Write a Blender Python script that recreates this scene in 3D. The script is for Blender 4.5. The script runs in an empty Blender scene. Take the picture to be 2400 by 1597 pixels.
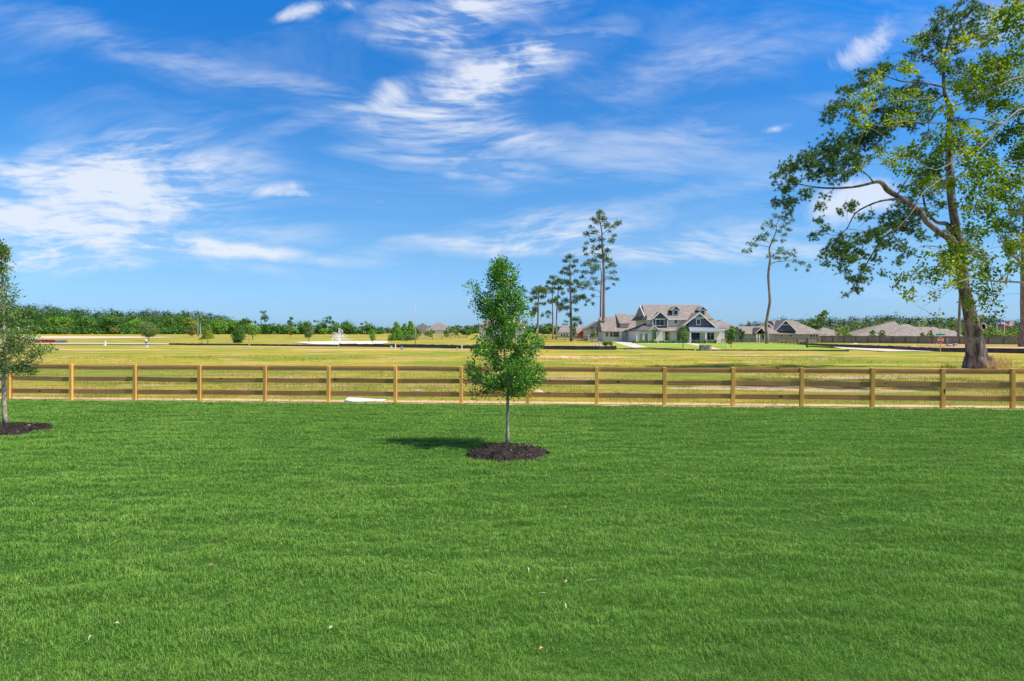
import bpy, bmesh, math, random
import numpy as np
from mathutils import Vector, Matrix

# ------------------------------------------------------------------ camera, sky, sun, exposure
SC = bpy.context.scene
COL = SC.collection
H = 2.58            # eye height
F = 1500.0          # focal length in pixels of the 2400 px wide photograph
HOR = 778.0         # horizon row of the photograph
cam_d = bpy.data.cameras.new("camera")
cam = bpy.data.objects.new("camera", cam_d)
COL.objects.link(cam)
cam.location = (0, 0, H)
cam.rotation_euler = (math.radians(90), 0, 0)
cam_d.sensor_width = 36.0
cam_d.lens = 36.0 * F / 2400.0
cam_d.shift_y = -(798.5 - HOR) / 2400.0
cam_d.clip_start = 0.1
cam_d.clip_end = 6000
SC.camera = cam

SUN_EL = math.radians(57)
SUN_AZ = Vector((0.95, -0.31, 0)).normalized()        # horizontal direction towards the sun
sun_dir = Vector((SUN_AZ.x * math.cos(SUN_EL), SUN_AZ.y * math.cos(SUN_EL), math.sin(SUN_EL)))
sd = bpy.data.lights.new("sun", 'SUN')
sd.energy = 4.7
sd.angle = math.radians(1.8)
sd.color = (1.0, 0.95, 0.86)
so = bpy.data.objects.new("sun", sd)
COL.objects.link(so)
so.location = (40, -10, 60)
so.rotation_euler = (-sun_dir).to_track_quat('-Z', 'Y').to_euler()
SC.view_settings.view_transform = 'Standard'
SC.view_settings.look = 'None'
SC.view_settings.gamma = 1
SC.view_settings.use_curve_mapping = False
SC.view_settings.exposure = 0.35
SC.cycles.max_bounces = 6
SC.cycles.diffuse_bounces = 3
SC.cycles.transmission_bounces = 4
SC.cycles.transparent_max_bounces = 8


class NT:
    """small node helper"""
    def __init__(s, tree):
        s.t = tree
        s.n = tree.nodes
        s.l = tree.links

    def new(s, kind, **kw):
        n = s.n.new(kind)
        for k, v in kw.items():
            setattr(n, k, v)
        return n

    def put(s, sock, v):
        if isinstance(v, bpy.types.NodeSocket):
            s.l.new(v, sock)
        elif v is not None:
            if isinstance(v, (tuple, list)) and hasattr(sock.default_value, '__len__') and len(sock.default_value) == 4 and len(v) == 3:
                v = (*v, 1)
            sock.default_value = v

    def math(s, op, a, b=None, c=None, clamp=False):
        n = s.new('ShaderNodeMath', operation=op)
        n.use_clamp = clamp
        s.put(n.inputs[0], a)
        if b is not None:
            s.put(n.inputs[1], b)
        if c is not None:
            s.put(n.inputs[2], c)
        return n.outputs[0]

    def mix(s, f, a, b, blend='MIX'):
        n = s.new('ShaderNodeMix', data_type='RGBA', blend_type=blend)
        s.put(n.inputs[0], f)
        s.put(n.inputs[6], a)
        s.put(n.inputs[7], b)
        return n.outputs[2]

    def noise(s, vec, scale, detail=4, rough=0.55, dist=0.0, out=0):
        n = s.new('ShaderNodeTexNoise')
        if vec is not None:
            s.l.new(vec, n.inputs['Vector'])
        n.inputs['Scale'].default_value = scale
        n.inputs['Detail'].default_value = detail
        n.inputs['Roughness'].default_value = rough
        n.inputs['Distortion'].default_value = dist
        return n.outputs[out]

    def mapr(s, v, a, b, c=0.0, d=1.0, smooth=True):
        n = s.new('ShaderNodeMapRange')
        n.interpolation_type = 'SMOOTHSTEP' if smooth else 'LINEAR'
        s.put(n.inputs[0], v)
        n.inputs[1].default_value = a
        n.inputs[2].default_value = b
        n.inputs[3].default_value = c
        n.inputs[4].default_value = d
        return n.outputs[0]

    def mapping(s, vec, loc=(0, 0, 0), rot=(0, 0, 0), scale=(1, 1, 1), kind='POINT'):
        n = s.new('ShaderNodeMapping', vector_type=kind)
        s.l.new(vec, n.inputs[0])
        n.inputs[1].default_value = loc
        n.inputs[2].default_value = rot
        n.inputs[3].default_value = scale
        return n.outputs[0]

    def blob(s, vec, cx, cy, rx, ry, rot=0.0, k=1.0):
        """soft ellipse round (cx, cy)"""
        m = s.mapping(vec, (cx, cy, 0), (0, 0, rot), (rx, ry, 1e6), 'TEXTURE')
        g = s.new('ShaderNodeTexGradient', gradient_type='SPHERICAL')
        s.l.new(m, g.inputs[0])
        return s.math('MULTIPLY', g.outputs[1], k)

    def ramp(s, v, stops):
        n = s.new('ShaderNodeValToRGB')
        s.put(n.inputs[0], v)
        e = n.color_ramp.elements
        while len(e) > 1:
            e.remove(e[-1])
        e[0].position = stops[0][0]
        e[0].color = (*stops[0][1], 1)
        for p, c in stops[1:]:
            q = e.new(p)
            q.color = (*c, 1)
        return n.outputs[0]


world = bpy.data.worlds.new("World")
SC.world = world
world.use_nodes = True
W = NT(world.node_tree)
W.n.clear()
wout = W.new('ShaderNodeOutputWorld')
bg = W.new('ShaderNodeBackground')
sky = W.new('ShaderNodeTexSky', sky_type='NISHITA')
sky.sun_disc = False
sky.sun_elevation = SUN_EL
sky.sun_rotation = math.atan2(sun_dir.x, sun_dir.y)
sky.altitude = 0
sky.air_density = 1.0
sky.dust_density = 0.6
sky.ozone_density = 2.5
tc = W.new('ShaderNodeTexCoord')
sep = W.new('ShaderNodeSeparateXYZ')
W.l.new(tc.outputs['Generated'], sep.inputs[0])
ay = W.math('MAXIMUM', W.math('ABSOLUTE', sep.outputs[1]), 0.06)
cu = W.math('DIVIDE', sep.outputs[0], ay)
cv = W.math('DIVIDE', sep.outputs[2], ay)
cmb = W.new('ShaderNodeCombineXYZ')
W.l.new(cu, cmb.inputs[0])
W.l.new(cv, cmb.inputs[1])
P = cmb.outputs[0]
warp = W.noise(P, 4.0, 3, 0.6, out=1)
wv = W.new('ShaderNodeVectorMath', operation='MULTIPLY_ADD')
W.l.new(warp, wv.inputs[0])
wv.inputs[1].default_value = (0.17, 0.08, 0)
W.l.new(P, wv.inputs[2])
wsub = W.new('ShaderNodeVectorMath', operation='SUBTRACT')
W.l.new(wv.outputs[0], wsub.inputs[0])
wsub.inputs[1].default_value = (0.085, 0.04, 0)
PW = wsub.outputs[0]
wv2 = W.new('ShaderNodeVectorMath', operation='MULTIPLY_ADD')
W.l.new(W.noise(P, 1.7, 2, 0.5, out=1), wv2.inputs[0])
wv2.inputs[1].default_value = (0.22, 0.14, 0)
W.l.new(P, wv2.inputs[2])
PT = wv2.outputs[0]


def sky_sum(items, vec):
    tot = None
    for (cx, cy, rx, ry, rot, k) in items:
        b = W.blob(vec, (cx - 1200) / F, (HOR - cy) / F, rx / F, ry / F, math.radians(rot), k)
        tot = b if tot is None else W.math('ADD', tot, b)
    return tot

#   x, y, half width, half height (photo pixels), tilt, strength
CIRRUS = [
    (60, 500, 340, 160, 0, 1.5), (250, 460, 310, 150, 25, 1.1), (230, 370, 230, 60, 8, .95), (70, 405, 170, 30, -22, .6), (430, 470, 270, 110, 20, .95),
    (180, 590, 560, 38, 0, 1.2), (420, 568, 330, 30, -4, .8), (650, 592, 380, 22, -4, .85), (500, 622, 360, 20, -4, .35),
    (640, 535, 230, 40, -3, .5), (540, 410, 200, 110, 0, .35),
    (1090, 28, 310, 66, 6, 1.4), (1020, 98, 170, 70, -4, 1.3), (1260, 120, 260, 60, 16, .85), (1120, 175, 330, 66, 12, .95),
    (1040, 225, 300, 76, 14, .8), (960, 290, 230, 80, 6, .95), (1100, 300, 220, 84, 14, .85), (1230, 335, 150, 60, 10, .85),
    (1040, 392, 320, 36, -7, 1.25), (760, 275, 230, 28, 16, .45),
    (130, 55, 460, 70, -20, .20), (450, 150, 420, 70, -20, .27), (680, 215, 330, 38, -14, .35),
    (1120, 572, 330, 32, 3, 1.0), (1300, 535, 330, 60, 6, 1.1), (1500, 580, 480, 44, -2, 1.1), (1700, 555, 260, 40, 4, .5),
    (1680, 130, 420, 90, 12, .40), (1620, 320, 460, 50, 7, .42), (1830, 255, 330, 40, 7, .45), (1480, 395, 560, 50, 4, .32), (1720, 440, 330, 26, 10, .28),
    (1850, 590, 230, 26, 0, .45), (2100, 685, 300, 46, -8, .45), (2320, 120, 240, 200, 0, .5)]
PUFF = [
    (715, 22, 75, 34, 14, 1.3), (660, 42, 60, 22, 24, .9), (815, 12, 60, 22, -10, .55),
    (905, 235, 110, 60, 38, 1.2), (900, 310, 90, 36, -30, .5), (640, 445, 120, 26, 5, .9), (715, 457, 80, 13, 0, .7),
    (2055, 90, 95, 58, 44, 1.2), (1985, 140, 120, 56, 15, .9), (1815, 303, 55, 15, 12, .7),
    (1975, 475, 180, 72, 8, 1.5), (2060, 455, 100, 50, 0, 1.0), (895, 472, 26, 12, 10, .5), (975, 458, 30, 14, 40, .4)]
m1 = sky_sum(CIRRUS, PW)
m2 = sky_sum(PUFF, P)
st1 = W.noise(W.mapping(PT, rot=(0, 0, math.radians(-10)), scale=(1.0, 3.6, 1)), 2.6, 5, 0.66, 0.7)
st2 = W.noise(W.mapping(PT, rot=(0, 0, math.radians(-14)), scale=(1.0, 7.0, 1)), 11.0, 4, 0.6, 0.6)
sn = W.math('ADD', W.math('MULTIPLY', st1, .72), W.math('MULTIPLY', st2, .28))
mm = W.math('MINIMUM', W.math('MULTIPLY', m1, 1.0), 1.25)
tex = W.mapr(sn, 0.43, 0.64, 0.0, 1.0, smooth=False)
c1 = W.math('MULTIPLY', mm, W.math('MULTIPLY_ADD', tex, 1.25, .12), clamp=True)
pn = W.noise(P, 7, 6, 0.72, 0.9)
c2 = W.mapr(W.math('ADD', W.math('MULTIPLY', m2, .9), W.math('MULTIPLY', W.math('SUBTRACT', pn, .5), 3.0)), 0.1, 1.3, 0, .9)
c2 = W.math('MULTIPLY', c2, W.math('MINIMUM', W.math('MULTIPLY', m2, 1.8), 1))
cl = W.math('ADD', c1, W.math('MULTIPLY', c2, W.math('SUBTRACT', 1.0, c1)))
cl = W.math('ADD', cl, W.math('MULTIPLY', W.math('SUBTRACT', 1.0, cl), W.mapr(st1, .46, .78, 0.0, .20)))
cl = W.math('MULTIPLY', cl, W.mapr(cv, 0.0, 0.12, 0.2, 1.0))
cl = W.math('MULTIPLY', cl, 0.86)
grade = W.ramp(W.mapr(cv, 0.0, 1.2, smooth=False), [(0.0, (.58, .98, 1.75)), (.032, (.54, .86, 1.46)), (.099, (.55, .89, 1.24)), (.154, (.48, .90, 1.27)), (.21, (.41, .92, 1.34)), (.321, (.23, .83, 1.40)), (.427, (.13, .86, 1.57)), (.5, (.2, .86, 1.5)), (.62, (.75, .92, 1.05)), (1.0, (.85, .95, 1.0))])
skyc = W.mix(1.0, sky.outputs[0], grade, 'MULTIPLY')
final = W.mix(cl, skyc, (6.7, 7.1, 7.8, 1))
W.l.new(final, bg.inputs[0])
bg.inputs[1].default_value = 0.1
W.l.new(bg.outputs[0], wout.inputs[0])

# ------------------------------------------------------------------ helpers
RNG = np.random.default_rng(7)


def sstep(a, b, x):
    t = np.clip((np.asarray(x, float) - a) / (b - a), 0, 1)
    return t * t * (3 - 2 * t)


def ground_z(x, y):
    """height of the land: level near the camera, a little higher far left, lower behind the tall fence on the right"""
    x = np.asarray(x, float)
    y = np.asarray(y, float)
    r = 1.25 * sstep(172, 300, y) * (1 - sstep(12, 40, x))
    dip = -1.0 * sstep(152, 172, y) * sstep(52, 74, x)
    return r + dip


def G(px, py):
    """the point of the ground seen at photo pixel (px, py)"""
    d = H * F / (py - HOR)
    for _ in range(30):
        z = float(ground_z((px - 1200) / F * d, d))
        d = 0.5 * d + 0.5 * (H - z) * F / (py - HOR)
    x = (px - 1200) / F * d
    return Vector((x, d, float(ground_z(x, d))))


def at(px, py, d):
    """the point at depth d seen at photo pixel (px, py)"""
    return Vector(((px - 1200) / F * d, d, H - (py - HOR) / F * d))


def vnoise(x, y, s, seed=0):
    """smooth value noise on numpy arrays"""
    x = np.asarray(x) / s + seed * 17.3
    y = np.asarray(y) / s - seed * 9.1
    xi = np.floor(x).astype(np.int64)
    yi = np.floor(y).astype(np.int64)
    fx = x - xi
    fy = y - yi
    fx = fx * fx * (3 - 2 * fx)
    fy = fy * fy * (3 - 2 * fy)

    def hsh(a, b):
        n = (a * 374761393 + b * 668265263 + seed * 1442695) & 0xffffffff
        n = ((n ^ (n >> 13)) * 1274126177) & 0xffffffff
        return ((n ^ (n >> 16)) & 0xffff) / 65535.0
    return (hsh(xi, yi) * (1 - fx) + hsh(xi + 1, yi) * fx) * (1 - fy) + (hsh(xi, yi + 1) * (1 - fx) + hsh(xi + 1, yi + 1) * fx) * fy


def tag(o, label=None, cat=None, group=None, kind=None):
    if label:
        o['label'] = label
    if cat:
        o['category'] = cat
    if group:
        o['group'] = group
    if kind:
        o['kind'] = kind
    return o


def thing(name, label, cat, loc, group=None):
    o = bpy.data.objects.new(name, None)
    COL.objects.link(o)
    o.location = loc
    o.empty_display_size = 0.3
    return tag(o, label, cat, group)


def world_loc(o):
    v = Vector((0, 0, 0))
    while o:
        v = v + o.location
        o = o.parent
    return v


def link_mesh(name, me, parent=None, loc=None):
    o = bpy.data.objects.new(name, me)
    COL.objects.link(o)
    if parent:
        o.parent = parent
    if loc is not None:
        o.location = loc
    return o


def fast(name, V, k, mats, parent=None, tint=None, midx=None, faces=None, smooth=False, origin=None):
    """mesh from a numpy vertex array; k = vertices per face when faces are consecutive, else faces = list of arrays"""
    V = np.asarray(V, dtype=np.float32)
    off = world_loc(parent) if parent else (Vector(origin) if origin is not None else Vector((0, 0, 0)))
    V = V - np.array(off, dtype=np.float32)
    me = bpy.data.meshes.new(name)
    n = len(V)
    me.vertices.add(n)
    me.vertices.foreach_set('co', V.ravel())
    if faces is None:
        nf = n // k
        me.loops.add(nf * k)
        me.loops.foreach_set('vertex_index', np.arange(nf * k, dtype=np.int32))
        me.polygons.add(nf)
        me.polygons.foreach_set('loop_start', np.arange(nf, dtype=np.int32) * k)
    else:
        lens = np.concatenate([np.full(len(f), f.shape[1], dtype=np.int32) for f in faces])
        idx = np.concatenate([f.ravel() for f in faces]).astype(np.int32)
        nf = len(lens)
        me.loops.add(len(idx))
        me.loops.foreach_set('vertex_index', idx)
        me.polygons.add(nf)
        st = np.zeros(nf, dtype=np.int32)
        st[1:] = np.cumsum(lens)[:-1]
        me.polygons.foreach_set('loop_start', st)
    for m in (mats if isinstance(mats, (list, tuple)) else [mats]):
        me.materials.append(m)
    if midx is not None:
        me.polygons.foreach_set('material_index', np.asarray(midx, dtype=np.int32))
    if smooth:
        me.polygons.foreach_set('use_smooth', np.ones(nf, dtype=bool))
    if tint is not None:
        a = me.attributes.new('tint', 'FLOAT', 'FACE')
        a.data.foreach_set('value', np.asarray(tint, dtype=np.float32))
    me.update(calc_edges=True)
    o = link_mesh(name, me, parent)
    if parent is None and origin is not None:
        o.location = origin
    return o


class MB:
    """collects solids into ONE mesh"""
    def __init__(s):
        s.v = []
        s.f = []
        s.m = []

    def add(s, vs, fs, m=0):
        b = len(s.v)
        s.v += [tuple(v) for v in vs]
        s.f += [tuple(b + i for i in f) for f in fs]
        s.m += [m] * len(fs)

    def box(s, x0, x1, y0, y1, z0, z1, m=0):
        s.add([(x0, y0, z0), (x1, y0, z0), (x1, y1, z0), (x0, y1, z0), (x0, y0, z1), (x1, y0, z1), (x1, y1, z1), (x0, y1, z1)],
              [(0, 3, 2, 1), (4, 5, 6, 7), (0, 1, 5, 4), (1, 2, 6, 5), (2, 3, 7, 6), (3, 0, 4, 7)], m)

    def obox(s, a, b, w, h, up=Vector((0, 0, 1)), m=0):
        """bar from a to b, w wide and h high"""
        a, b = Vector(a), Vector(b)
        t = (b - a).normalized()
        r = t.cross(up)
        if r.length < 1e-4:
            r = t.cross(Vector((0, 1, 0)))
        r.normalize()
        u = r.cross(t).normalized()
        vs = []
        for p in (a, b):
            for (i, j) in ((-1, -1), (1, -1), (1, 1), (-1, 1)):
                vs.append(p + r * (i * w / 2) + u * (j * h / 2))
        s.add(vs, [(0, 3, 2, 1), (4, 5, 6, 7), (0, 1, 5, 4), (1, 2, 6, 5), (2, 3, 7, 6), (3, 0, 4, 7)], m)

    def prism(s, pts, vec, m=0):
        """flat polygon pts pushed along vec"""
        n = len(pts)
        vec = Vector(vec)
        a = [Vector(p) for p in pts]
        s.add(a + [p + vec for p in a], [tuple(range(n)), tuple(range(2 * n - 1, n - 1, -1))] + [(i, i + n, (i + 1) % n + n, (i + 1) % n) for i in range(n)], m)

    def tube(s, pts, rad, sides=8, m=0, cap=True, wob=0.0, seed=0):
        rr = random.Random(seed)
        pts = [Vector(p) for p in pts]
        base = len(s.v)
        prev = None
        for i, p in enumerate(pts):
            t = (pts[min(i + 1, len(pts) - 1)] - pts[max(i - 1, 0)])
            if t.length < 1e-6:
                t = Vector((0, 0, 1))
            t.normalize()
            if prev is None:
                r = t.cross(Vector((0, 1, 0)) if abs(t.y) < .9 else Vector((1, 0, 0))).normalized()
            else:
                r = (prev - t * prev.dot(t)).normalized()
            prev = r
            u = t.cross(r)
            R = rad[i] if isinstance(rad, (list, tuple)) else rad
            for j in range(sides):
                a = 2 * math.pi * j / sides
                k = R * (1 + wob * rr.uniform(-1, 1))
                s.v.append(tuple(p + r * math.cos(a) * k + u * math.sin(a) * k))
        for i in range(len(pts) - 1):
            for j in range(sides):
                a = base + i * sides + j
                b = base + i * sides + (j + 1) % sides
                s.f.append((a, b, b + sides, a + sides))
                s.m.append(m)
        if cap:
            s.f.append(tuple(base + j for j in range(sides - 1, -1, -1)))
            s.m.append(m)
            s.f.append(tuple(base + (len(pts) - 1) * sides + j for j in range(sides)))
            s.m.append(m)

    def build(s, name, mats, parent=None, smooth=False, bevel=0.0, origin=None):
        off = world_loc(parent) if parent else (Vector(origin) if origin is not None else Vector((0, 0, 0)))
        me = bpy.data.meshes.new(name)
        me.from_pydata([tuple(Vector(v) - off) for v in s.v], [], s.f)
        for m in (mats if isinstance(mats, (list, tuple)) else [mats]):
            me.materials.append(m)
        me.polygons.foreach_set('material_index', s.m)
        bm = bmesh.new()
        bm.from_mesh(me)
        bmesh.ops.recalc_face_normals(bm, faces=bm.faces)
        if bevel:
            bmesh.ops.bevel(bm, geom=[e for e in bm.edges], offset=bevel, segments=1, affect='EDGES', profile=.5, clamp_overlap=True)
        bm.to_mesh(me)
        bm.free()
        if smooth:
            me.polygons.foreach_set('use_smooth', [True] * len(me.polygons))
        me.update()
        o = link_mesh(name, me, parent)
        if parent is None and origin is not None:
            o.location = origin
        return o


MATS = {}


def mat(name, c1, c2=None, scale=4.0, rough=0.8, bump=0.0, stretch=(1, 1, 1), detail=5, metal=0.0, spec=0.3, c3=None, s3=1.0, bdist=0.02, lo=.35, hi=.65):
    if name in MATS:
        return MATS[name]
    m = bpy.data.materials.new(name)
    m.use_nodes = True
    N = NT(m.node_tree)
    b = N.n['Principled BSDF']
    b.inputs['Roughness'].default_value = rough
    b.inputs['Metallic'].default_value = metal
    b.inputs['Specular IOR Level'].default_value = spec
    c = N.new('ShaderNodeTexCoord').outputs['Object']
    v = N.mapping(c, scale=stretch)
    if c2 is None:
        c2 = tuple(min(1, x * 0.85) for x in c1)
    nz = N.noise(v, scale, detail, 0.6)
    col = N.mix(N.mapr(nz, lo, hi), c1, c2)
    if c3 is not None:
        col = N.mix(N.mapr(N.noise(c, s3, 3), .52, .66), col, c3)
    N.put(b.inputs['Base Color'], col)
    if bump:
        bp = N.new('ShaderNodeBump')
        bp.inputs['Strength'].default_value = bump
        bp.inputs['Distance'].default_value = bdist
        N.l.new(nz, bp.inputs['Height'])
        N.l.new(bp.outputs[0], b.inputs['Normal'])
    MATS[name] = m
    return m


def leaf_mat(name, stops, trans=0.35, rough=0.5, spec=0.35):
    """leaves: colour from the per-leaf random value 'tint', some light passes through"""
    if name in MATS:
        return MATS[name]
    m = bpy.data.materials.new(name)
    m.use_nodes = True
    N = NT(m.node_tree)
    b = N.n['Principled BSDF']
    out = N.n['Material Output']
    a = N.new('ShaderNodeAttribute', attribute_name='tint')
    col = N.ramp(a.outputs['Fac'], stops)
    N.put(b.inputs['Base Color'], col)
    b.inputs['Roughness'].default_value = rough
    b.inputs['Specular IOR Level'].default_value = spec
    tr = N.new('ShaderNodeBsdfTranslucent')
    N.put(tr.inputs[0], N.mix(1.0, col, (1.1, 1.15, .55), 'MULTIPLY'))
    mx = N.new('ShaderNodeMixShader')
    mx.inputs[0].default_value = trans
    N.l.new(b.outputs[0], mx.inputs[1])
    N.l.new(tr.outputs[0], mx.inputs[2])
    N.l.new(mx.outputs[0], out.inputs[0])
    MATS[name] = m
    return m

# ------------------------------------------------------------------ land
FENCE_C = 22.81      # the rail fence runs along y = FENCE_C - FENCE_K * x
FENCE_K = 0.0836


def fence_y(x):
    return FENCE_C - FENCE_K * x


def ground_material():
    m = bpy.data.materials.new('meadow_and_lawn_soil')
    m.use_nodes = True
    N = NT(m.node_tree)
    b = N.n['Principled BSDF']
    b.inputs['Roughness'].default_value = 0.95
    b.inputs['Specular IOR Level'].default_value = 0.1
    c = N.new('ShaderNodeTexCoord').outputs['Object']
    s = N.new('ShaderNodeSeparateXYZ')
    N.l.new(c, s.inputs[0])
    # meadow
    big = N.noise(N.mapping(c, scale=(.5, 1, 1)), .11, 5, .6, .6)
    mid = N.noise(N.mapping(c, scale=(.7, 1, 1)), .45, 5, .65)
    fine = N.noise(c, 5.0, 6, .7)
    col = N.mix(N.mapr(big, .40, .58), (.24, .27, .024), (.50, .36, .045))
    col = N.mix(N.mapr(mid, .42, .68, 0, .75), col, (.19, .27, .035))
    col = N.mix(N.mapr(N.noise(N.mapping(c, scale=(.6, 1, 1)), .22, 7, .72, .5), .52, .62, 0, .85), col, (.58, .37, .19))
    col = N.mix(N.mapr(fine, .3, .75, 0, .45), col, (.12, .14, .025))
    dirt = N.mix(N.mapr(fine, .35, .7), (.70, .43, .27), (.46, .28, .17))
    tot = None
    for (x, y, rx, ry, k) in [(7, 65, 9, 4, 1.3), (28, 71, 10, 4, 1.1), (19.7, 37, 4.4, 1.8, 2.2), (10.6, 29, 4.5, 1.3, 2.0), (14.6, 28.0, 4.5, 1.2, 1.9), (24, 28, 4, 1.6, 1.5), (17, 33, 3.5, 1, .8),
                              (-20, 92, 18, 4, 1.1), (-2, 96, 14, 4, .9), (-42, 112, 30, 4, .8), (12, 100, 20, 3.5, 1.0), (-62, 92, 20, 3.5, 1.2), (31.5, 44, 3, 2, 1.2), (33.5, 45.5, 3, 1.2, .9),
                              (62, 96, 20, 4.5, 1.6), (82, 90, 18, 6, 1.2), (64, 140, 7, 3, 1.1), (5, 122, 11, 6, 1.1), (-4, 150, 15, 9, .9), (21, 126, 9, 6, 1.3), (-10, 31, 5, 1.2, .8), (3, 34, 6, 1.3, .7), (-50, 60, 12, 3, .6)]:
        g = N.blob(c, x, y, rx, ry, 0, k)
        tot = g if tot is None else N.math('ADD', tot, g)
    dm = N.mapr(N.math('ADD', tot, N.math('MULTIPLY', N.math('SUBTRACT', N.noise(N.mapping(c, scale=(.6, 1, 1)), .9, 6, .7), .5), 1.5)), .22, .60, 0, .95)
    col = N.mix(dm, col, dirt)
    # strip of bare soil along the rail fence, and the soil under the lawn
    line = N.math('ADD', s.outputs[1], N.math('MULTIPLY', s.outputs[0], FENCE_K))
    wob = N.math('MULTIPLY', N.math('SUBTRACT', N.noise(c, 1.6, 5, .7), .5), .9)
    strip = N.math('SUBTRACT', 1.0, N.mapr(N.math('ADD', line, wob), 23.35, 24.0))
    col = N.mix(strip, col, N.mix(N.mapr(fine, .35, .7), (.85, .55, .34), (.58, .37, .22)))
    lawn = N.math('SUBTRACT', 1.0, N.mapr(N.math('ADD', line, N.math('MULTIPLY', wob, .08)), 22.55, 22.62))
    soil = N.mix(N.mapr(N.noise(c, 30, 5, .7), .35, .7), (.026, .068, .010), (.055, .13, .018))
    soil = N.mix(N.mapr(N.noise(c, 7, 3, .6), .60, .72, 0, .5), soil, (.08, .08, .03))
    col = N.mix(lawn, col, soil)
    N.put(b.inputs['Base Color'], col)
    bp = N.new('ShaderNodeBump')
    bp.inputs['Strength'].default_value = .7
    bp.inputs['Distance'].default_value = .06
    N.l.new(N.math('ADD', fine, N.math('MULTIPLY', mid, 2)), bp.inputs['Height'])
    N.l.new(bp.outputs[0], b.inputs['Normal'])
    return m


xs = np.concatenate([-np.geomspace(2600, 130, 12), np.linspace(-120, 120, 81), np.geomspace(130, 2600, 12)])
ys = np.concatenate([[-600, -150, -30], np.linspace(-5, 60, 40), np.linspace(64, 420, 110), np.geomspace(440, 3600, 14)])
GX, GY = np.meshgrid(xs, ys)
GZ = ground_z(GX, GY) + np.where((GY > 26) & (GY < 150), (vnoise(GX, GY, 9, 3) - .5) * .12 + (vnoise(GX, GY, 3.3, 5) - .5) * .05, 0)
nx, ny = len(xs), len(ys)
ii = np.arange((nx - 1) * (ny - 1))
r, q = ii // (nx - 1), ii % (nx - 1)
a0 = r * nx + q
gv = np.stack([GX.ravel(), GY.ravel(), GZ.ravel()], 1)
tag(fast('ground', gv, 4, ground_material(), faces=[np.stack([a0, a0 + 1, a0 + nx + 1, a0 + nx], 1)], smooth=True), kind='structure')


def sheet(name, pix, material, z=.012, world_pts=None):
    """flat area of the land outlined by photo pixels of its ground points"""
    pts = world_pts or [G(*p) for p in pix]
    me = bpy.data.meshes.new(name)
    bm = bmesh.new()
    vs = [bm.verts.new((p[0], p[1], 0)) for p in pts]
    bm.faces.new(vs)
    bmesh.ops.triangulate(bm, faces=bm.faces)
    # subdivide so it follows the land
    for _ in range(5):
        long = [e for e in bm.edges if e.calc_length() > 9]
        if not long:
            break
        bmesh.ops.subdivide_edges(bm, edges=long, cuts=1)
        bmesh.ops.triangulate(bm, faces=bm.faces)
    for v in bm.verts:
        v.co.z = float(ground_z(v.co.x, v.co.y)) + z + (0.08 if v.co.y > 26 else 0)
    bmesh.ops.recalc_face_normals(bm, faces=bm.faces)
    bm.to_mesh(me)
    bm.free()
    me.materials.append(material)
    if me.polygons[0].normal.z < 0:
        me.flip_normals()
    o = link_mesh(name, me)
    return tag(o, kind='structure')


concrete = mat('concrete_pale', (.64, .55, .44), (.54, .46, .37), 1.2, .9, .2)
asphalt = mat('road_concrete_warm', (.56, .45, .34), (.47, .38, .29), .6, .9, .1)
sod = mat('garden_sod', (.20, .30, .03), (.28, .35, .038), 1.2, .95, .8, c3=(.36, .38, .05), s3=.35, bdist=.05)
far_green = mat('far_park_grass', (.20, .27, .05), (.34, .33, .08), .10, .95, .4, c3=(.14, .24, .04), s3=.05, bdist=.1)
red_soil = mat('red_soil', (.62, .34, .19), (.45, .26, .15), 2.0, .95, .8, bdist=.1)
sand = mat('pale_sand', (.72, .55, .38), (.60, .44, .30), .8, .95, .3)
sheet('garden_lawn', [(1432, 806), (1500, 804.6), (1700, 804.2), (1905, 805.6), (1990, 822), (1860, 823), (1560, 820.2), (1440, 818)], sod)
sheet('driveway', [(1434.7, 802.6), (1476, 802.6), (1521, 817.5), (1486, 817.5)], concrete, z=.03)
sheet('garden_path', [(1602, 805.0), (1622, 805.0), (1692, 821.3), (1671, 821.3)], concrete, z=.034)
sheet('path', [(1497, 806.6), (1632, 806.6), (1634, 807.5), (1499, 807.5)], concrete, z=.026)
sheet('dirt_track', [(20, 794.5), (200, 794.5), (430, 791.8), (300, 789.6), (20, 788.2)], sand)
sheet('far_road', [(-60, 804.3), (300, 805.0), (640, 808.6), (640, 810.6), (330, 808.2), (-60, 807.2)], asphalt)
sheet('side_road', [(1890, 812.0), (1960, 814.6), (2120, 822.2), (2190, 825.2), (2080, 825.6), (1985, 819.6), (1890, 814.2)], concrete)
sheet('red_soil_bank', [(2085, 818.0), (2100, 814.5), (2180, 812.8), (2400, 815.5), (2440, 822), (2260, 819.5)], red_soil, z=.16)

# pond
wm = bpy.data.materials.new('pond_water')
wm.use_nodes = True
N = NT(wm.node_tree)
b = N.n['Principled BSDF']
b.inputs['Base Color'].default_value = (.74, .64, .50, 1)
b.inputs['Roughness'].default_value = .55
b.inputs['IOR'].default_value = 1.33
b.inputs['Specular IOR Level'].default_value = .12
bp = N.new('ShaderNodeBump')
bp.inputs['Strength'].default_value = .5
bp.inputs['Distance'].default_value = .05
N.l.new(N.noise(N.new('ShaderNodeTexCoord').outputs['Object'], 3.0, 3), bp.inputs['Height'])
N.l.new(bp.outputs[0], b.inputs['Normal'])
sheet('pond_water', [(684, 803.2), (740, 801.2), (830, 800.6), (905, 800.2), (912, 803.5), (893, 807.6), (790, 809.0), (735, 807.8)], wm, z=.02)

# ------------------------------------------------------------------ lawn grass: one mass of single bent blades
MULCH = [(-.085, 13.47, .87), (-13.35, 16.6, 1.22)]


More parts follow.
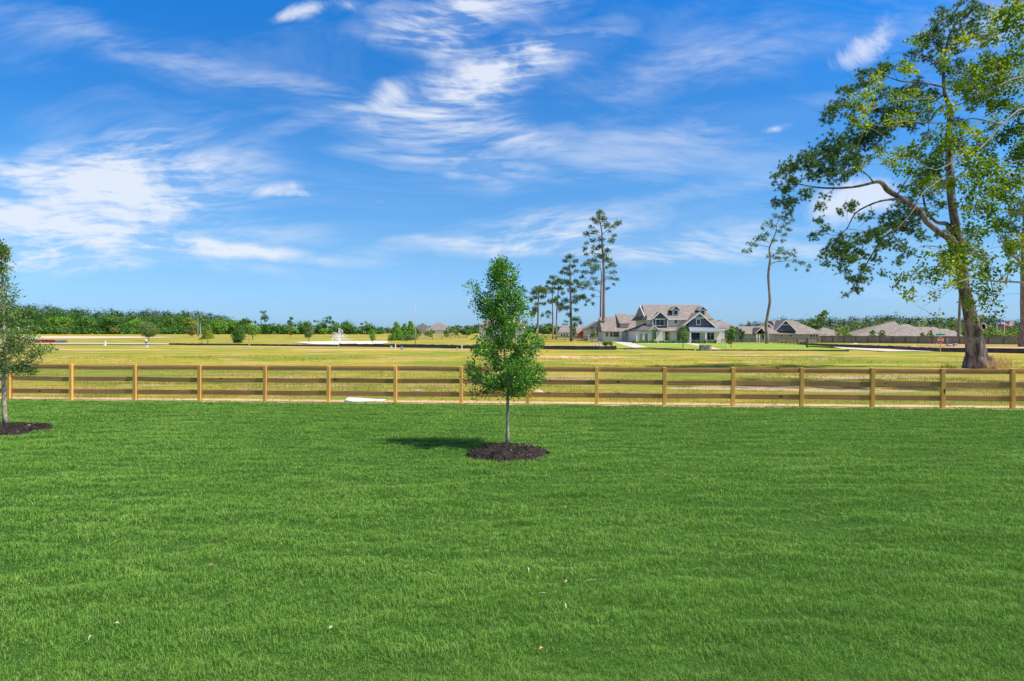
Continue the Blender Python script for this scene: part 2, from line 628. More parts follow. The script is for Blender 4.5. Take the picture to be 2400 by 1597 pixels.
def lawn_blades():
    rng = np.random.default_rng(11)
    out_v, tints = [], []
    parts = []
    for (d0, d1) in [(2.9, 5), (5, 6.5), (6.5, 8.5), (8.5, 11), (11, 14), (14, 18), (18, 25)]:
        dm = .5 * (d0 + d1)
        rho = 11000 * (4.5 / dm) ** 1.2
        w = .86 * d1 + 4.2
        n = int(rho * 2 * w * (d1 - d0))
        x = rng.uniform(-w, w, n)
        y = rng.uniform(d0, d1, n)
        ok = (np.abs(x) < .86 * y + 4.2) & (y < fence_y(x) - .10 + (vnoise(x, y, .35, 8) - .5) * .16)
        for (mx, my, mr) in MULCH:
            ok &= (x - mx) ** 2 + ((y - my)) ** 2 > (mr * (.92 + .11 * vnoise(x, y, .14, 4))) ** 2
        x, y = x[ok], y[ok]
        parts.append((x, y, np.full(len(x), dm)))
    x = np.concatenate([p[0] for p in parts])
    y = np.concatenate([p[1] for p in parts])
    dm = np.concatenate([p[2] for p in parts])
    n = len(x)
    lump = .45 * vnoise(x * .5 + y * .22, y * 1.7, .27, 1) + .15 * vnoise(x * .6 - y * .2, y * 1.5, 1.1, 2) + .40 * vnoise(x, y, .085, 6)
    lump = np.clip((lump - .3) / .4, 0, 1)
    thin = vnoise(x, y * 1.3, .22, 12) * .4 + vnoise(x, y, .06, 13) * .6
    keep = rng.random(n) < np.clip(.48 + .9 * (thin - .35) + .6 * lump, .3, 1)
    x, y, dm, lump, thin = x[keep], y[keep], dm[keep], lump[keep], thin[keep]
    n = len(x)
    h = (.020 + .030 * lump) * rng.uniform(.6, 1.4, n)
    tall = rng.random(n) < .02
    h[tall] *= 1.5
    wd = (.0024 * (dm / 4.5) ** .85) * rng.uniform(.7, 1.3, n)
    az = rng.uniform(0, 2 * np.pi, n)
    lean = rng.uniform(.2, 1.25, n) * (1.1 - .25 * lump)
    dx, dy = np.cos(az), np.sin(az)
    faz = az + np.pi / 2 + rng.normal(0, .5, n)
    sx, sy = np.cos(faz) * wd / 2, np.sin(faz) * wd / 2
    row = vnoise(x * .45 + y * .30, y * 1.35 - x * .12, .36, 31) * .80 + vnoise(x * .5, y, .95, 32) * .20
    row = np.clip((row - .28) / .45, 0, 1)
    h *= .82 + .3 * row
    z0 = -.006 + .010 * lump + .026 * row
    m = h * .55
    bx, by = x + dx * m * lean * .55, y + dy * m * lean * .55
    tx, ty = x + dx * h * lean * 1.25, y + dy * h * lean * 1.25
    V = np.zeros((n, 5, 3), dtype=np.float32)
    V[:, 0] = np.stack([x - sx, y - sy, z0], 1)
    V[:, 1] = np.stack([x + sx, y + sy, z0], 1)
    V[:, 2] = np.stack([bx + sx * .85, by + sy * .85, m + z0], 1)
    V[:, 3] = np.stack([bx - sx * .85, by - sy * .85, m + z0], 1)
    V[:, 4] = np.stack([tx, ty, h * (1.05 - .30 * lean) + z0], 1)
    base = np.arange(n) * 5
    q = np.stack([base, base + 1, base + 2, base + 3], 1)
    t = np.stack([base + 3, base + 2, base + 4], 1)
    tone = np.clip(rng.normal(.42, .16, n) + .16 * (vnoise(x, y, 2.6, 9) - .5) + .24 * (vnoise(x * .7, y * 1.4, .45, 10) - .5), 0, .93)
    dry = rng.random(n) < (.022 + .12 * np.clip(vnoise(x, y, .6, 14) - .68, 0, 1))
    tone[dry] = 1.0
    g = leaf_mat('lawn_blade', [(0, (.065, .18, .022)), (.45, (.19, .385, .048)), (.8, (.33, .52, .095)), (.93, (.44, .60, .16)), (.97, (.42, .36, .18)), (1, (.46, .38, .2))], .25, .55, .25)
    o = fast('lawn_grass', V.reshape(-1, 3), 0, g, faces=[q, t], tint=np.concatenate([tone, tone]))
    tag(o, 'short dense green grass of the lawn in front of the rail fence', 'grass', kind='stuff')
    return n


n_blades = lawn_blades()


def field_blades():
    """wiry pasture grass behind the rail fence"""
    rng = np.random.default_rng(12)
    xs_, ys_ = [], []
    for (d0, d1, rho) in [(21, 28, 130), (28, 36, 60), (36, 48, 26), (48, 70, 9)]:
        w = .84 * d1 + 2
        n = int(rho * 2 * w * (d1 - d0))
        x = rng.uniform(-w, w, n)
        y = rng.uniform(d0, d1, n)
        ok = (np.abs(x) < .84 * y + 2) & (y > fence_y(x) + .25)
        ok &= rng.random(n) < np.clip(vnoise(x, y, 1.6, 21) * 1.7 - .35, .05, 1) * np.where(y < fence_y(x) + .9, .35, 1)
        xs_.append(x[ok])
        ys_.append(y[ok])
    x = np.concatenate(xs_)
    y = np.concatenate(ys_)
    K = 4
    x = np.repeat(x, K) + rng.normal(0, .05, len(x) * K)
    y = np.repeat(y, K) + rng.normal(0, .05, len(y) * K)
    n = len(x)
    h = rng.uniform(.04, .13, n) * (.5 + vnoise(x, y, 2.5, 22)) * np.where(rng.random(n) < .02, 2.0, 1)
    az = rng.uniform(0, 6.283, n)
    lean = rng.uniform(.2, 1.1, n)
    wd = .0035 * (y / 22) ** .9 * rng.uniform(.7, 1.6, n)
    s_ = np.stack([-np.sin(az), np.cos(az), np.zeros(n)], 1) * wd[:, None]
    p = np.stack([x, y, np.full(n, -.02)], 1)
    tip = p + np.stack([np.cos(az) * h * lean, np.sin(az) * h * lean, h + .02], 1)
    V = np.stack([p - s_, p + s_, tip], 1).reshape(-1, 3)
    tone = np.clip(rng.normal(.5, .22, n) + (vnoise(x, y, 4, 23) - .5) * .6, 0, 1)
    g = leaf_mat('pasture_blade', [(0, (.13, .24, .02)), (.4, (.27, .32, .035)), (.7, (.48, .40, .07)), (1, (.64, .44, .17))], .25, .6, .2)
    o = fast('pasture_grass', V, 3, g, tint=tone)
    tag(o, 'patchy yellow green pasture grass beyond the rail fence', 'grass', kind='stuff')


field_blades()


# ------------------------------------------------------------------ rail fence
def wood_mat(name, c1, c2, knot, along='x'):
    m = bpy.data.materials.new(name)
    m.use_nodes = True
    N = NT(m.node_tree)
    b = N.n['Principled BSDF']
    b.inputs['Roughness'].default_value = .75
    b.inputs['Specular IOR Level'].default_value = .25
    c = N.new('ShaderNodeTexCoord').outputs['Object']
    oi = N.new('ShaderNodeObjectInfo')
    st = (1.2, 14, 14) if along == 'x' else (14, 14, 1.2)
    off = N.new('ShaderNodeVectorMath', operation='MULTIPLY_ADD')
    N.l.new(oi.outputs['Random'], off.inputs[0])
    off.inputs[1].default_value = (37, 11, 23)
    N.l.new(c, off.inputs[2])
    v = off.outputs[0]
    gr = N.noise(N.mapping(v, scale=st), 3.0, 6, .7, .8)
    col = N.mix(N.mapr(gr, .3, .7), c1, c2)
    col = N.mix(N.mapr(N.noise(v, 1.1, 3), .42, .66, 0, .45), col, tuple(k * .68 for k in c1))
    hs = N.new('ShaderNodeHueSaturation')
    N.l.new(col, hs.inputs['Color'])
    N.put(hs.inputs['Value'], N.mapr(oi.outputs['Random'], 0, 1, .86, 1.15, smooth=False))
    vo = N.new('ShaderNodeTexVoronoi')
    vo.inputs['Scale'].default_value = knot
    vo.inputs['Randomness'].default_value = 1
    N.l.new(N.mapping(v, scale=(.55, 1, 1.2) if along == 'x' else (1, 1, .55)), vo.inputs['Vector'])
    k = N.math('SUBTRACT', 1.0, N.mapr(vo.outputs['Distance'], .07, .16))
    k = N.math('MULTIPLY', k, N.math('GREATER_THAN', vo.outputs['Color'], .45))
    col = N.mix(k, hs.outputs[0], (.045, .025, .012))
    N.put(b.inputs['Base Color'], col)
    bp = N.new('ShaderNodeBump')
    bp.inputs['Strength'].default_value = .35
    bp.inputs['Distance'].default_value = .006
    N.l.new(gr, bp.inputs['Height'])
    N.l.new(bp.outputs[0], b.inputs['Normal'])
    return m


rail_m = wood_mat('treated_rail_wood', (.80, .36, .11), (.62, .27, .08), 2.6, 'x')
post_m = wood_mat('treated_post_wood', (.88, .49, .12), (.72, .38, .085), 2.2, 'z')
wire_m = mat('galvanised_wire', (.34, .27, .19), (.26, .21, .15), 20, .6, metal=.3)


def rail_fence():
    root = thing('rail_fence', 'long treated wood post and rail fence with wire mesh between lawn and meadow', 'fence', (0, FENCE_C, 0))
    px = [-135, 22, 168, 317, 468, 621, 770, 927, 1081, 1237, 1398, 1557, 1717, 1878, 2044, 2209, 2373, 2545, 2725]
    rnd = random.Random(3)
    X = []
    for p in px:
        t = (p - 1200) / F
        X.append(t * FENCE_C / (1 + FENCE_K * t))
    ux = Vector((1, -FENCE_K, 0)).normalized()
    uy = Vector((-ux.y, ux.x, 0))
    P_ = [Vector((x, fence_y(x), 0)) for x in X]
    for i, p in enumerate(P_):
        mb = MB()
        lean = Vector((rnd.uniform(-.012, .012), rnd.uniform(-.01, .01), 0))
        top = 1.34 + rnd.uniform(-.01, .015)
        hw, hd = .060, .070
        lo = [p + ux * (a * hw) + uy * (b_ * hd) + Vector((0, 0, -.05)) for a, b_ in ((-1, -1), (1, -1), (1, 1), (-1, 1))]
        hi = [q_ + Vector((lean.x, lean.y, top + .05)) for q_ in lo]
        mb.add(lo + hi, [(0, 3, 2, 1), (4, 5, 6, 7), (0, 1, 5, 4), (1, 2, 6, 5), (2, 3, 7, 6), (3, 0, 4, 7)])
        mb.build('post', post_m, root, bevel=.006)
        if i + 1 < len(P_):
            q = P_[i + 1]
            for z in (1.245, .80, .335):
                mb = MB()
                n = 6
                za, zb = z + rnd.uniform(-.014, .014), z + rnd.uniform(-.014, .014)
                sag = rnd.uniform(-.012, .012)
                hh = .083
                vs = []
                for j in range(n + 1):
                    t = j / n
                    c = (p + ux * .05).lerp(q - ux * .05, t) + uy * (.035 + rnd.uniform(-.003, .003))
                    c.z = za * (1 - t) + zb * t + sag * math.sin(math.pi * t) + rnd.uniform(-.002, .002)
                    for (a, b_) in ((-1, -1), (1, -1), (1, 1), (-1, 1)):
                        vs.append(c + uy * (a * .018) + Vector((0, 0, b_ * hh)))
                fs = [(0, 1, 2, 3), tuple(4 * n + k for k in (3, 2, 1, 0))]
                for j in range(n):
                    for k in range(4):
                        a_ = 4 * j + k
                        b2 = 4 * j + (k + 1) % 4
                        fs.append((a_, a_ + 4, b2 + 4, b2))
                mb.add(vs, fs)
                mb.build('rail', rail_m, root, bevel=.003)
    # welded wire mesh just in front of the rails
    mb = MB()
    r = .0021
    A, B = P_[0], P_[-1]
    L = (B - A).length
    yo = .012
    k = 0
    x = 0.0
    while x < L:
        c = A + ux * x + uy * yo
        wav = rnd.uniform(-.002, .002)
        mb.add([c + ux * (a * r) + uy * (b_ * r) + Vector((wav, 0, z)) for z in (.03, 1.30) for a, b_ in ((-1, -1), (1, -1), (1, 1), (-1, 1))],
               [(0, 1, 5, 4), (1, 2, 6, 5), (2, 3, 7, 6), (3, 0, 4, 7)])
        x += .0508
    z = .04
    while z < 1.31:
        for i in range(len(P_) - 1):
            c0 = P_[i] + uy * (yo - .003)
            c1 = P_[i + 1] + uy * (yo - .003)
            mb.obox(c0 + Vector((0, 0, z)), c1 + Vector((0, 0, z)), 2 * r, 2 * r)
        z += .1016
    mb.build('wire_mesh', wire_m, root)


rail_fence()

# white board lying against the back of the fence
mb = MB()
pL, pR = G(803, 944), G(906, 937.5)
yL, yR = fence_y(pL.x) + .12, fence_y(pR.x) + .62
mb.add([(pL.x, yL, .01), (pL.x + .05, yL + .02, .02), (pR.x, yR + .1, .03), (pR.x, yR, .015),
        (pL.x + .07, yL + .28, .14), (pL.x + .10, yL + .30, .15), (pR.x + .05, yR + .16, .045), (pR.x + .05, yR + .10, .04)],
       [(0, 1, 2, 3), (4, 7, 6, 5), (0, 3, 7, 4), (3, 2, 6, 7), (2, 1, 5, 6), (1, 0, 4, 5)])
tag(mb.build('board', mat('white_board', (.80, .78, .80), (.70, .68, .70), 3, .7), origin=(pL.x, yL, 0)), 'white board lying on the soil behind the bottom rail of the fence', 'board')
mb = MB()
p = G(970, 917)
mb.obox(p + Vector((0, 0, .03)), p + Vector((.36, .05, .035)), .09, .03)
tag(mb.build('board_offcut', MATS['white_board'], origin=p), 'thin white strip lying in the grass above the bottom rail', 'offcut')


# ------------------------------------------------------------------ leaf and branch builders
def unit(a):
    return a / np.maximum(np.linalg.norm(a, axis=1, keepdims=True), 1e-9)


def leaf_quads(P_, D, L, Wd, rng, fold=.15, flat=.0, normal=None):
    """diamond leaves: P_ base points, D directions, L lengths, Wd widths -> vertices (n*4, 3)"""
    n = len(P_)
    N_ = rng.normal(0, 1, (n, 3))
    N_[:, 2] = N_[:, 2] + flat * np.abs(N_[:, 2] + .5) * 2
    D = unit(D)
    if normal is not None:
        N_ = unit(normal + .55 * unit(N_))
        D = unit(D - N_ * np.sum(N_ * D, 1, keepdims=True))
    N_ = N_ - D * np.sum(N_ * D, 1, keepdims=True)
    N_ = unit(N_)
    S = np.cross(D, N_)
    L = L[:, None]
    Wd = Wd[:, None]
    V = np.zeros((n, 4, 3))
    V[:, 0] = P_
    V[:, 1] = P_ + D * L * .48 + S * Wd / 2 + N_ * Wd * fold
    V[:, 2] = P_ + D * L
    V[:, 3] = P_ + D * L * .48 - S * Wd / 2 + N_ * Wd * fold
    return V.reshape(-1, 3)


def needles(P_, D, L, Wd, rng):
    n = len(P_)
    D = unit(D)
    S = unit(np.cross(D, rng.normal(0, 1, (n, 3)))) * Wd[:, None] / 2
    V = np.zeros((n, 3, 3))
    V[:, 0] = P_ - S
    V[:, 1] = P_ + S
    V[:, 2] = P_ + D * L[:, None]
    return V.reshape(-1, 3)


def curve(a, b, n=6, bow=(0, 0, 0), wob=.0, rnd=random):
    a, b = Vector(a), Vector(b)
    L = (b - a).length
    out = []
    for i in range(n + 1):
        t = i / n
        p = a.lerp(b, t) + Vector(bow) * math.sin(math.pi * t)
        if 0 < i < n:
            p += Vector((rnd.uniform(-1, 1), rnd.uniform(-1, 1), rnd.uniform(-1, 1))) * wob * L
        out.append(p)
    return out


def bark_mat(name, c1, c2, scale=6, c3=None, bump=.9, bdist=.03, stretch=(1, 1, .28), s3=1.5):
    return mat(name, c1, c2, scale, .9, bump, stretch, 7, c3=c3, s3=s3, bdist=bdist, lo=.40, hi=.60, spec=.15)


oak_bark = bark_mat('young_oak_bark', (.56, .45, .30), (.34, .27, .18), 22, c3=(.66, .56, .42), bdist=.006, s3=6)
oak_leaf = leaf_mat('oak_leaf', [(0, (.025, .09, .012)), (.4, (.09, .27, .02)), (.7, (.21, .48, .035)), (.93, (.38, .62, .07)), (.965, (.42, .24, .10)), (1, (.58, .36, .20))], .3, .38, .5)
oak_leaf2 = leaf_mat('oak_leaf_olive', [(0, (.08, .13, .03)), (.4, (.15, .25, .055)), (.75, (.24, .36, .09)), (.9, (.36, .44, .15)), (.95, (.36, .24, .12)), (1, (.48, .33, .18))], .25, .4, .45)


def young_oak(name, label, base, trunk_top, rows, leafmat, bark, seed, n_br, per_clump, leaf_len, spurs=(), crown_low=1.0, trunk_r=.045, sink=0):
    """rows: list of (z, reach to the left, reach to the right)"""
    rnd = random.Random(seed)
    rng = np.random.default_rng(seed)
    root = thing(name, label, 'tree', base)
    B = Vector(base)
    rows = sorted(rows)
    zs = np.array([r_[0] for r_ in rows])
    le = np.array([r_[1] for r_ in rows])
    ri = np.array([r_[2] for r_ in rows])
    top = zs.max()

    def reach(z, az):
        l_, r_ = np.interp(z, zs, le), np.interp(z, zs, ri)
        c = math.cos(az)
        side = r_ if c > 0 else l_
        dep = .5 * (l_ + r_)
        return abs(c) * side + (1 - abs(c)) * dep * .95
    tr = MB()
    n = 14
    pts, rad = [], []
    for i in range(n + 1):
        t = i / n
        z = top * .97 * t
        pts.append(B + Vector((trunk_top[0] * t ** 1.5 + .02 * math.sin(t * 9 + seed), trunk_top[1] * t + .015 * math.cos(t * 7), z - .03 * (i == 0))))
        rad.append(trunk_r * (1.25 if i == 0 else 1) * (1 - .86 * t))
    tr.tube(pts, rad, 10, wob=.05, seed=seed)

    def trunk_at(z):
        t = min(1, max(0, z / (top * .97)))
        return pts[min(n, int(t * n))].lerp(pts[min(n, int(t * n) + 1)], t * n - int(t * n))
    tr.build('trunk', bark, root, smooth=True)
    br = MB()
    Pl, Dl = [], []

    def clump(c, r, k, out):
        p = rng.normal(0, 1, (k, 3)) * r * .5
        Pl.append(np.array(c) + p)
        Dl.append(unit(p + 1e-6) * .7 + np.array(out) * .5 + rng.normal(0, .45, (k, 3)) + np.array([0, 0, .25]))

    def twiggy(path, r0, dens):
        br.tube(path, [r0 * (1 - .8 * i / (len(path) - 1)) for i in range(len(path))], 5, cap=False)
        Ltot = sum((path[i + 1] - path[i]).length for i in range(len(path) - 1))
        nt = max(3, int(Ltot * dens))
        for j in range(nt):
            t = .22 + .78 * (j + rnd.random()) / nt
            f = t * (len(path) - 1)
            i = min(len(path) - 2, int(f))
            p = path[i].lerp(path[i + 1], f - i)
            d = (path[i + 1] - path[i]).normalized()
            sdv = Vector((rnd.gauss(0, 1), rnd.gauss(0, 1), rnd.gauss(.2, .8)))
            sdv = (sdv - d * sdv.dot(d) * .6).normalized()
            tl = rnd.uniform(.05, .22) * (1.1 - .4 * t)
            if float(vnoise(p.x * 1.0 + 40, p.z + p.y * .5, .16, seed + 3)) < .20:
                continue
            e = p + (sdv + d * .6).normalized() * tl
            br.tube([p, e], [.0035, .0018], 3, cap=False)
            clump(e, .06 + tl * .42, int(per_clump * rnd.uniform(.6, 1.3)), (e - p).normalized())
            clump(p.lerp(e, .4), .05 + tl * .3, int(per_clump * .6), (e - p).normalized())
    for i in range(n_br):
        u = (i + .5) / n_br
        z = crown_low + (top - crown_low) * (u ** .92)
        az = i * 2.39996 + rnd.uniform(-.35, .35)
        R = reach(z, az) * rnd.choice([1.14, 1.05, .98, .86, .66, .45])
        z0 = max(crown_low * .98, z - R * rnd.uniform(.35, .75))
        a = trunk_at(z0)
        e = trunk_at(z) + Vector((math.cos(az) * R, math.sin(az) * R, rnd.uniform(-.05, .05)))
        twiggy(curve(a, e, 5, (0, 0, R * rnd.uniform(-.12, .10)), .03, rnd), .006 + .012 * R, 17)
    for (z0, dx, dy, dz) in spurs:
        a = trunk_at(z0)
        twiggy(curve(a, a + Vector((dx, dy, dz)), 5, (0, 0, .03), .03, rnd), .010, 18)
    # leader
    twiggy([trunk_at(top * f) for f in (.78, .86, .93, .97)] + [trunk_at(top) + Vector((0, 0, top * .03))], .008, 26)
    br.build('branches', bark, root)
    P_ = np.concatenate(Pl)
    D = np.concatenate(Dl)
    n = len(P_)
    L = rng.uniform(.7, 1.25, n) * leaf_len
    V = leaf_quads(P_, D, L, L * rng.uniform(.38, .52, n), rng, .12)
    tone = np.clip(rng.normal(.45, .26, n), 0, .93)
    tone[rng.random(n) < .018] = 1
    fast('crown', V, 4, leafmat, root, tint=tone)
    return root


ktree = 13.6 / F / 3.015
rows = []
for (y, l_, r_) in [(60, 330, 440), (100, 325, 450), (150, 318, 492), (230, 300, 522), (300, 262, 560), (340, 250, 602), (400, 262, 612), (450, 280, 606), (510, 218, 585), (560, 195, 600), (600, 158, 668),
                    (700, 165, 722), (780, 155, 712), (870, 148, 722), (930, 185, 690), (990, 270, 600), (1030, 330, 560)]:
    ax = 452 - (1417 - y) / 1360 * 62
    rows.append(((1417 - y) * ktree, (ax - l_) * ktree, (r_ - ax) * ktree))
tb = G(1191, 1050)
tb.z = .05
young_oak('oak_tree', 'bushy dense green young oak in the mulch ring at the centre of the lawn', tb, (-62 * ktree, 0), rows, oak_leaf, oak_bark, 5, 96, 15, .066,
          spurs=[(1.35, -.72, .05, -.22), (1.32, .38, .0, -.14), (1.4, -.5, .3, -.12), (1.3, .1, -.3, -.1), (2.9, -.72, 0, .62), (2.7, -.62, .1, .45), (1.45, -.78, -.2, .02), (3.0, .42, .1, .35), (1.5, .8, 0, .05)],
          crown_low=1.22, trunk_r=.043)
kl = 17.2 / F / 3.136
rows = []
for (y, r_) in [(60, 8), (90, 50), (180, 45), (300, 50), (370, 90), (410, 115), (470, 70), (520, 120), (570, 200), (620, 200), (700, 230), (760, 300), (830, 330), (900, 300), (980, 320), (1020, 220)]:
    rows.append(((1390 - y) * kl, r_ * kl * .9, r_ * kl * .78))
tb = G(11, 1003)
tb.z = .05
young_oak('oak_tree', 'sparse young oak with loose olive crown cut off by the left edge of the photo', tb, (-.08, 0), rows, oak_leaf2, oak_bark, 9, 64, 14, .066,
          spurs=[(1.9, 1.3, 0, .12), (2.2, .7, .1, .25), (1.55, .8, 0, -.05)], crown_low=1.42, trunk_r=.062)


# ------------------------------------------------------------------ mulch rings
def mulch(name, label, cx, cy, R, hgt, seed):
    rng = np.random.default_rng(seed)
    nr, na = 26, 90
    rr = np.linspace(0, 1, nr)
    V = []
    for i, r_ in enumerate(rr):
        a = np.arange(na) / na * 2 * np.pi
        x = np.cos(a) * r_ * R * 1.01
        y = np.sin(a) * r_ * R * 1.01
        prof = hgt * (1 - r_ ** 3.2) - .025 * (r_ > .97) + .01
        z = prof + (vnoise(x + 50, y + 50, .12, seed) - .5) * .045 * (r_ < .97) + (vnoise(x + 50, y + 50, .04, seed + 1) - .5) * .025
        z = z - .06 * np.exp(-((r_ - .62) / .07) ** 2) * (np.sin(a) > .25) * (1 + .2 * np.sin(5 * a))
        V.append(np.stack([x + cx, y + cy, z], 1))
    V = np.concatenate(V)
    idx = []
    for i in range(nr - 1):
        for j in range(na):
            idx.append((i * na + j, i * na + (j + 1) % na, (i + 1) * na + (j + 1) % na, (i + 1) * na + j))
    idx = np.array(idx)[:, ::-1]
    # chips
    n = int(2600 * R * R)
    a = rng.uniform(0, 6.283, n)
    r_ = np.sqrt(rng.uniform(0, 1, n)) * .99
    x, y = np.cos(a) * r_ * R, np.sin(a) * r_ * R
    z = hgt * (1 - r_ ** 3.2) + .01 + (vnoise(x + 50, y + 50, .12, seed) - .5) * .045 + rng.uniform(0, .014, n)
    P_ = np.stack([x + cx, y + cy, z], 1)
    D = np.stack([rng.normal(0, 1, n), rng.normal(0, 1, n), rng.normal(0, .35, n)], 1)
    L = rng.uniform(.025, .08, n)
    C = leaf_quads(P_, D, L, L * rng.uniform(.2, .45, n), rng, .25, 1.0)
    f2 = np.arange(len(C)).reshape(-1, 4) + len(V)
    m = leaf_mat('mulch_chips', [(0, (.016, .012, .012)), (.55, (.050, .037, .033)), (.85, (.10, .070, .055)), (.95, (.22, .14, .09)), (1, (.42, .29, .17))], .0, .85, .15)
    t = np.concatenate([np.clip(rng.normal(.3, .12, len(idx)), 0, .8), np.clip(rng.normal(.5, .25, n), 0, 1)])
    o = fast(name, np.concatenate([V, C]), 0, m, faces=[idx, f2], tint=t, origin=(cx, cy, 0))
    return tag(o, label, 'mulch bed')


mulch('mulch_ring', 'round dark bark mulch ring around the trunk at the centre of the lawn', *MULCH[0], .15, 31)
mulch('mulch_ring', 'wide dark mulch bed with a few weeds under the tree at the left edge', *MULCH[1], .11, 32)


def tuft(name, label, p, n, h, spread, material, seed, cat='weed', group=None, wd=.008):
    rng = np.random.default_rng(seed)
    P_ = np.array(p) + np.stack([rng.normal(0, spread, n), rng.normal(0, spread, n), np.zeros(n)], 1)
    D = np.stack([rng.normal(0, .45, n), rng.normal(0, .45, n), np.ones(n)], 1)
    V = leaf_quads(P_, D, rng.uniform(.5, 1.1, n) * h, np.full(n, wd), rng, .1)
    return tag(fast(name, V, 4, material, tint=np.clip(rng.normal(.5, .2, n), 0, .93), origin=p), label, cat, group)


weed_m = leaf_mat('weed_blade', [(0, (.12, .25, .05)), (.6, (.25, .38, .12)), (1, (.5, .46, .22))], .3)
dryw_m = leaf_mat('dry_weed', [(0, (.55, .36, .18)), (.6, (.68, .47, .26)), (1, (.72, .50, .30))], .2)
p = G(81, 1003)
tuft('weed', 'pale green grassy weed sprouting from the mulch at the left', (p.x, p.y, .05), 26, .16, .04, weed_m, 41)
p = G(1243, 1072)
tuft('weed', 'small yellow green weed in the front right of the central mulch', (p.x, p.y, .05), 16, .12, .04, weed_m, 42)
p = G(2345, 866)
dw = tuft('dry_weed', 'pale orange dead weed clump right of the big pine trunk', (p.x, p.y, 0), 240, 1.15, .42, dryw_m, 43, wd=.028)

# litter on the lawn
litter_m = mat('dry_petal', (.55, .52, .40), (.46, .42, .28), 20, .7)
orange_m = mat('dry_leaf_orange', (.60, .33, .14), (.45, .24, .10), 20, .7)
twig_m = mat('straw', (.48, .42, .24), (.40, .34, .18), 20, .8)


def lit(name, label, px, py, ang, L, w, m_, cat, group=None, curl=.3):
    p = G(px, py) + Vector((0, 0, .045))
    L, w = L * .75, w * .7
    d = Vector((math.cos(ang), math.sin(ang), .1))
    s_ = Vector((-math.sin(ang), math.cos(ang), .3)).normalized()
    mb = MB()
    n = 5
    vs = []
    for i in range(n + 1):
        t = i / n
        c = p + d * (L * t) + Vector((0, 0, math.sin(t * 3.1) * L * curl))
        ww = w * math.sin(math.pi * (.12 + .8 * t))
        vs += [c - s_ * ww / 2, c + s_ * ww / 2, c + s_ * ww / 2 + Vector((0, 0, .002)), c - s_ * ww / 2 + Vector((0, 0, .002))]
    fs = [(0, 1, 2, 3), tuple(4 * n + k for k in (3, 2, 1, 0))]
    for j in range(n):
        for k in range(4):
            a_ = 4 * j + k
            b2 = 4 * j + (k + 1) % 4
            fs.append((a_, a_ + 4, b2 + 4, b2))
    mb.add(vs, fs)
    tag(mb.build(name, m_, origin=p), label, cat, group)


lit('dry_leaf', 'orange brown dry leaf on the lawn nearest the bottom edge', 1263, 1536, .5, .05, .03, orange_m, 'leaf')
lit('dry_petal', 'whitish curled petal standing in the lawn right below the tree', 1240, 1351, 1.9, .07, .02, litter_m, 'petal', curl=.6)
lit('dry_petal', 'whitish curled petal at the lower right of the lawn centre', 1327, 1438, 1.7, .07, .02, litter_m, 'petal', curl=.6)
lit('dry_petal', 'cream curled petal standing in the lawn at the lower left', 207, 1514, 1.5, .06, .018, litter_m, 'petal', curl=.6)
lit('dry_petal', 'cream petal lying flat in the lawn at the far lower left', 266, 1476, .2, .06, .02, litter_m, 'petal')
lit('dry_leaf', 'pale orange twig like leaf on the left part of the lawn', 485, 1339, .4, .09, .014, orange_m, 'leaf')
lit('straw_stem', 'thin pale straw stem lying on the lawn right of centre', 1365, 1376, .12, .22, .006, twig_m, 'stem', curl=.1)
lit('straw_stem', 'short whitish forked straw in the middle of the lawn', 1262, 1402, -.2, .10, .008, litter_m, 'stem', curl=.1)
lit('dry_leaf', 'small tan scrap lying on the lawn right of centre', 1324, 1376, .9, .06, .03, orange_m, 'leaf')
lit('dry_leaf', 'yellow green leaf on the lawn at the bottom left of centre', 771, 1487, .9, .05, .03, litter_m, 'leaf')

# ------------------------------------------------------------------ pines
pine_bark = bark_mat('pine_bark', (.29, .225, .20), (.085, .065, .06), 3.4, c3=(.35, .28, .25), bump=1.0, bdist=.22, stretch=(1, 1, .22), s3=1.0)
pine_bark_far = bark_mat('pine_bark_far', (.34, .25, .20), (.20, .15, .125), 2.5, c3=(.38, .30, .26), bdist=.05, stretch=(1, 1, .3), s3=.8)
pale_twig = mat('pale_bare_twig', (.42, .37, .31), (.30, .26, .22), 6, .9)
pine_leaf = leaf_mat('pine_needles', [(0, (.05, .11, .028)), (.45, (.115, .23, .055)), (.8, (.20, .33, .085)), (.93, (.28, .40, .12)), (1, (.20, .13, .08))], .3, .5, .35)
pine_leaf2 = leaf_mat('pine_needles_yellowish', [(0, (.07, .12, .02)), (.45, (.15, .23, .035)), (.8, (.24, .32, .05)), (.93, (.32, .37, .07)), (1, (.24, .17, .08))], .3, .5, .3)  # yellower, lighter green than the other pine needles
gum_leaf = leaf_mat('yellow_green_leaves', [(0, (.06, .14, .012)), (.35, (.17, .31, .02)), (.6, (.36, .46, .03)), (.85, (.62, .62, .06)), (.95, (.72, .60, .08)), (1, (.55, .38, .12))], .38, .6, .2)


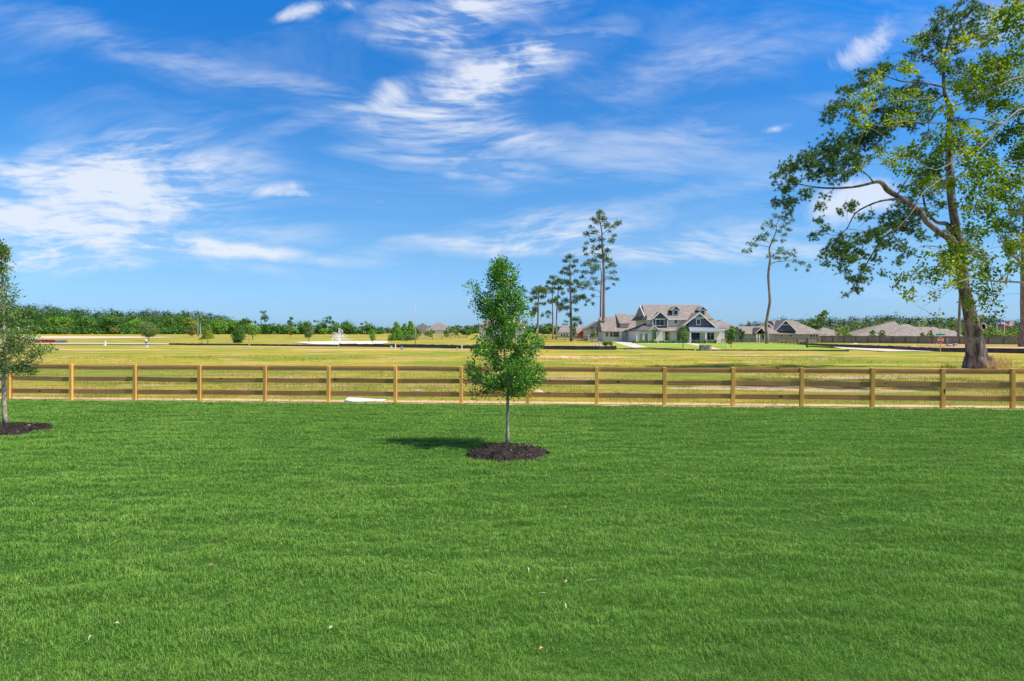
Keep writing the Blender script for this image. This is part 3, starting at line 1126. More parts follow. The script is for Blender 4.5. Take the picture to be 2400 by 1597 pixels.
def skeleton_tubes(mb, limbs, conv, sides=9, wob=.05):
    """limbs: list of [(px, py, width px), ...] with optional depth offset; returns nodes for twigs"""
    nodes = []
    for li, (pts, dy0, dy1) in enumerate(limbs):
        P_, R = [], []
        n = len(pts)
        for i, (x, y, w) in enumerate(pts):
            t = i / max(1, n - 1)
            P_.append(conv(x, y, dy0 + (dy1 - dy0) * t))
            R.append(conv.k * w / 2)
        # smooth the path
        S, RR = [], []
        for i in range(n - 1):
            p0, p1, p2, p3 = P_[max(0, i - 1)], P_[i], P_[i + 1], P_[min(n - 1, i + 2)]
            m_ = 4
            for j in range(m_):
                t = j / m_
                c = .5 * ((2 * p1) + (p2 - p0) * t + (2 * p0 - 5 * p1 + 4 * p2 - p3) * t * t + (3 * p1 - p0 - 3 * p2 + p3) * t ** 3)
                S.append(c)
                RR.append(R[i] * (1 - t) + R[i + 1] * t)
        S.append(P_[-1])
        RR.append(R[-1])
        mb.tube(S, RR, sides, wob=wob, seed=li)
        for s_, r_ in zip(S, RR):
            nodes.append((s_, r_))
    return nodes


class Conv:
    """photo pixel (in an enlarged crop) -> world point near depth d"""
    def __init__(s, ox, oy, sc, d, lift=0.0):
        s.ox, s.oy, s.sc, s.d = ox, oy, sc, d
        s.k = d / F / sc

    def __call__(s, x, y, dy=0.0):
        d = s.d + dy
        px, py = s.ox + x / s.sc, s.oy + y / s.sc
        # keep the size measured at the trunk's depth, move the point in depth
        return Vector(((px - 1200) / F * d, d, H - (py - HOR) / F * d))


def starbursts(centres, rng, n_needle, length, width, up=.25):
    """tufts of needles round each centre with its own outward axis"""
    C = np.repeat(centres, n_needle, 0)
    ax = unit(rng.normal(0, 1, centres.shape) + np.array([0, 0, up * 2]))
    A = np.repeat(ax, n_needle, 0)
    D = unit(rng.normal(0, 1, C.shape)) + A * .7
    L = rng.uniform(.55, 1.1, len(C)) * length
    return needles(C, D, L, np.full(len(C), width) * rng.uniform(.7, 1.3, len(C)), rng)


def twig_links(mb, nodes, centres, rnd, r0, kmax=1.0, sag=.06, sides=4):
    N_ = np.array([tuple(n_[0]) for n_ in nodes])
    for c in centres:
        d = np.linalg.norm(N_ - np.array(c), axis=1) + .35 * np.maximum(0, N_[:, 2] - c[2])
        i = int(np.argmin(d))
        a = nodes[i][0]
        c = Vector(c)
        L = (c - a).length
        r_ = min(r0 * (.5 + .35 * L), nodes[i][1] * .7)
        path = curve(a, c, 4, (0, 0, -sag * L * rnd.uniform(-.6, 1)), .04, rnd)
        mb.tube(path, [r_ * (1 - .75 * j / 4) for j in range(5)], sides, cap=False)
        nodes += [(path[2], r_ * .6), (path[3], r_ * .45), (path[4], r_ * .3)]
        N_ = np.array([tuple(n_[0]) for n_ in nodes])


def big_pine():
    d = 45.0
    base = G(2293, 864)
    root = thing('pine_tree', 'huge leaning pine with a knothole in its thick furrowed trunk behind the fence', 'tree', base)
    A = Conv(1780, 0, 3.135, base.y)
    B = Conv(1780, 400, 3.135, base.y)

    def b2a(p):
        return (p[0], p[1] + 400 * 3.135, p[2])
    trunk = [(1612, 1475, 172), (1603, 1430, 154), (1590, 1330, 132), (1556, 1100, 106), (1526, 960, 98), (1502, 850, 90), (1484, 700, 86), (1472, 560, 80), (1440, 400, 70), (1410, 200, 64)]
    trunk = [b2a(p) for p in trunk] + [(1402, 1300, 64), (1395, 1180, 58), (1392, 1000, 48), (1400, 820, 42), (1365, 690, 32), (1352, 560, 26), (1362, 400, 18), (1400, 250, 12), (1480, 100, 8), (1550, 20, 4)]
    mb = MB()
    # the trunk with furrowed, flared surface
    trunk = [(x_, y_, w_ * (1 if y_ > 2500 else .84)) for x_, y_, w_ in trunk]
    nodes = skeleton_tubes(mb, [(trunk, 0, 0)], A, 28, .035)
    # root flare
    for a_ in (0.2, 1.3, 2.5, 3.4, 4.4, 5.5):
        p0 = base + Vector((math.cos(a_) * .5, math.sin(a_) * .5, .75))
        p1 = base + Vector((math.cos(a_) * (1.15 if a_ in (5.5, .2) else .85), math.sin(a_) * .85, -.08))
        mb.tube([p0, p0.lerp(p1, .55) + Vector((0, 0, -.1)), p1], [.32, .26, .12], 8, wob=.1, seed=int(a_ * 10))
    mb.build('trunk', pine_bark, root, smooth=True)
    mb = MB()
    kp = B(1596, 1150 - 1, -.0)
    kc = kp + Vector((.06, -.57, 0))
    kh = MB()
    ring = [kc + Vector((math.cos(a) * .17, .03 * math.sin(3 * a), math.sin(a) * .24)) for a in np.linspace(0, 2 * np.pi, 13)[:-1]]
    kh.add([tuple(p) for p in ring] + [tuple(kc + Vector((0, .10, 0)))], [(i, (i + 1) % 12, 12) for i in range(12)])
    kh.build('knothole', mat('knothole_dark', (.012, .010, .010), (.02, .015, .012), 5, 1), root)
    rm = MB()
    rm.tube([Vector(p) for p in ring] + [Vector(ring[0])], [.045] * 13, 6, wob=.3, seed=4)
    rm.build('knothole_rim', mat('bare_wood', (.55, .45, .36), (.40, .32, .25), 8, .8), root, smooth=True)
    limbs = [
        ([b2a(p) for p in [(1430, 560, 80), (1398, 500, 66), (1330, 460, 48), (1225, 375, 44), (1180, 300, 40), (1070, 222, 38), (950, 150, 46), (900, 92, 36), (850, 86, 26), (700, 120, 20), (500, 130, 16), (340, 110, 12), (230, 80, 8), (110, 40, 3)]], -.4, -2.5),
        ([b2a(p) for p in [(1030, 208, 22), (900, 222, 16), (790, 262, 14), (700, 320, 11), (640, 430, 8), (560, 475, 5), (480, 460, 3)]], -1.5, -1.0),
        ([b2a(p) for p in [(1200, 350, 26), (1060, 400, 18), (925, 480, 14), (860, 565, 12), (790, 680, 10), (740, 790, 6), (690, 900, 3)]], -1.0, .5),
        ([b2a(p) for p in [(1400, 520, 60), (1385, 400, 40), (1300, 380, 26), (1230, 300, 20), (1200, 180, 14), (1180, 60, 10), (1100, -60, 6)]], 0, 1.5),
        ([b2a(p) for p in [(1340, 568, 10), (1270, 556, 7), (1180, 555, 3)]], 0, .2),
        ([b2a(p) for p in [(840, 92, 14), (800, 40, 10), (740, -10, 7), (690, -80, 4)]], -2, -2.3),
        ([(1350, 780, 26), (1290, 830, 20), (1240, 900, 16), (1100, 900, 12), (950, 880, 9), (800, 830, 6), (640, 860, 3)], 0, 1.5),
        ([(1350, 640, 18), (1200, 610, 14), (1050, 600, 10), (900, 560, 7), (760, 600, 4)], 0, -1.5),
        ([(1352, 700, 18), (1250, 760, 14), (1100, 790, 12), (900, 900, 9), (720, 960, 7), (560, 1100, 5), (400, 1200, 3)], .5, 2),
        ([(1355, 560, 12), (1280, 470, 9), (1180, 420, 5)], 0, .8),
        ([(1370, 420, 10), (1320, 330, 7), (1240, 280, 4)], 0, -.6),
        ([(1400, 300, 9), (1390, 190, 6), (1340, 90, 3)], 0, .5),
        ([(1430, 1330, 20), (1500, 1260, 14), (1600, 1200, 9), (1700, 1120, 5)], 0, 1.5),
        ([b2a(p) for p in [(1505, 560, 14), (1600, 590, 9), (1720, 640, 4)]], 0, 1),
    ]
    limbs = [([(x_, y_, w_ * .85) for x_, y_, w_ in l_], a_, b2_) for l_, a_, b2_ in limbs]
    nodes += skeleton_tubes(mb, limbs, A, 9, .06)
    # foliage masses: crop x, crop y, radius, depth offset
    cl = [(150, 1260, 55), (250, 1220, 80), (350, 1190, 105), (450, 1150, 110), (550, 1080, 115), (620, 1180, 115), (700, 1020, 115), (800, 1000, 115), (900, 980, 90), (700, 1150, 90), (560, 1290, 80), (400, 1300, 65),
          (250, 1320, 60), (180, 1400, 50), (130, 1500, 45), (250, 1500, 55), (330, 1440, 55), (120, 1320, 35), (220, 1570, 40), (480, 1240, 70), (650, 1270, 50),
          (500, 830, 40), (480, 900, 32), (560, 800, 45), (620, 680, 50), (600, 760, 60), (720, 650, 75), (800, 560, 60), (880, 520, 65), (960, 480, 50), (850, 700, 75), (1000, 690, 75), (1000, 800, 100), (900, 820, 85),
          (1100, 700, 80), (1150, 850, 95), (740, 540, 30), (650, 880, 50), (560, 870, 35), (1090, 930, 70), (1180, 620, 60), (1250, 700, 60), (940, 900, 70),
          (1130, 420, 50), (1200, 350, 55), (1250, 280, 75), (1300, 220, 65), (1400, 130, 70), (1350, 80, 40), (1500, 150, 75), (1550, 60, 55), (1600, 110, 65), (1650, 70, 50), (1450, 250, 75), (1350, 330, 65),
          (1160, 290, 35), (1280, 170, 40), (1480, 20, 35), (1580, 10, 30), (1240, 420, 50), (1330, 450, 50), (1450, 350, 60), (1560, 220, 55), (1400, 520, 50), (1500, 480, 60), (1480, 640, 60), (1560, 760, 60), (1240, 1000, 60), (1300, 1120, 60), (1200, 1180, 60), (1480, 900, 60), (1250, 1290, 70),
          (1630, 260, 60), (1700, 420, 70), (1620, 640, 70), (1700, 760, 60)]
    cl = [(x, y, r_) for x, y, r_ in cl]
    low = [(1010, 330, 95), (1080, 250, 75), (960, 410, 90), (1080, 440, 85), (1130, 350, 80), (860, 460, 75), (700, 520, 75), (610, 520, 72), (560, 590, 72), (640, 610, 80), (480, 640, 48), (750, 620, 62), (620, 720, 46),
           (730, 800, 62), (690, 880, 42), (615, 905, 24), (490, 700, 24), (420, 480, 32), (450, 380, 40), (500, 430, 38), (700, 260, 48), (620, 290, 46), (750, 340, 38), (450, 270, 40), (400, 465, 22), (1050, 560, 56),
           (1100, 600, 46), (1040, 680, 30), (1010, 640, 30), (520, 560, 45), (910, 740, 30), (850, 650, 40), (790, 480, 60), (900, 560, 50), (1180, 480, 50), (960, 520, 50), (1150, 160, 60), (1070, 120, 40), (830, 320, 24), (470, 180, 30), (1240, 330, 50), (1300, 260, 50),
           (200, 240, 30), (120, 250, 24), (180, 150, 30), (230, 200, 30), (750, 720, 45), (820, 740, 28), (680, 800, 35), (1330, 470, 35), (1250, 180, 40), (1180, 60, 60), (660, 660, 55)]
    cl += [(x, y + 1254, r_) for x, y, r_ in low]
    rng = np.random.default_rng(77)
    rnd = random.Random(77)
    C, tips = [], []
    for x, y, r_ in cl:
        R = r_ * A.k
        c = A(x, y, rng.uniform(-2.2, 2.2) + (-1.2 if x < 900 else 0))
        tips.append(tuple(c))
        n = max(10, int(105 * (R / .75) ** 1.9))
        q = unit(rng.normal(0, 1, (n, 3))) * (rng.random((n, 1)) ** .5) * R * 1.15
        hub = q[rng.integers(0, max(2, n // 7), n)]
        q = hub + rng.normal(0, .17, (n, 3))
        q[:, 2] *= .75
        C.append(np.array(c) + q)
        for j in range(max(1, int(R * 3))):
            e = np.array(c) + q[j]
            tips.append(tuple(e))
    twig_links(mb, nodes, tips, rnd, .035)
    for i in range(130):
        a = nodes[rnd.randrange(len(nodes) // 3, len(nodes))]
        dv = Vector((rnd.gauss(-.2, .8), rnd.gauss(0, .6), rnd.gauss(-.1, .55))).normalized() * rnd.uniform(.5, 1.6)
        mb.tube(curve(a[0], a[0] + dv, 5, (0, 0, rnd.uniform(-.15, .15)), .05, rnd), [.018, .015, .012, .009, .007, .004], 3, cap=False)
    mb.build('limbs', pine_bark, root, smooth=True)
    C = np.concatenate(C)
    V = starbursts(C, rng, 28, .22, .029)
    tone = np.repeat(np.clip(rng.normal(.34, .24, len(C)), 0, .95), 28) + rng.normal(0, .06, len(C) * 28)
    dead = np.repeat(rng.random(len(C)) < .02, 28)
    tone[dead] = 1
    fast('crown', V, 3, pine_leaf, root, tint=np.clip(tone, 0, 1))
    # pine cones in the top
    return root


big_pine()


def gum_tree():
    """broadleaf tree standing just outside the right edge, branches reach into the picture"""
    d = 29.0
    base = Vector(((2560 - 1200) / F * d, d, 0))
    root = thing('broadleaf_tree', 'bright yellow green broadleaf tree reaching in from the right edge in front of the pine', 'tree', base)
    A = Conv(1780, 0, 3.135, d)
    mb = MB()

    def lo(p):
        return (p[0], p[1] + 1254, p[2])
    X = 2445
    trunk = [(X, 2790 + 240, 90), (X, 2500, 74), (X - 10, 2000, 66), (X - 20, 1500, 56), (X - 40, 1000, 44), (X - 60, 500, 30), (X - 100, 100, 16), (X - 130, -300, 6)]
    nodes = skeleton_tubes(mb, [(trunk, 0, 0)], A, 12, .05)
    mb.build('trunk', bark_mat('grey_bark', (.34, .31, .27), (.22, .20, .17), 6, bdist=.02), root, smooth=True)
    mb = MB()
    limbs = [
        ([(X - 30, 1000, 30), (2100, 820, 22), (1944, 795, 18), (1790, 905, 13), (1700, 895, 11), (1560, 872, 9), (1450, 902, 8), (1250, 905, 6), (1060, 893, 4), (1000, 910, 2)], 0, -1.5),
        ([(X - 20, 1300, 26), (2150, 900, 20), (1944, 800, 14), (1780, 925, 12), (1620, 1095, 10), (1480, 1180, 8), (1330, 1320, 6), (1200, 1420, 5), (1130, 1550, 4), (990, 1700, 2)], 0, -3),
        ([(X, 2300, 30), (2200, 2110, 20), (1944, 2078, 13), (1700, 2064, 10), (1560, 2046, 8), (1420, 2090, 6), (1300, 2134, 4), (1130, 2224, 2)], 0, -2.5),
        ([(X - 30, 800, 26), (2150, 640, 18), (1944, 570, 12), (1780, 620, 9), (1640, 690, 7), (1500, 720, 4)], 0, -1),
        ([(X - 40, 650, 22), (2150, 480, 16), (1944, 470, 10), (1860, 430, 8), (1815, 370, 6), (1800, 250, 3)], 0, .5),
        ([(X - 50, 500, 18), (2100, 300, 12), (1900, 200, 8), (1750, 250, 5), (1640, 300, 3)], 0, -2),
        ([(X - 20, 1500, 24), (2180, 1250, 16), (1944, 1180, 11), (1780, 1230, 9), (1600, 1290, 6), (1450, 1300, 4), (1300, 1290, 2)], 0, -1.5),
        ([(X - 10, 1900, 24), (2200, 1620, 16), (1944, 1570, 11), (1800, 1560, 8), (1680, 1640, 6), (1600, 1700, 4), (1480, 1860, 3)], 0, -1),
        ([(1500, 1130, 8), (1300, 1250, 6), (1100, 1160, 4), (900, 1200, 3), (760, 1220, 2)], -2, -3),
        ([(1450, 902, 7), (1300, 740, 5), (1050, 740, 4), (850, 770, 3), (680, 790, 2)], -1, -2),
        ([(1700, 2064, 8), (1720, 2200, 5), (1690, 2300, 3), (1700, 2340, 1.5)], -1, -1.5),
        ([(1560, 2046, 6), (1480, 1920, 5), (1420, 1840, 3)], -2, -2.5),
        ([(1640, 690, 6), (1450, 500, 5), (1300, 450, 3)], -1, -1.5),
        ([(1640, 300, 4), (1500, 420, 3), (1250, 330, 2)], -2, -2.3),
        ([(1200, 1420, 4), (1080, 1330, 3), (950, 1350, 1.5)], -3, -3),
        ([(1944, 1330, 7), (1800, 1480, 5), (1650, 1530, 4)], 0, -1),
    ]
    nodes += skeleton_tubes(mb, limbs, A, 6, .05)
    cl = [(1850, 100, 90), (1700, 260, 80), (1760, 160, 80), (1900, 210, 90), (1650, 480, 95), (1800, 450, 90), (1550, 560, 80), (1700, 600, 120), (1850, 600, 120), (1600, 700, 80), (1750, 780, 80), (1900, 800, 80),
          (1420, 620, 55), (1500, 650, 60), (1350, 460, 50), (1500, 290, 50), (1050, 500, 50), (1100, 520, 40), (870, 600, 52), (720, 740, 55), (800, 690, 45), (680, 785, 45), (790, 800, 48), (750, 900, 46), (780, 940, 32),
          (1000, 700, 52), (1110, 720, 48), (1220, 740, 60), (1000, 880, 52), (1060, 860, 40), (1390, 790, 50), (1400, 1000, 100), (1460, 1060, 70), (1150, 1100, 70), (1050, 1120, 55), (870, 1110, 42), (950, 1170, 40),
          (760, 1220, 34), (1010, 1230, 34), (1110, 1250, 50), (1260, 1250, 65), (1310, 1190, 60), (1170, 1370, 60), (1240, 1330, 50), (1310, 1380, 50), (1400, 1330, 65), (1600, 1190, 100), (1700, 1250, 100), (1650, 1060, 80),
          (1800, 1010, 80), (1900, 1150, 90), (1760, 1380, 80), (1860, 1320, 80), (1600, 1400, 70), (1500, 1490, 46), (1900, 950, 70), (1550, 1320, 60), (1180, 290, 30), (1110, 305, 18), (1380, 400, 30), (1900, 380, 70), (1930, 30, 70), (1700, 900, 50), (1560, 960, 40), (1850, 1440, 60), (1520, 1140, 60)]
    low = [(1650, 250, 55), (1740, 120, 60), (1700, 300, 60), (1800, 400, 70), (1560, 300, 50), (1560, 420, 50), (1450, 450, 32), (1600, 440, 60), (1400, 580, 66), (1450, 620, 84), (1550, 570, 66), (1650, 640, 75), (1500, 700, 70),
           (1400, 700, 74), (1300, 770, 60), (1200, 735, 42), (1150, 790, 36), (1050, 775, 36), (1020, 850, 24), (1205, 620, 28), (1110, 920, 32), (1060, 900, 22), (1280, 930, 26), (1480, 800, 48), (1600, 800, 56), (1700, 750, 56),
           (1540, 960, 42), (1640, 900, 46), (1700, 940, 34), (1745, 1065, 22), (1600, 1085, 24), (1310, 1080, 18), (1255, 1100, 14), (1780, 1000, 10), (1850, 560, 60), (1900, 300, 60), (1350, 640, 40), (1000, 800, 20), (1880, 700, 50), (1400, 860, 30), (1660, 1010, 24), (1780, 820, 36)]
    cl += [(x, y + 1254, r_) for x, y, r_ in low]
    # the part of the crown outside the picture
    rng = np.random.default_rng(5)
    for i in range(60):
        cl.append((rng.uniform(2000, 3000), rng.uniform(-250, 2100), rng.uniform(90, 150)))
    rnd = random.Random(5)
    Pl, Dl, Tn, tips = [], [], [], []
    for x, y, r_ in cl:
        R = r_ * A.k
        c = A(x, y, rng.uniform(-2.0, 2.0))
        tips.append(tuple(c))
        n = max(18, int((330 if x < 1960 else 170) * (R / .5) ** 1.8))
        q = unit(rng.normal(0, 1, (n, 3))) * (rng.random((n, 1)) ** .5) * R
        # leaves sit in small sprays
        k = max(2, n // 12)
        s_ = q[:k]
        q = s_[rng.integers(0, k, n)] + rng.normal(0, .11, (n, 3))
        for j in range(min(k, 4)):
            tips.append(tuple(np.array(c) + s_[j]))
        Pl.append(np.array(c) + q)
        Dl.append(unit(q) * .6 + rng.normal(0, .5, (n, 3)) + np.array([0, 0, -.25]))
        hue = rng.normal(.47 if x < 1500 else .40, .13)
        Tn.append(np.clip(rng.normal(hue, .22, n), 0, .97))
    twig_links(mb, nodes, tips, rnd, .020, sides=3)
    for i in range(150):
        a = nodes[rnd.randrange(len(nodes))]
        if a[0].x > A(2000, 0).x:
            continue
        dv = Vector((rnd.gauss(-.5, .8), rnd.gauss(0, .5), rnd.gauss(-.1, .55))).normalized() * rnd.uniform(.6, 1.9)
        mb.tube(curve(a[0], a[0] + dv, 5, (0, 0, rnd.uniform(-.15, .2)), .04, rnd), [.012, .010, .009, .007, .005, .003], 3, cap=False)
    # long bare hanging twigs
    for (x0, y0, x1, y1) in [(1450, 2090, 1180, 2260), (1350, 2120, 1150, 2330), (1300, 1260, 1010, 1690), (1944, 2150, 1500, 2300), (1560, 1000, 1100, 1760), (1740, 2060, 1690, 2310), (1300, 880, 1150, 1180), (1944, 1300, 1450, 1560), (1700, 1900, 1400, 1760)]:
        mb.tube(curve(A(x0, y0, -2), A(x1, y1, -2.5), 7, (0, 0, rnd.uniform(-.2, .3)), .02, rnd), [.011 * (1 - .1 * i) for i in range(8)], 3, cap=False)
    mb.build('limbs', mat('grey_twigs', (.40, .36, .30), (.27, .24, .20), 5, .9), root, smooth=True)
    P_ = np.concatenate(Pl)
    D = np.concatenate(Dl)
    n = len(P_)
    L = rng.uniform(.085, .165, n)
    V = leaf_quads(P_, D, L, L * rng.uniform(.7, .95, n), rng, .12)
    fast('crown', V, 4, gum_leaf, root, tint=np.concatenate(Tn))


gum_tree()


def pine(label, trunk, clusters, ox, oy, sc, basepx, seed, leafm, extra=(), burst=(12, .42, .055), dens=1.0, bark=None, name='pine_tree', group=None, depth=1.2, d=None):
    """pine from measured crop pixels"""
    b_ = G(*basepx) if d is None else Vector(((basepx[0] - 1200) / F * d, d, float(ground_z((basepx[0] - 1200) / F * d, d))))
    C_ = Conv(ox, oy, sc, b_.y)
    root = thing(name, label, 'tree', b_, group)
    rng = np.random.default_rng(seed)
    rnd = random.Random(seed)
    mb = MB()
    tr = list(trunk)
    # seat the foot on the land
    foot = (HOR + (H - b_.z) * F / b_.y - oy) * sc
    tr[0] = (tr[0][0], foot + 3, tr[0][2])
    nodes = skeleton_tubes(mb, [(tr, 0, 0)], C_, 10, .04)
    mb.build('trunk', bark or pine_bark_far, root, smooth=True)
    mb = MB()
    if extra:
        nodes += skeleton_tubes(mb, extra, C_, 6, .04)
    nodes = nodes[int(len(nodes) * .25):]
    Cc, tips = [], []
    for (x, y, rx, ry) in clusters:
        a, c_ = rx * C_.k, ry * C_.k
        c = C_(x, y, rng.uniform(-1, 1) * depth)
        tips.append(tuple(c))
        n = max(6, int(42 * dens * (a * max(c_, .35)) / .5))
        q = unit(rng.normal(0, 1, (n, 3))) * (rng.random((n, 1)) ** .5) * np.array([a * 1.08, (a + c_) / 2, c_ * 1.15])
        q[:, 2] += np.abs(q[:, 0]) * rng.uniform(-.35, .25) + rng.normal(0, .16, n)
        Cc.append(np.array(c) + q)
        tips += [tuple(np.array(c) + q[j]) for j in range(min(n, 2 + int(a)))]
    twig_links(mb, nodes, tips, rnd, .05, sides=3)
    mb.build('limbs', bark or pine_bark_far, root)
    Cc = np.concatenate(Cc)
    nn, L, wd = burst
    V = starbursts(Cc, rng, nn, L, wd)
    fast('crown', V, 3, leafm, root, tint=np.clip(np.repeat(rng.normal(.48, .22, len(Cc)), nn), 0, 1))
    return root


pine('lone thin pine with a crooked wavy trunk and sparse crown right of the big house',
     [(585, 1385, 44), (583, 1300, 36), (575, 1200, 30), (598, 1050, 27), (612, 950, 27), (602, 800, 25), (596, 700, 24), (608, 600, 24), (616, 520, 18), (606, 440, 16), (640, 350, 14), (672, 270, 11), (680, 200, 7), (710, 130, 3)],
     [(660, 110, 30, 16), (705, 125, 40, 18), (570, 190, 35, 18), (625, 170, 25, 20), (640, 215, 35, 20), (745, 145, 30, 16), (830, 150, 32, 10), (790, 185, 35, 12), (740, 215, 40, 16), (800, 250, 42, 12), (700, 262, 30, 12), (530, 240, 25, 13),
      (760, 300, 30, 10), (580, 290, 45, 16), (520, 320, 50, 18), (480, 350, 45, 15), (560, 350, 38, 14), (420, 390, 50, 15), (470, 402, 30, 12), (360, 462, 40, 12), (415, 455, 18, 26), (660, 360, 40, 12), (740, 360, 30, 10), (720, 440, 45, 16),
      (700, 470, 40, 16), (790, 480, 50, 15), (850, 445, 18, 13), (850, 500, 40, 17), (650, 520, 40, 13), (700, 532, 40, 10), (770, 530, 30, 10), (860, 560, 36, 12), (930, 582, 46, 12), (1000, 612, 30, 16), (985, 655, 24, 9), (790, 602, 26, 9), (870, 645, 16, 9), (590, 512, 18, 8)],
     1660, 480, 4.2375, (1798, 806.8), 21, pine_leaf, burst=(14, .44, .045), dens=1.25,
     extra=[([(612, 600, 10), (660, 572, 8), (740, 562, 7), (840, 560, 5), (950, 590, 3), (1000, 640, 2)], 0, -1), ([(606, 470, 8), (660, 490, 6), (760, 490, 5), (850, 500, 3)], 0, 1),
            ([(612, 420, 7), (540, 410, 5), (460, 400, 4), (360, 465, 2)], 0, -1), ([(610, 375, 6), (560, 365, 4), (500, 330, 3)], 0, 1), ([(676, 260, 6), (740, 230, 4), (850, 155, 2)], 0, .5)])

pine('tallest pine with a straight bare trunk left of the big house',
     [(800, 1370, 34), (803, 1200, 30), (805, 1000, 28), (806, 850, 26), (806, 700, 25), (800, 560, 22), (790, 450, 18), (785, 300, 13), (765, 180, 8), (765, 90, 3)],
     [(770, 112, 45, 22), (700, 180, 35, 18), (740, 205, 40, 22), (800, 180, 42, 26), (830, 240, 42, 26), (940, 222, 42, 24), (895, 252, 30, 16), (680, 250, 30, 14), (640, 322, 40, 22), (720, 302, 45, 18), (760, 150, 30, 22), (905, 340, 28, 16),
      (880, 390, 40, 22), (780, 382, 40, 22), (700, 392, 40, 18), (640, 412, 25, 13), (620, 470, 30, 20), (730, 462, 50, 22), (840, 482, 45, 22), (700, 502, 30, 14), (640, 522, 30, 14), (780, 540, 72, 26), (700, 580, 60, 20), (640, 612, 60, 22),
      (840, 580, 50, 26), (885, 622, 48, 22), (720, 662, 50, 22), (620, 692, 40, 18), (900, 692, 40, 13), (600, 742, 40, 16), (870, 752, 50, 10), (930, 762, 30, 9), (640, 822, 55, 20), (560, 802, 42, 20), (900, 812, 20, 8), (845, 857, 28, 9), (780, 440, 40, 18), (860, 300, 20, 14)],
     1220, 470, 4.127, (1414, 801), 22, pine_leaf2, burst=(14, .50, .05), dens=1.35,
     extra=[([(788, 330, 8), (840, 290, 6), (940, 225, 3)], 0, -1), ([(788, 360, 7), (720, 320, 5), (640, 325, 3)], 0, 1), ([(803, 600, 9), (720, 590, 6), (640, 615, 4)], 0, -1), ([(806, 700, 7), (880, 695, 5), (935, 760, 3)], 0, 1), ([(806, 860, 6), (845, 855, 3)], 0, 0)])
pine('slender pine directly behind the tallest pine, its low branch curving left',
     [(770, 1360, 22), (773, 1200, 19), (776, 1000, 17), (780, 850, 15), (785, 720, 11), (770, 640, 5)],
     [(740, 640, 40, 20), (690, 700, 45, 16), (740, 800, 42, 22), (690, 852, 30, 11), (650, 790, 40, 14), (700, 922, 25, 14), (650, 972, 30, 16), (700, 1000, 18, 18), (630, 1012, 18, 10), (610, 935, 20, 26), (830, 650, 30, 14), (560, 830, 40, 16), (600, 850, 30, 12), (710, 760, 40, 14)],
     1220, 470, 4.127, (1407, 799.5), 23, pine_leaf2, burst=(14, .50, .05), dens=1.2,
     extra=[([(778, 900, 8), (745, 870, 7), (690, 868, 5), (640, 860, 3)], 0, -1), ([(776, 930, 5), (720, 935, 4), (650, 970, 3), (630, 1020, 1.5)], 0, -1)])
pine('mid height pine with tufted crown two trees left of the tallest pine',
     [(490, 1365, 28), (488, 1200, 24), (485, 1000, 20), (482, 850, 17), (480, 700, 13), (476, 550, 4)],
     [(475, 548, 45, 22), (430, 590, 35, 16), (530, 590, 35, 18), (440, 662, 45, 20), (400, 692, 30, 18), (500, 640, 40, 18), (540, 682, 30, 13), (470, 712, 50, 18), (470, 800, 50, 26), (530, 780, 30, 16), (440, 780, 30, 14), (500, 872, 50, 26),
      (550, 942, 50, 26), (605, 930, 38, 22), (430, 970, 40, 22), (390, 1012, 40, 22), (520, 982, 40, 18), (440, 1042, 50, 20), (540, 1062, 25, 18), (470, 1112, 30, 16), (540, 1152, 50, 22), (580, 1190, 20, 13), (530, 1200, 25, 18)],
     1220, 470, 4.127, (1338.5, 800.5), 24, pine_leaf2, burst=(14, .55, .055), dens=1.3)
pine('thin pine with small tufts, right one of the close pair of pines',
     [(345, 1320, 16), (348, 1200, 14), (352, 1050, 13), (364, 880, 10), (370, 760, 4)],
     [(370, 770, 40, 24), (402, 800, 28, 16), (340, 802, 30, 16), (380, 850, 45, 20), (330, 852, 25, 13), (410, 900, 25, 13), (360, 942, 30, 13), (330, 972, 30, 16), (380, 1052, 25, 24), (350, 1002, 20, 12)],
     1220, 470, 4.127, (1303.5, 796.5), 25, pine_leaf2, burst=(13, .6, .07), dens=1.2)
pine('thin pine with a lopsided crown, left one of the close pair',
     [(313, 1320, 17), (312, 1200, 15), (310, 1000, 12), (310, 850, 9), (320, 745, 3)],
     [(310, 745, 40, 16), (270, 790, 30, 14), (312, 802, 35, 16), (280, 852, 30, 14), (300, 882, 30, 14), (290, 982, 30, 18), (270, 1082, 35, 13), (270, 1122, 20, 11), (325, 960, 20, 12), (250, 832, 18, 11)],
     1220, 470, 4.127, (1296, 796), 26, pine_leaf2, burst=(13, .6, .07), dens=1.2)
pine('flat topped round headed pine just right of the young oak crown',
     [(163, 1340, 20), (165, 1250, 18), (170, 1100, 15), (175, 950, 12), (185, 845, 6)],
     [(180, 850, 75, 22), (130, 890, 40, 18), (232, 890, 35, 18), (150, 942, 40, 14), (212, 932, 40, 14), (182, 1002, 50, 11), (232, 1002, 30, 10), (212, 1112, 20, 14), (140, 1052, 30, 34), (120, 1102, 25, 28), (200, 870, 60, 20), (105, 960, 20, 20)],
     1220, 470, 4.127, (1260, 797), 27, pine_leaf2, burst=(13, .6, .07), dens=1.3)

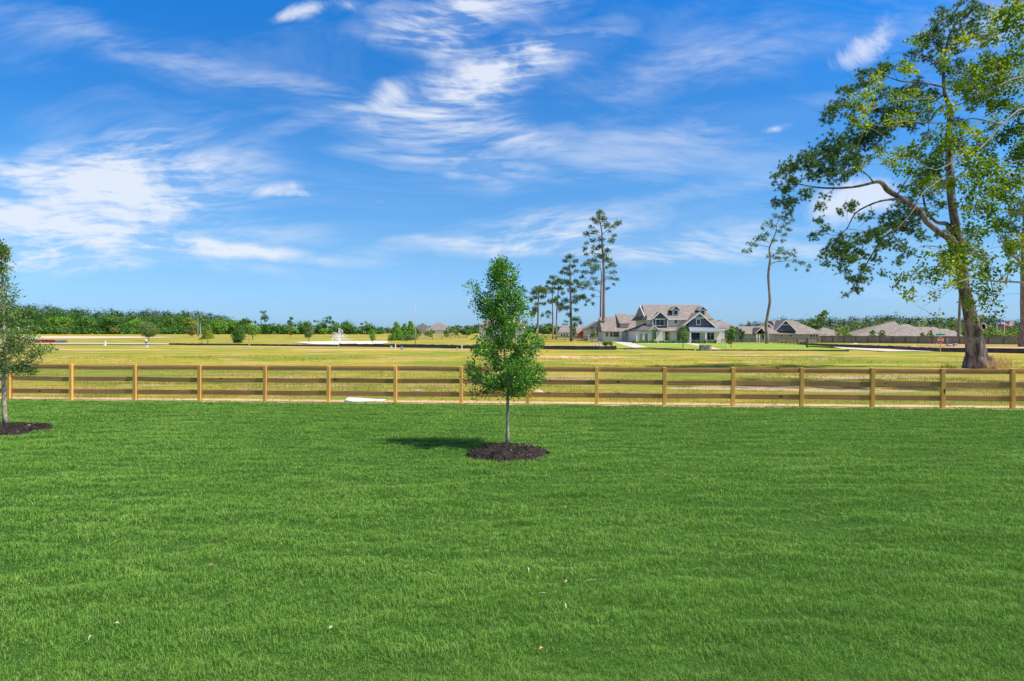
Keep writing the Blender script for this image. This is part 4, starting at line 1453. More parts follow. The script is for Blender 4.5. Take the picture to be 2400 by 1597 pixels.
# far right: the trunk cut by the edge, and the dark snag behind the big trunk
pine('thick reddish pine cut off by the right edge of the photo',
     [(1975, 1300, 130), (1968, 1180, 84), (1962, 900, 74), (1960, 700, 68), (1968, 400, 58), (1985, 100, 44), (2000, -300, 30)],
     [(1870, 430, 60, 50), (1800, 500, 55, 36), (1840, 560, 60, 40), (1900, 540, 60, 40), (1850, 620, 50, 24), (1750, 440, 40, 24), (1780, 380, 40, 30), (1880, 320, 60, 40), (1930, 240, 60, 40), (1850, 220, 40, 26), (2100, 300, 120, 70), (2150, 100, 120, 80), (2000, -150, 150, 90), (2200, -200, 120, 80), (1900, 690, 30, 14)],
     1780, 400, 3.135, (2400, 814), 28, pine_leaf2, burst=(14, .42, .05), dens=1.1, d=100.0,
     extra=[([(1975, 740, 26), (1935, 690, 22), (1880, 640, 18), (1820, 570, 13), (1770, 500, 8)], 0, -1), ([(1980, 600, 16), (1930, 480, 12), (1880, 430, 6)], 0, 1)])
pine('dark slim trunk of a farther pine just left of the big leaning trunk',
     [(1462, 1275, 24), (1466, 1150, 20), (1472, 980, 17), (1476, 850, 15), (1480, 700, 12), (1484, 560, 8)],
     [(1500, 520, 60, 30), (1450, 560, 30, 16), (1540, 600, 30, 14)], 1780, 400, 3.135, (2248, 806), 29, pine_leaf, dens=.8)


# ------------------------------------------------------------------ broadleaf trees at middle distance and far away
far_leaf = leaf_mat('far_leaves', [(0, (.035, .095, .018)), (.4, (.08, .19, .03)), (.75, (.14, .29, .045)), (1, (.22, .36, .07))], .28, .6, .25)
far_leaf_b = leaf_mat('far_leaves_light', [(0, (.07, .18, .02)), (.4, (.15, .32, .035)), (.75, (.24, .42, .055)), (1, (.34, .48, .08))], .25, .6, .25)
far_leaf_o = leaf_mat('far_leaves_olive', [(0, (.08, .13, .04)), (.4, (.15, .23, .065)), (.75, (.23, .31, .10)), (1, (.32, .38, .14))], .25, .6, .25)
far_leaf_r = leaf_mat('far_leaves_rusty', [(0, (.14, .10, .03)), (.4, (.24, .17, .04)), (.75, (.28, .25, .05)), (1, (.36, .26, .08))], .25, .6, .25)
far_leaf_y = leaf_mat('far_leaves_yellowish', [(0, (.14, .22, .03)), (.4, (.22, .31, .04)), (.75, (.32, .38, .05)), (1, (.40, .42, .08))], .25, .6, .25)
far_pine = leaf_mat('far_pine_leaves', [(0, (.028, .062, .032)), (.4, (.055, .115, .055)), (.75, (.11, .19, .085)), (1, (.17, .25, .12))], .2, .6, .25)
brown_bark = mat('brown_bark', (.22, .16, .11), (.14, .10, .07), 3, .9)


def clumps(rng, c, R, n_cl, per, size, spread=.22, holes=0.0):
    """cards gathered in clumps that fill an ellipsoid: centre c, radii R"""
    q = unit(rng.normal(0, 1, (n_cl, 3))) * (rng.random((n_cl, 1)) ** .38)
    q[:, 2] = np.where(q[:, 2] < -.55, -.55, q[:, 2])
    cc = np.array(c) + q * np.array(R)
    k = rng.integers(int(per * .6), int(per * 1.4) + 1, n_cl)
    idx = np.repeat(np.arange(n_cl), k)
    n = len(idx)
    sp = math.sqrt(R[0] * R[2]) * spread * rng.uniform(.6, 1.4, n_cl)[idx][:, None]
    off = rng.normal(0, 1, (n, 3))
    P_ = cc[idx] + off * sp * np.array([1, 1, .7])
    nrm = unit(unit(off) * .9 + q[idx] * .8 + np.array([0, 0, .25]))
    D = rng.normal(0, 1, (n, 3))
    D[:, 2] *= .6
    L = rng.uniform(.6, 1.3, n) * size
    V = leaf_quads(P_, D, L, L * rng.uniform(.6, .95, n), rng, .15, .8, nrm)
    T = np.clip(rng.normal(.47, .21, n_cl)[idx] + rng.normal(0, .10, n), 0, 1)
    return V, T


def tree(label, px, base_y, top_y, width_px, material, seed, kind='round', name='tree', stem=.18, size=None, d=None, group=None, lean=0, dens=1.0, cat='tree'):
    """one tree: foot at photo pixel (px, base_y), reaching up to top_y, crown width_px wide"""
    b_ = G(px, base_y) if d is None else Vector(((px - 1200) / F * d, d, float(ground_z((px - 1200) / F * d, d))))
    k = b_.y / F
    top = H + (HOR - top_y) * k
    hgt = top - b_.z
    w = width_px * k
    rng = np.random.default_rng(seed)
    rnd = random.Random(seed)
    root = thing(name, label, cat, b_, group)
    if size is None:
        size = max(.09, .95 * k * 2.4 * .8)
    z0 = b_.z + hgt * stem
    mb = MB()
    tp = b_ + Vector((lean * hgt, 0, hgt * .8))
    mid = b_.lerp(tp, .5) + Vector((rnd.uniform(-.02, .02) * hgt, 0, 0))
    r0 = max(.05, hgt * .018)
    mb.tube([b_ + Vector((0, 0, -.1)), b_.lerp(mid, .5), mid, tp], [r0 * 1.2, r0, r0 * .8, r0 * .25], 6)
    for i in range(6):
        a = rnd.uniform(0, 6.28)
        s_ = b_.lerp(tp, rnd.uniform(stem + .02, .6))
        mb.tube([s_, s_ + Vector((math.cos(a) * w * .3, math.sin(a) * w * .3, hgt * rnd.uniform(.1, .25)))], [r0 * .5, r0 * .15], 4, cap=False)
    mb.build('trunk', brown_bark, root, smooth=True)
    Vs, Ts = [], []
    cz = (z0 + top) / 2
    rz = (top - z0) / 2

    def put(c, R, f):
        n_all = math.pi * R[0] * R[2] / (.35 * size * size) * 3.0 * f * dens
        ncl = int(min(220, max(6, n_all / 10)))
        per = min(70, max(6, int(n_all / ncl)))
        v, t = clumps(rng, c, R, ncl, per, size)
        Vs.append(v)
        Ts.append(t)
    cx = b_.x + lean * hgt * .6
    if kind == 'round':
        put((cx, b_.y, cz), (w * .42, w * .42, rz * .8), .8)
        for i in range(7):
            a = rnd.uniform(0, 6.28)
            put((cx + math.cos(a) * w * .24, b_.y + math.sin(a) * w * .24, cz + rnd.uniform(-.5, .6) * rz), (w * .23, w * .23, rz * .36), .8)
    elif kind == 'cone':
        for i in range(7):
            t = (i + .5) / 7
            rr = w * .5 * (1.0 - t) ** .75 * (.75 if i == 0 else 1.0) + w * .06
            put((cx + rnd.uniform(-.05, .05) * w, b_.y, z0 + (top - z0) * t), (rr, rr, rz * .24), .9)
    elif kind == 'oval':
        for i in range(6):
            t = (i + .5) / 6
            rr = w * .5 * math.sin(math.pi * (.12 + .80 * t)) ** .8
            put((cx + rnd.uniform(-.06, .06) * w, b_.y, z0 + (top - z0) * t), (rr, rr, rz * .26), .9)
    elif kind == 'airy':
        for i in range(11):
            a = rnd.uniform(0, 6.28)
            rr = rnd.uniform(.10, .32) * w
            put((cx + math.cos(a) * rr * 1.1, b_.y + math.sin(a) * rr, z0 + (top - z0) * rnd.uniform(.1, .93)), (w * rnd.uniform(.12, .22), w * .16, rz * rnd.uniform(.12, .22)), .7)
    elif kind == 'tiers':
        for i in range(6):
            t = (i + .6) / 6
            put((cx, b_.y, z0 + (top - z0) * t), (w * .5 * (1 - t * .7), w * .5 * (1 - t * .7), rz * .07), 1.1)
    V = np.concatenate(Vs)
    T = np.concatenate(Ts)
    fast('crown', V, 4, material, root, tint=T)
    return root


PARK = [
    ('olive green park tree standing in front of the left wood', 349, 799.0, 757, 54, far_leaf_o, 'oval', .24),
    ('pale feathery sapling left of the yellow tipped park tree', 473, 804.6, 783, 26, far_leaf_o, 'airy', .35),
    ('park tree with yellow green top and rusty right side left of the magnolia', 487, 806.3, 760, 30, far_leaf_y, 'cone', .28),
    ('small rusty orange tree near the wood edge', 450, 790.6, 765, 22, far_leaf_r, 'cone', .2),
    ('dark dense magnolia like tree, foliage down to the ground, left of the wood stake', 559, 804.6, 765, 34, far_leaf, 'oval', .02),
    ('bright green broad tree right behind the wood stake', 592, 796.5, 757, 40, far_leaf_b, 'round', .16),
    ('small rusty sapling between the wood stake and the pond', 681, 791.0, 773, 16, far_leaf_r, 'airy', .25),
    ('light green oval park tree at the left shore of the pond', 724, 801.5, 759, 26, far_leaf_o, 'oval', .24),
    ('small dark tree left of the fountain', 775, 789.4, 770, 16, far_leaf, 'round', .15),
    ('slim light green sapling at the right shore of the pond', 873, 805.0, 774, 18, far_leaf_b, 'oval', .22),
    ('tall bright green tree, leftmost of the dense group left of the white pole', 929, 798.0, 756, 36, far_leaf_b, 'cone', .02),
    ('middle bright green tree of the dense group left of the white pole', 947, 797.6, 760, 32, far_leaf_b, 'cone', .02),
    ('tallest bright green tree, right in the dense group left of the white pole', 963, 797.5, 754, 34, far_leaf_b, 'cone', .02),
    ('half hidden green tree right behind the white pole', 979, 794.6, 768, 22, far_leaf_o, 'round', .05),
    ('bare looking green tree between the far fence and the young oak', 1068, 791.2, 762, 30, far_leaf_o, 'airy', .1),
    ('round green tree left of the young oak, in front of the far roofs', 1093, 790.5, 768, 30, far_leaf, 'round', .05),
    ('yellow green conical tree in front of the far roofs', 1047, 790.8, 770, 16, far_leaf_b, 'cone', .05),
    ('narrow light green tree left of the far gabled roof', 1011, 790.5, 771, 12, far_leaf_b, 'cone', .05),
    ('small grey green tree between the two far roofs', 1001, 790.6, 776, 16, far_leaf_o, 'round', .05),
]
for i, (lb, x, by, ty, w, m_, kd, st) in enumerate(PARK):
    tree(lb, x, by, ty, w, m_, 200 + i, kd, stem=st, name={'cone': 'conical_tree', 'oval': 'park_tree', 'airy': 'sapling', 'round': 'park_tree'}[kd], dens=2.4 if 'dense' in lb else 1.5)
tree('dark shrub hugging the foot of the green tree group left of the white pole', 955, 799.6, 786, 44, far_leaf_o, 231, 'round', name='shrub', stem=0, cat='shrub')
tree('low shrub at the left end of the green tree group by the pond', 917, 799.8, 789, 22, far_leaf, 232, 'round', name='shrub', stem=0, cat='shrub')

# tall trees along the far edge of the park, each one apart
EDGE = [
    ('tall dark airy oak rising above the tree line behind the wood stake', 612, 728, 40, far_leaf, 'airy', .2, 330),
    ('bushy tree filling the foot of the tall airy oak', 622, 757, 46, far_leaf, 'round', 0, 322),
    ('mid green tree left of the tall airy oak', 575, 743, 36, far_leaf, 'round', .0, 335),
    ('dark narrow tree top left of the round dark tree behind the park', 682, 746, 22, far_leaf, 'oval', .0, 330),
    ('round dark tree with a pale bare trunk beside it', 709, 747, 42, far_leaf, 'round', .0, 330),
    ('wide spreading tree in the middle of the park tree line', 750, 740, 54, far_leaf, 'airy', .1, 335),
    ('tall dark spreading tree behind the fountain, left side', 776, 738, 44, far_leaf, 'airy', .1, 330),
    ('dense tree directly behind the fountain', 792, 755, 40, far_leaf, 'round', 0, 325),
    ('bushy tree right behind the fountain spray', 815, 750, 42, far_leaf, 'round', 0, 330),
    ('small round tree on the skyline just right of the park tree line', 890, 765, 20, far_leaf, 'round', 0, 360),
    ('low round tree on the skyline beside the green tree group', 908, 767, 18, far_leaf_o, 'round', 0, 380),
    ('dark tree on the skyline right of the white pole', 992, 764, 24, far_leaf, 'round', 0, 470),
    ('dark tree on the skyline above the two far roofs', 1016, 763, 28, far_leaf, 'round', 0, 480),
    ('green tree on the skyline right of the two far roofs', 1060, 765, 30, far_leaf_o, 'round', 0, 360),
    ('wide green tree on the skyline at the left side of the young oak', 1108, 764, 34, far_leaf, 'round', 0, 350),
    ('pale airy tree at the right end of the park tree line', 853, 753, 34, far_leaf_o, 'airy', 0, 328),
    ('last bushy tree at the right end of the park tree line', 868, 757, 30, far_leaf, 'round', 0, 330),
    ('low spreading tree between the tall oak and the dark narrow tree', 655, 757, 60, far_leaf, 'round', 0, 325),
    ('yellow green tree under the wide spreading tree', 760, 766, 30, far_leaf_b, 'round', 0, 318),
    ('light green bush like tree left of the round dark tree', 690, 766, 24, far_leaf_b, 'round', 0, 318),
    ('mid green tree at the right end of the left wood', 545, 746, 40, far_leaf_b, 'round', 0, 335),
    ('bright green tree in front of the left wood near its right end', 512, 745, 44, far_leaf_b, 'round', 0, 330),
    ('yellow green tree in front of the left wood above the rusty tree', 445, 742, 46, far_leaf_y, 'round', 0, 345),
    ('rounded tree in front of the left wood behind the blue hydrant', 385, 744, 52, far_leaf, 'round', 0, 345),
    ('rounded tree in front of the left wood above the white pedestal', 262, 737, 58, far_leaf, 'round', 0, 345),
    ('bright rounded tree in front of the left wood at the dirt road', 318, 746, 50, far_leaf_b, 'round', 0, 345),
    ('dark rounded tree in front of the left wood left of the white pedestal', 205, 741, 56, far_leaf, 'round', 0, 345),
    ('green rounded tree in front of the left wood above the red barrier', 140, 737, 60, far_leaf_b, 'round', 0, 345),
    ('tall green tree in the left wood beside the cut off young oak', 70, 712, 40, far_leaf, 'airy', 0, 345),
    ('olive bush like tree at the foot of the left wood', 150, 768, 30, far_leaf_o, 'round', 0, 330),
    ('rusty green bush like tree at the foot of the left wood', 270, 769, 24, far_leaf_r, 'round', 0, 332),
]
for i, (lb, x, ty, w, m_, kd, st, dd) in enumerate(EDGE):
    tree(lb, x, 0, ty, w, m_, 300 + i, kd, stem=st, d=dd, name='field_tree' if kd != 'airy' else 'oak', size=.62, dens=1.1)

RIGHT = [
    ('sunlit leafy tree right behind the house with the blue gable', 1922, 726, 48, far_leaf_o, 'airy', 'oak', 210, .6),
    ('dark green tree behind the right slope of the blue gabled roof', 1905, 748, 44, far_leaf, 'round', 'field_tree', 225, .7),
    ('thin airy tree above the low roof right of the big house', 1753, 742, 16, far_leaf_o, 'airy', 'oak', 240, .6),
    ('round tree behind the far roof right of the big house', 1686, 747, 20, far_leaf, 'round', 'field_tree', 240, .6),
    ('tree top just showing above the ridge of the big house', 1560, 705, 24, far_leaf_o, 'airy', 'oak', 200, .5),
    ('yellow green bush tree behind the tall fence, left of the wide brown roof', 1990, 776, 34, far_leaf_y, 'round', 'park_tree', 162, .45),
    ('small yellow green tree behind the left end of the tall fence', 1966, 772, 16, far_leaf_y, 'oval', 'park_tree', 160, .45),
    ('dark conical yard tree in front of the wide brown roof, left one', 2044, 774, 18, far_leaf, 'oval', 'yard_tree', 160, .4),
    ('light yard tree in front of the wide brown roof, beside the left dark one', 2066, 774, 22, far_leaf_o, 'oval', 'yard_tree', 160, .4),
    ('faint olive yard tree left of the dark tree by the stop sign', 2161, 781, 16, far_leaf_o, 'oval', 'yard_tree', 160, .4),
    ('dark green yard tree left of the stop sign, above the tall fence', 2180, 776, 22, far_leaf, 'cone', 'yard_tree', 160, .4),
    ('bright yellow green tree left of the flagpoles behind the fence', 2339, 772, 36, far_leaf_y, 'round', 'park_tree', 168, .45),
    ('yellow green tree right of the flagpoles behind the fence', 2368, 775, 26, far_leaf_y, 'round', 'park_tree', 168, .45),
    ('green bush tree just right of the big trunk behind the fence', 2306, 773, 20, far_leaf_b, 'round', 'park_tree', 166, .45),
    ('broad green tree between the flat topped pine and the pair of thin pines', 1287, 757, 30, far_leaf_o, 'round', 'field_tree', 270, .7),
    ('dark evergreen with layered boughs behind the mid height pine', 1325, 752, 40, far_leaf, 'tiers', 'cedar', 250, .6),
    ('dark leafy tree right of the mid height pine trunk', 1347, 771, 16, far_leaf, 'oval', 'field_tree', 245, .5),
]
for i, (lb, x, ty, w, m_, kd, nm, dd, sz) in enumerate(RIGHT):
    tree(lb, x, 0, ty, w, m_, 400 + i, kd, stem=.05, d=dd, name=nm, size=sz, dens=1.2)

# garden trees and shrubs of the big house
tree('silvery green live oak in the front lawn of the big house', 1601, 816.5, 764, 34, far_leaf_o, 451, 'oval', name='garden_tree', stem=.34, size=.20, dens=1.3)
tree('green live oak on the right part of the big house lawn', 1713.5, 815.3, 766, 30, far_leaf, 452, 'oval', name='garden_tree', stem=.36, size=.20, dens=1.2)
tree('round green tree at the right corner of the big house', 1738, 806.0, 771, 17, far_leaf, 453, 'oval', name='garden_tree', stem=.3, size=.22)
tree('narrow green tree beside the tall front window of the big house', 1567, 805.2, 778, 8, far_leaf_b, 454, 'oval', name='garden_tree', stem=.06, size=.18)
tree('narrow green tree in front of the gabled bay of the big house', 1530.5, 805.2, 777, 6, far_leaf_b, 455, 'oval', name='garden_tree', stem=.06, size=.18)
tree('small pink green crape tree beside the right lawn oak', 1708, 808.0, 793, 20, far_leaf_r, 456, 'round', name='flowering_shrub', stem=0, size=.2, cat='shrub')
tree('low two tone shrub on the lawn near the side road', 1891, 816.2, 793, 11, far_leaf_r, 457, 'oval', name='sapling', stem=.05, size=.16)
tree('dark green clipped bush at the foot of the tallest pine', 1419, 811.4, 799.5, 17, far_leaf, 458, 'round', name='bush', stem=0, size=.13, dens=2, cat='bush')
tree('smaller dark bush right of the clipped bush under the tallest pine', 1431, 811.4, 799.8, 9, far_leaf, 459, 'round', name='bush', stem=0, size=.13, dens=2, cat='bush')
tree('small grey green tree in front of the left gabled house', 1388, 803.0, 773, 17, far_leaf_o, 460, 'round', name='garden_tree', stem=.2, size=.25)
tree('dark sapling behind the rail fence in front of the blue gabled house, left one', 1841, 799, 785, 9, far_leaf, 461, 'oval', name='sapling', stem=.1, size=.2)
tree('dark sapling behind the rail fence in front of the blue gabled house, right one', 1861, 799, 778.5, 10, far_leaf, 462, 'oval', name='sapling', stem=.1, size=.2)
tree('thin yellow green sapling left of the blue gabled house entrance', 1754.5, 799, 784, 7, far_leaf_b, 463, 'oval', name='sapling', stem=.1, size=.2)
# flower bed shrubs along the front of the big house
rs = random.Random(8)
for i in range(26):
    px = 1486 + i * 7.6 + rs.uniform(-1, 1)
    if 1607 < px < 1622:
        continue
    m_ = [far_leaf, far_leaf_y, far_leaf_o, far_leaf_b][i % 4]
    tree('small bedding shrub in the row along the front wall of the big house', px, 805.3 + rs.uniform(-.2, .6), 799.0 + rs.uniform(-1.8, 1.2), rs.uniform(7, 10), m_, 500 + i, 'round', name='bedding_shrub', stem=0, size=.16, cat='shrub', group='bedding shrubs in front of the big house')


# woods far off that read as one mass
def wood(name, label, specs, material, size, seed, cat='wood'):
    rng = np.random.default_rng(seed)
    Vs, Ts = [], []
    for (px, ty, d, w) in specs:
        k = d / F
        x = (px - 1200) * k
        g = float(ground_z(x, d))
        top = H + (HOR - ty) * k
        hh = top - g
        for (fx, fz, fw, fh) in [(0, .55, .5, .42), (-.25, .35, .38, .3), (.25, .35, .38, .3), (rng.uniform(-.2, .2), .78, .30, .20), (rng.uniform(-.4, .4), .15, .35, .17)]:
            R = (w * fw, w * fw, hh * fh)
            n_all = math.pi * R[0] * R[2] / (.35 * size * size) * 1.5
            v, t = clumps(rng, (x + fx * w, d + rng.uniform(-2, 2), g + hh * fz), R, max(8, int(n_all / 11)), 11, size, .24)
            Vs.append(v)
            Ts.append(t)
    o = fast(name, np.concatenate(Vs), 4, material, tint=np.concatenate(Ts))
    return tag(o, label, cat, kind='stuff')


rw = np.random.default_rng(90)
wood_leaf = leaf_mat('wood_leaves', [(0, (.020, .06, .014)), (.4, (.05, .13, .022)), (.75, (.12, .26, .038)), (1, (.22, .38, .06))], .25, .6, .2)


def profile(pts, x):
    return float(np.interp(x, [p[0] for p in pts], [p[1] for p in pts]))


left_top = [(-120, 712), (0, 712), (40, 710), (80, 712), (150, 717), (190, 722), (220, 727), (260, 722), (300, 727), (340, 724), (400, 727), (465, 727), (485, 733), (500, 737), (520, 737), (545, 746), (570, 752)]
back = [(x + rw.uniform(-6, 6), profile(left_top, x) + rw.uniform(-1.5, 4), 430 + rw.uniform(-15, 25), rw.uniform(11, 16)) for x in np.arange(-130, 560, 21)]
wood('pine_wood', 'dark blue green wood on the skyline at the far left', back, far_pine, .85, 91)
frontw = [(x + rw.uniform(-6, 6), profile(left_top, x) + 11 + rw.uniform(-5, 7), 385 + rw.uniform(-15, 15), rw.uniform(12, 17)) for x in np.arange(-130, 565, 23)]
wood('leafy_wood', 'bright green leafy wood in front of the dark skyline wood at the left', frontw, wood_leaf, .78, 92)
under = [(x + rw.uniform(-4, 4), 765 + rw.uniform(-4, 5), 340 + rw.uniform(-6, 6), rw.uniform(7, 10)) for x in np.arange(-120, 890, 17)]
wood('undergrowth', 'low bushy undergrowth along the foot of the left tree line', under, far_leaf, .8, 93, 'undergrowth')
mid_top = [(880, 771), (905, 773), (940, 770), (985, 764), (1000, 765), (1030, 766), (1060, 764), (1100, 762), (1200, 764), (1240, 764), (1280, 760), (1400, 768), (1700, 765), (1735, 763), (1800, 760)]
mid = [(x + rw.uniform(-5, 5), profile(mid_top, x) + rw.uniform(-1, 4), 560 + rw.uniform(-20, 20), rw.uniform(12, 18)) for x in np.arange(880, 1800, 15)]
wood('distant_wood', 'thin dark line of distant trees in the middle of the skyline', mid, far_pine, 1.6, 94)
right_top = [(1730, 760), (1800, 752), (1845, 740), (1870, 748), (1890, 742), (1930, 740), (1960, 742), (1985, 746), (2010, 737), (2030, 746), (2060, 733), (2085, 738), (2100, 733), (2130, 741), (2150, 733), (2170, 745), (2200, 742), (2235, 738), (2260, 748), (2300, 735), (2330, 742), (2360, 752), (2420, 744), (2560, 742)]
rt = [(x + rw.uniform(-5, 5), profile(right_top, x) + rw.uniform(-1, 4), 330 + rw.uniform(-15, 25), rw.uniform(9, 13)) for x in np.arange(1740, 2560, 19)]
wood('pine_wood', 'blue green wood of rounded pines behind the roofs at the right', rt, far_pine, .72, 95)
rt2 = [(x + rw.uniform(-5, 5), profile(right_top, x) + 14 + rw.uniform(-3, 9), 290 + rw.uniform(-10, 10), rw.uniform(9, 12)) for x in np.arange(1860, 2560, 24)]
wood('leafy_wood', 'mixed green lower wood just behind the roofs at the right', rt2, far_leaf_o, .7, 96)

# ------------------------------------------------------------------ buildings
shingle = mat('roof_shingles', (.285, .235, .205), (.215, .175, .155), 9, .9, .5, (1, 1, 1), 4, c3=(.34, .28, .25), s3=1.2, bdist=.03)
shingle_grey_and_shade = mat('roof_shingles_grey_and_shade', (.15, .135, .135), (.115, .105, .105), 9, .9, .4, bdist=.03)  # grey roofs, and painted shade on the big house's left slopes
cream = mat('cream_siding', (.78, .71, .64), (.72, .65, .58), .8, .8)
white_trim = mat('white_trim', (.86, .85, .83), (.80, .79, .77), 1.5, .6)
dark_siding = mat('dark_slate_siding', (.105, .115, .150), (.085, .092, .12), 1.2, .8)
blue_siding = mat('blue_siding', (.075, .105, .165), (.060, .085, .135), 1.0, .8)
grey_siding = mat('grey_siding', (.42, .44, .46), (.36, .38, .40), 1.0, .8)
stone = mat('pale_stone', (.62, .58, .52), (.46, .42, .38), 5, .9, .4)
brick = mat('tan_brick', (.55, .37, .27), (.44, .29, .21), 6, .9, .4)
red_wood = mat('red_timber', (.46, .13, .06), (.34, .09, .04), 3, .8)
metal_roof = mat('metal_roof', (.52, .56, .62), (.46, .50, .56), 1.2, .38, metal=.35, spec=.5)
door_m = mat('grey_door', (.24, .24, .26), (.20, .20, .22), 2, .5)
green_door = mat('green_glass_door', (.34, .44, .22), (.28, .36, .20), 2, .3)
glass = bpy.data.materials.new('window_glass')
glass.use_nodes = True
gN = NT(glass.node_tree)
gb = gN.n['Principled BSDF']
gb.inputs['Roughness'].default_value = .12
gb.inputs['Specular IOR Level'].default_value = .35
gN.put(gb.inputs['Base Color'], gN.mix(gN.mapr(gN.noise(gN.new('ShaderNodeTexCoord').outputs['Object'], .9, 2), .45, .6), (.012, .018, .026), (.06, .10, .11)))


def hip(name, m, parent, x0, x1, y0, y1, ze, rx0, rx1, ry, zr, fascia=.18):
    mb = MB()
    v = [(x0, y0, ze - fascia), (x1, y0, ze - fascia), (x1, y1, ze - fascia), (x0, y1, ze - fascia),
         (x0, y0, ze), (x1, y0, ze), (x1, y1, ze), (x0, y1, ze), (rx0, ry, zr), (rx1, ry, zr)]
    mb.add(v, [(0, 3, 2, 1), (0, 1, 5, 4), (1, 2, 6, 5), (2, 3, 7, 6), (3, 0, 4, 7), (4, 5, 9, 8), (5, 6, 9), (6, 7, 8, 9), (7, 4, 8)])
    return mb.build(name, m, parent)


def gable_y(name, m, parent, xl, zl, xp, zp, xr, zr, y0, y1, t=.22):
    """two roof slabs whose ridge runs along y"""
    mb = MB()
    mb.prism([(xp, y0, zp), (xl, y0, zl), (xl, y0, zl - t), (xp, y0, zp - t * 1.3)], (0, y1 - y0, 0))
    mb.prism([(xp + .001, y0, zp), (xp + .001, y0, zp - t * 1.3), (xr, y0, zr - t), (xr, y0, zr)], (0, y1 - y0, 0))
    return mb.build(name, m, parent)


def solid(name, m, parent, pts, vec):
    mb = MB()
    mb.prism(pts, vec)
    return mb.build(name, m, parent)


def bx(name, m, parent, x0, x1, y0, y1, z0, z1):
    mb = MB()
    mb.box(min(x0, x1), max(x0, x1), y0, y1, min(z0, z1), max(z0, z1))
    return mb.build(name, m, parent)


def window(parent, x0, x1, z0, z1, y, nx_=1, nz_=1, fr=.10, material=None, name='window'):
    """framed window in a wall facing the camera at depth y; its pane is a sub-part"""
    x0, x1, z0, z1 = min(x0, x1), max(x0, x1), min(z0, z1), max(z0, z1)
    mb = MB()
    o = y - .07
    mb.box(x0 - fr, x0, o, y - .003, z0 - fr, z1 + fr)
    mb.box(x1, x1 + fr, o, y - .003, z0 - fr, z1 + fr)
    mb.box(x0 + .0005, x1 - .0005, o, y - .003, z1, z1 + fr)
    mb.box(x0 + .0005, x1 - .0005, o, y - .003, z0 - fr, z0)
    for i in range(1, nx_):
        c = x0 + (x1 - x0) * i / nx_
        mb.box(c - .02, c + .02, o + .01, y - .03, z0 + .0005, z1 - .0005)
    for i in range(1, nz_):
        c = z0 + (z1 - z0) * i / nz_
        mb.box(x0 + .001, x1 - .001, o + .014, y - .032, c - .025, c + .025)
    w = mb.build(name, material or white_trim, parent)
    mb = MB()
    mb.box(x0 + .001, x1 - .001, y - .025, y - .006, z0 + .001, z1 - .001)
    mb.build('pane', glass, w)
    return w


def rake(parent, pts, y, w=.22, name='gable_trim', m=None, dy=.08):
    """white boards following a gable edge"""
    mb = MB()
    for a, b_ in zip(pts[:-1], pts[1:]):
        mb.obox((a[0], y, a[1]), (b_[0], y, b_[1]), dy, w, up=Vector((0, 0, 1)))
    return mb.build(name, m or white_trim, parent)


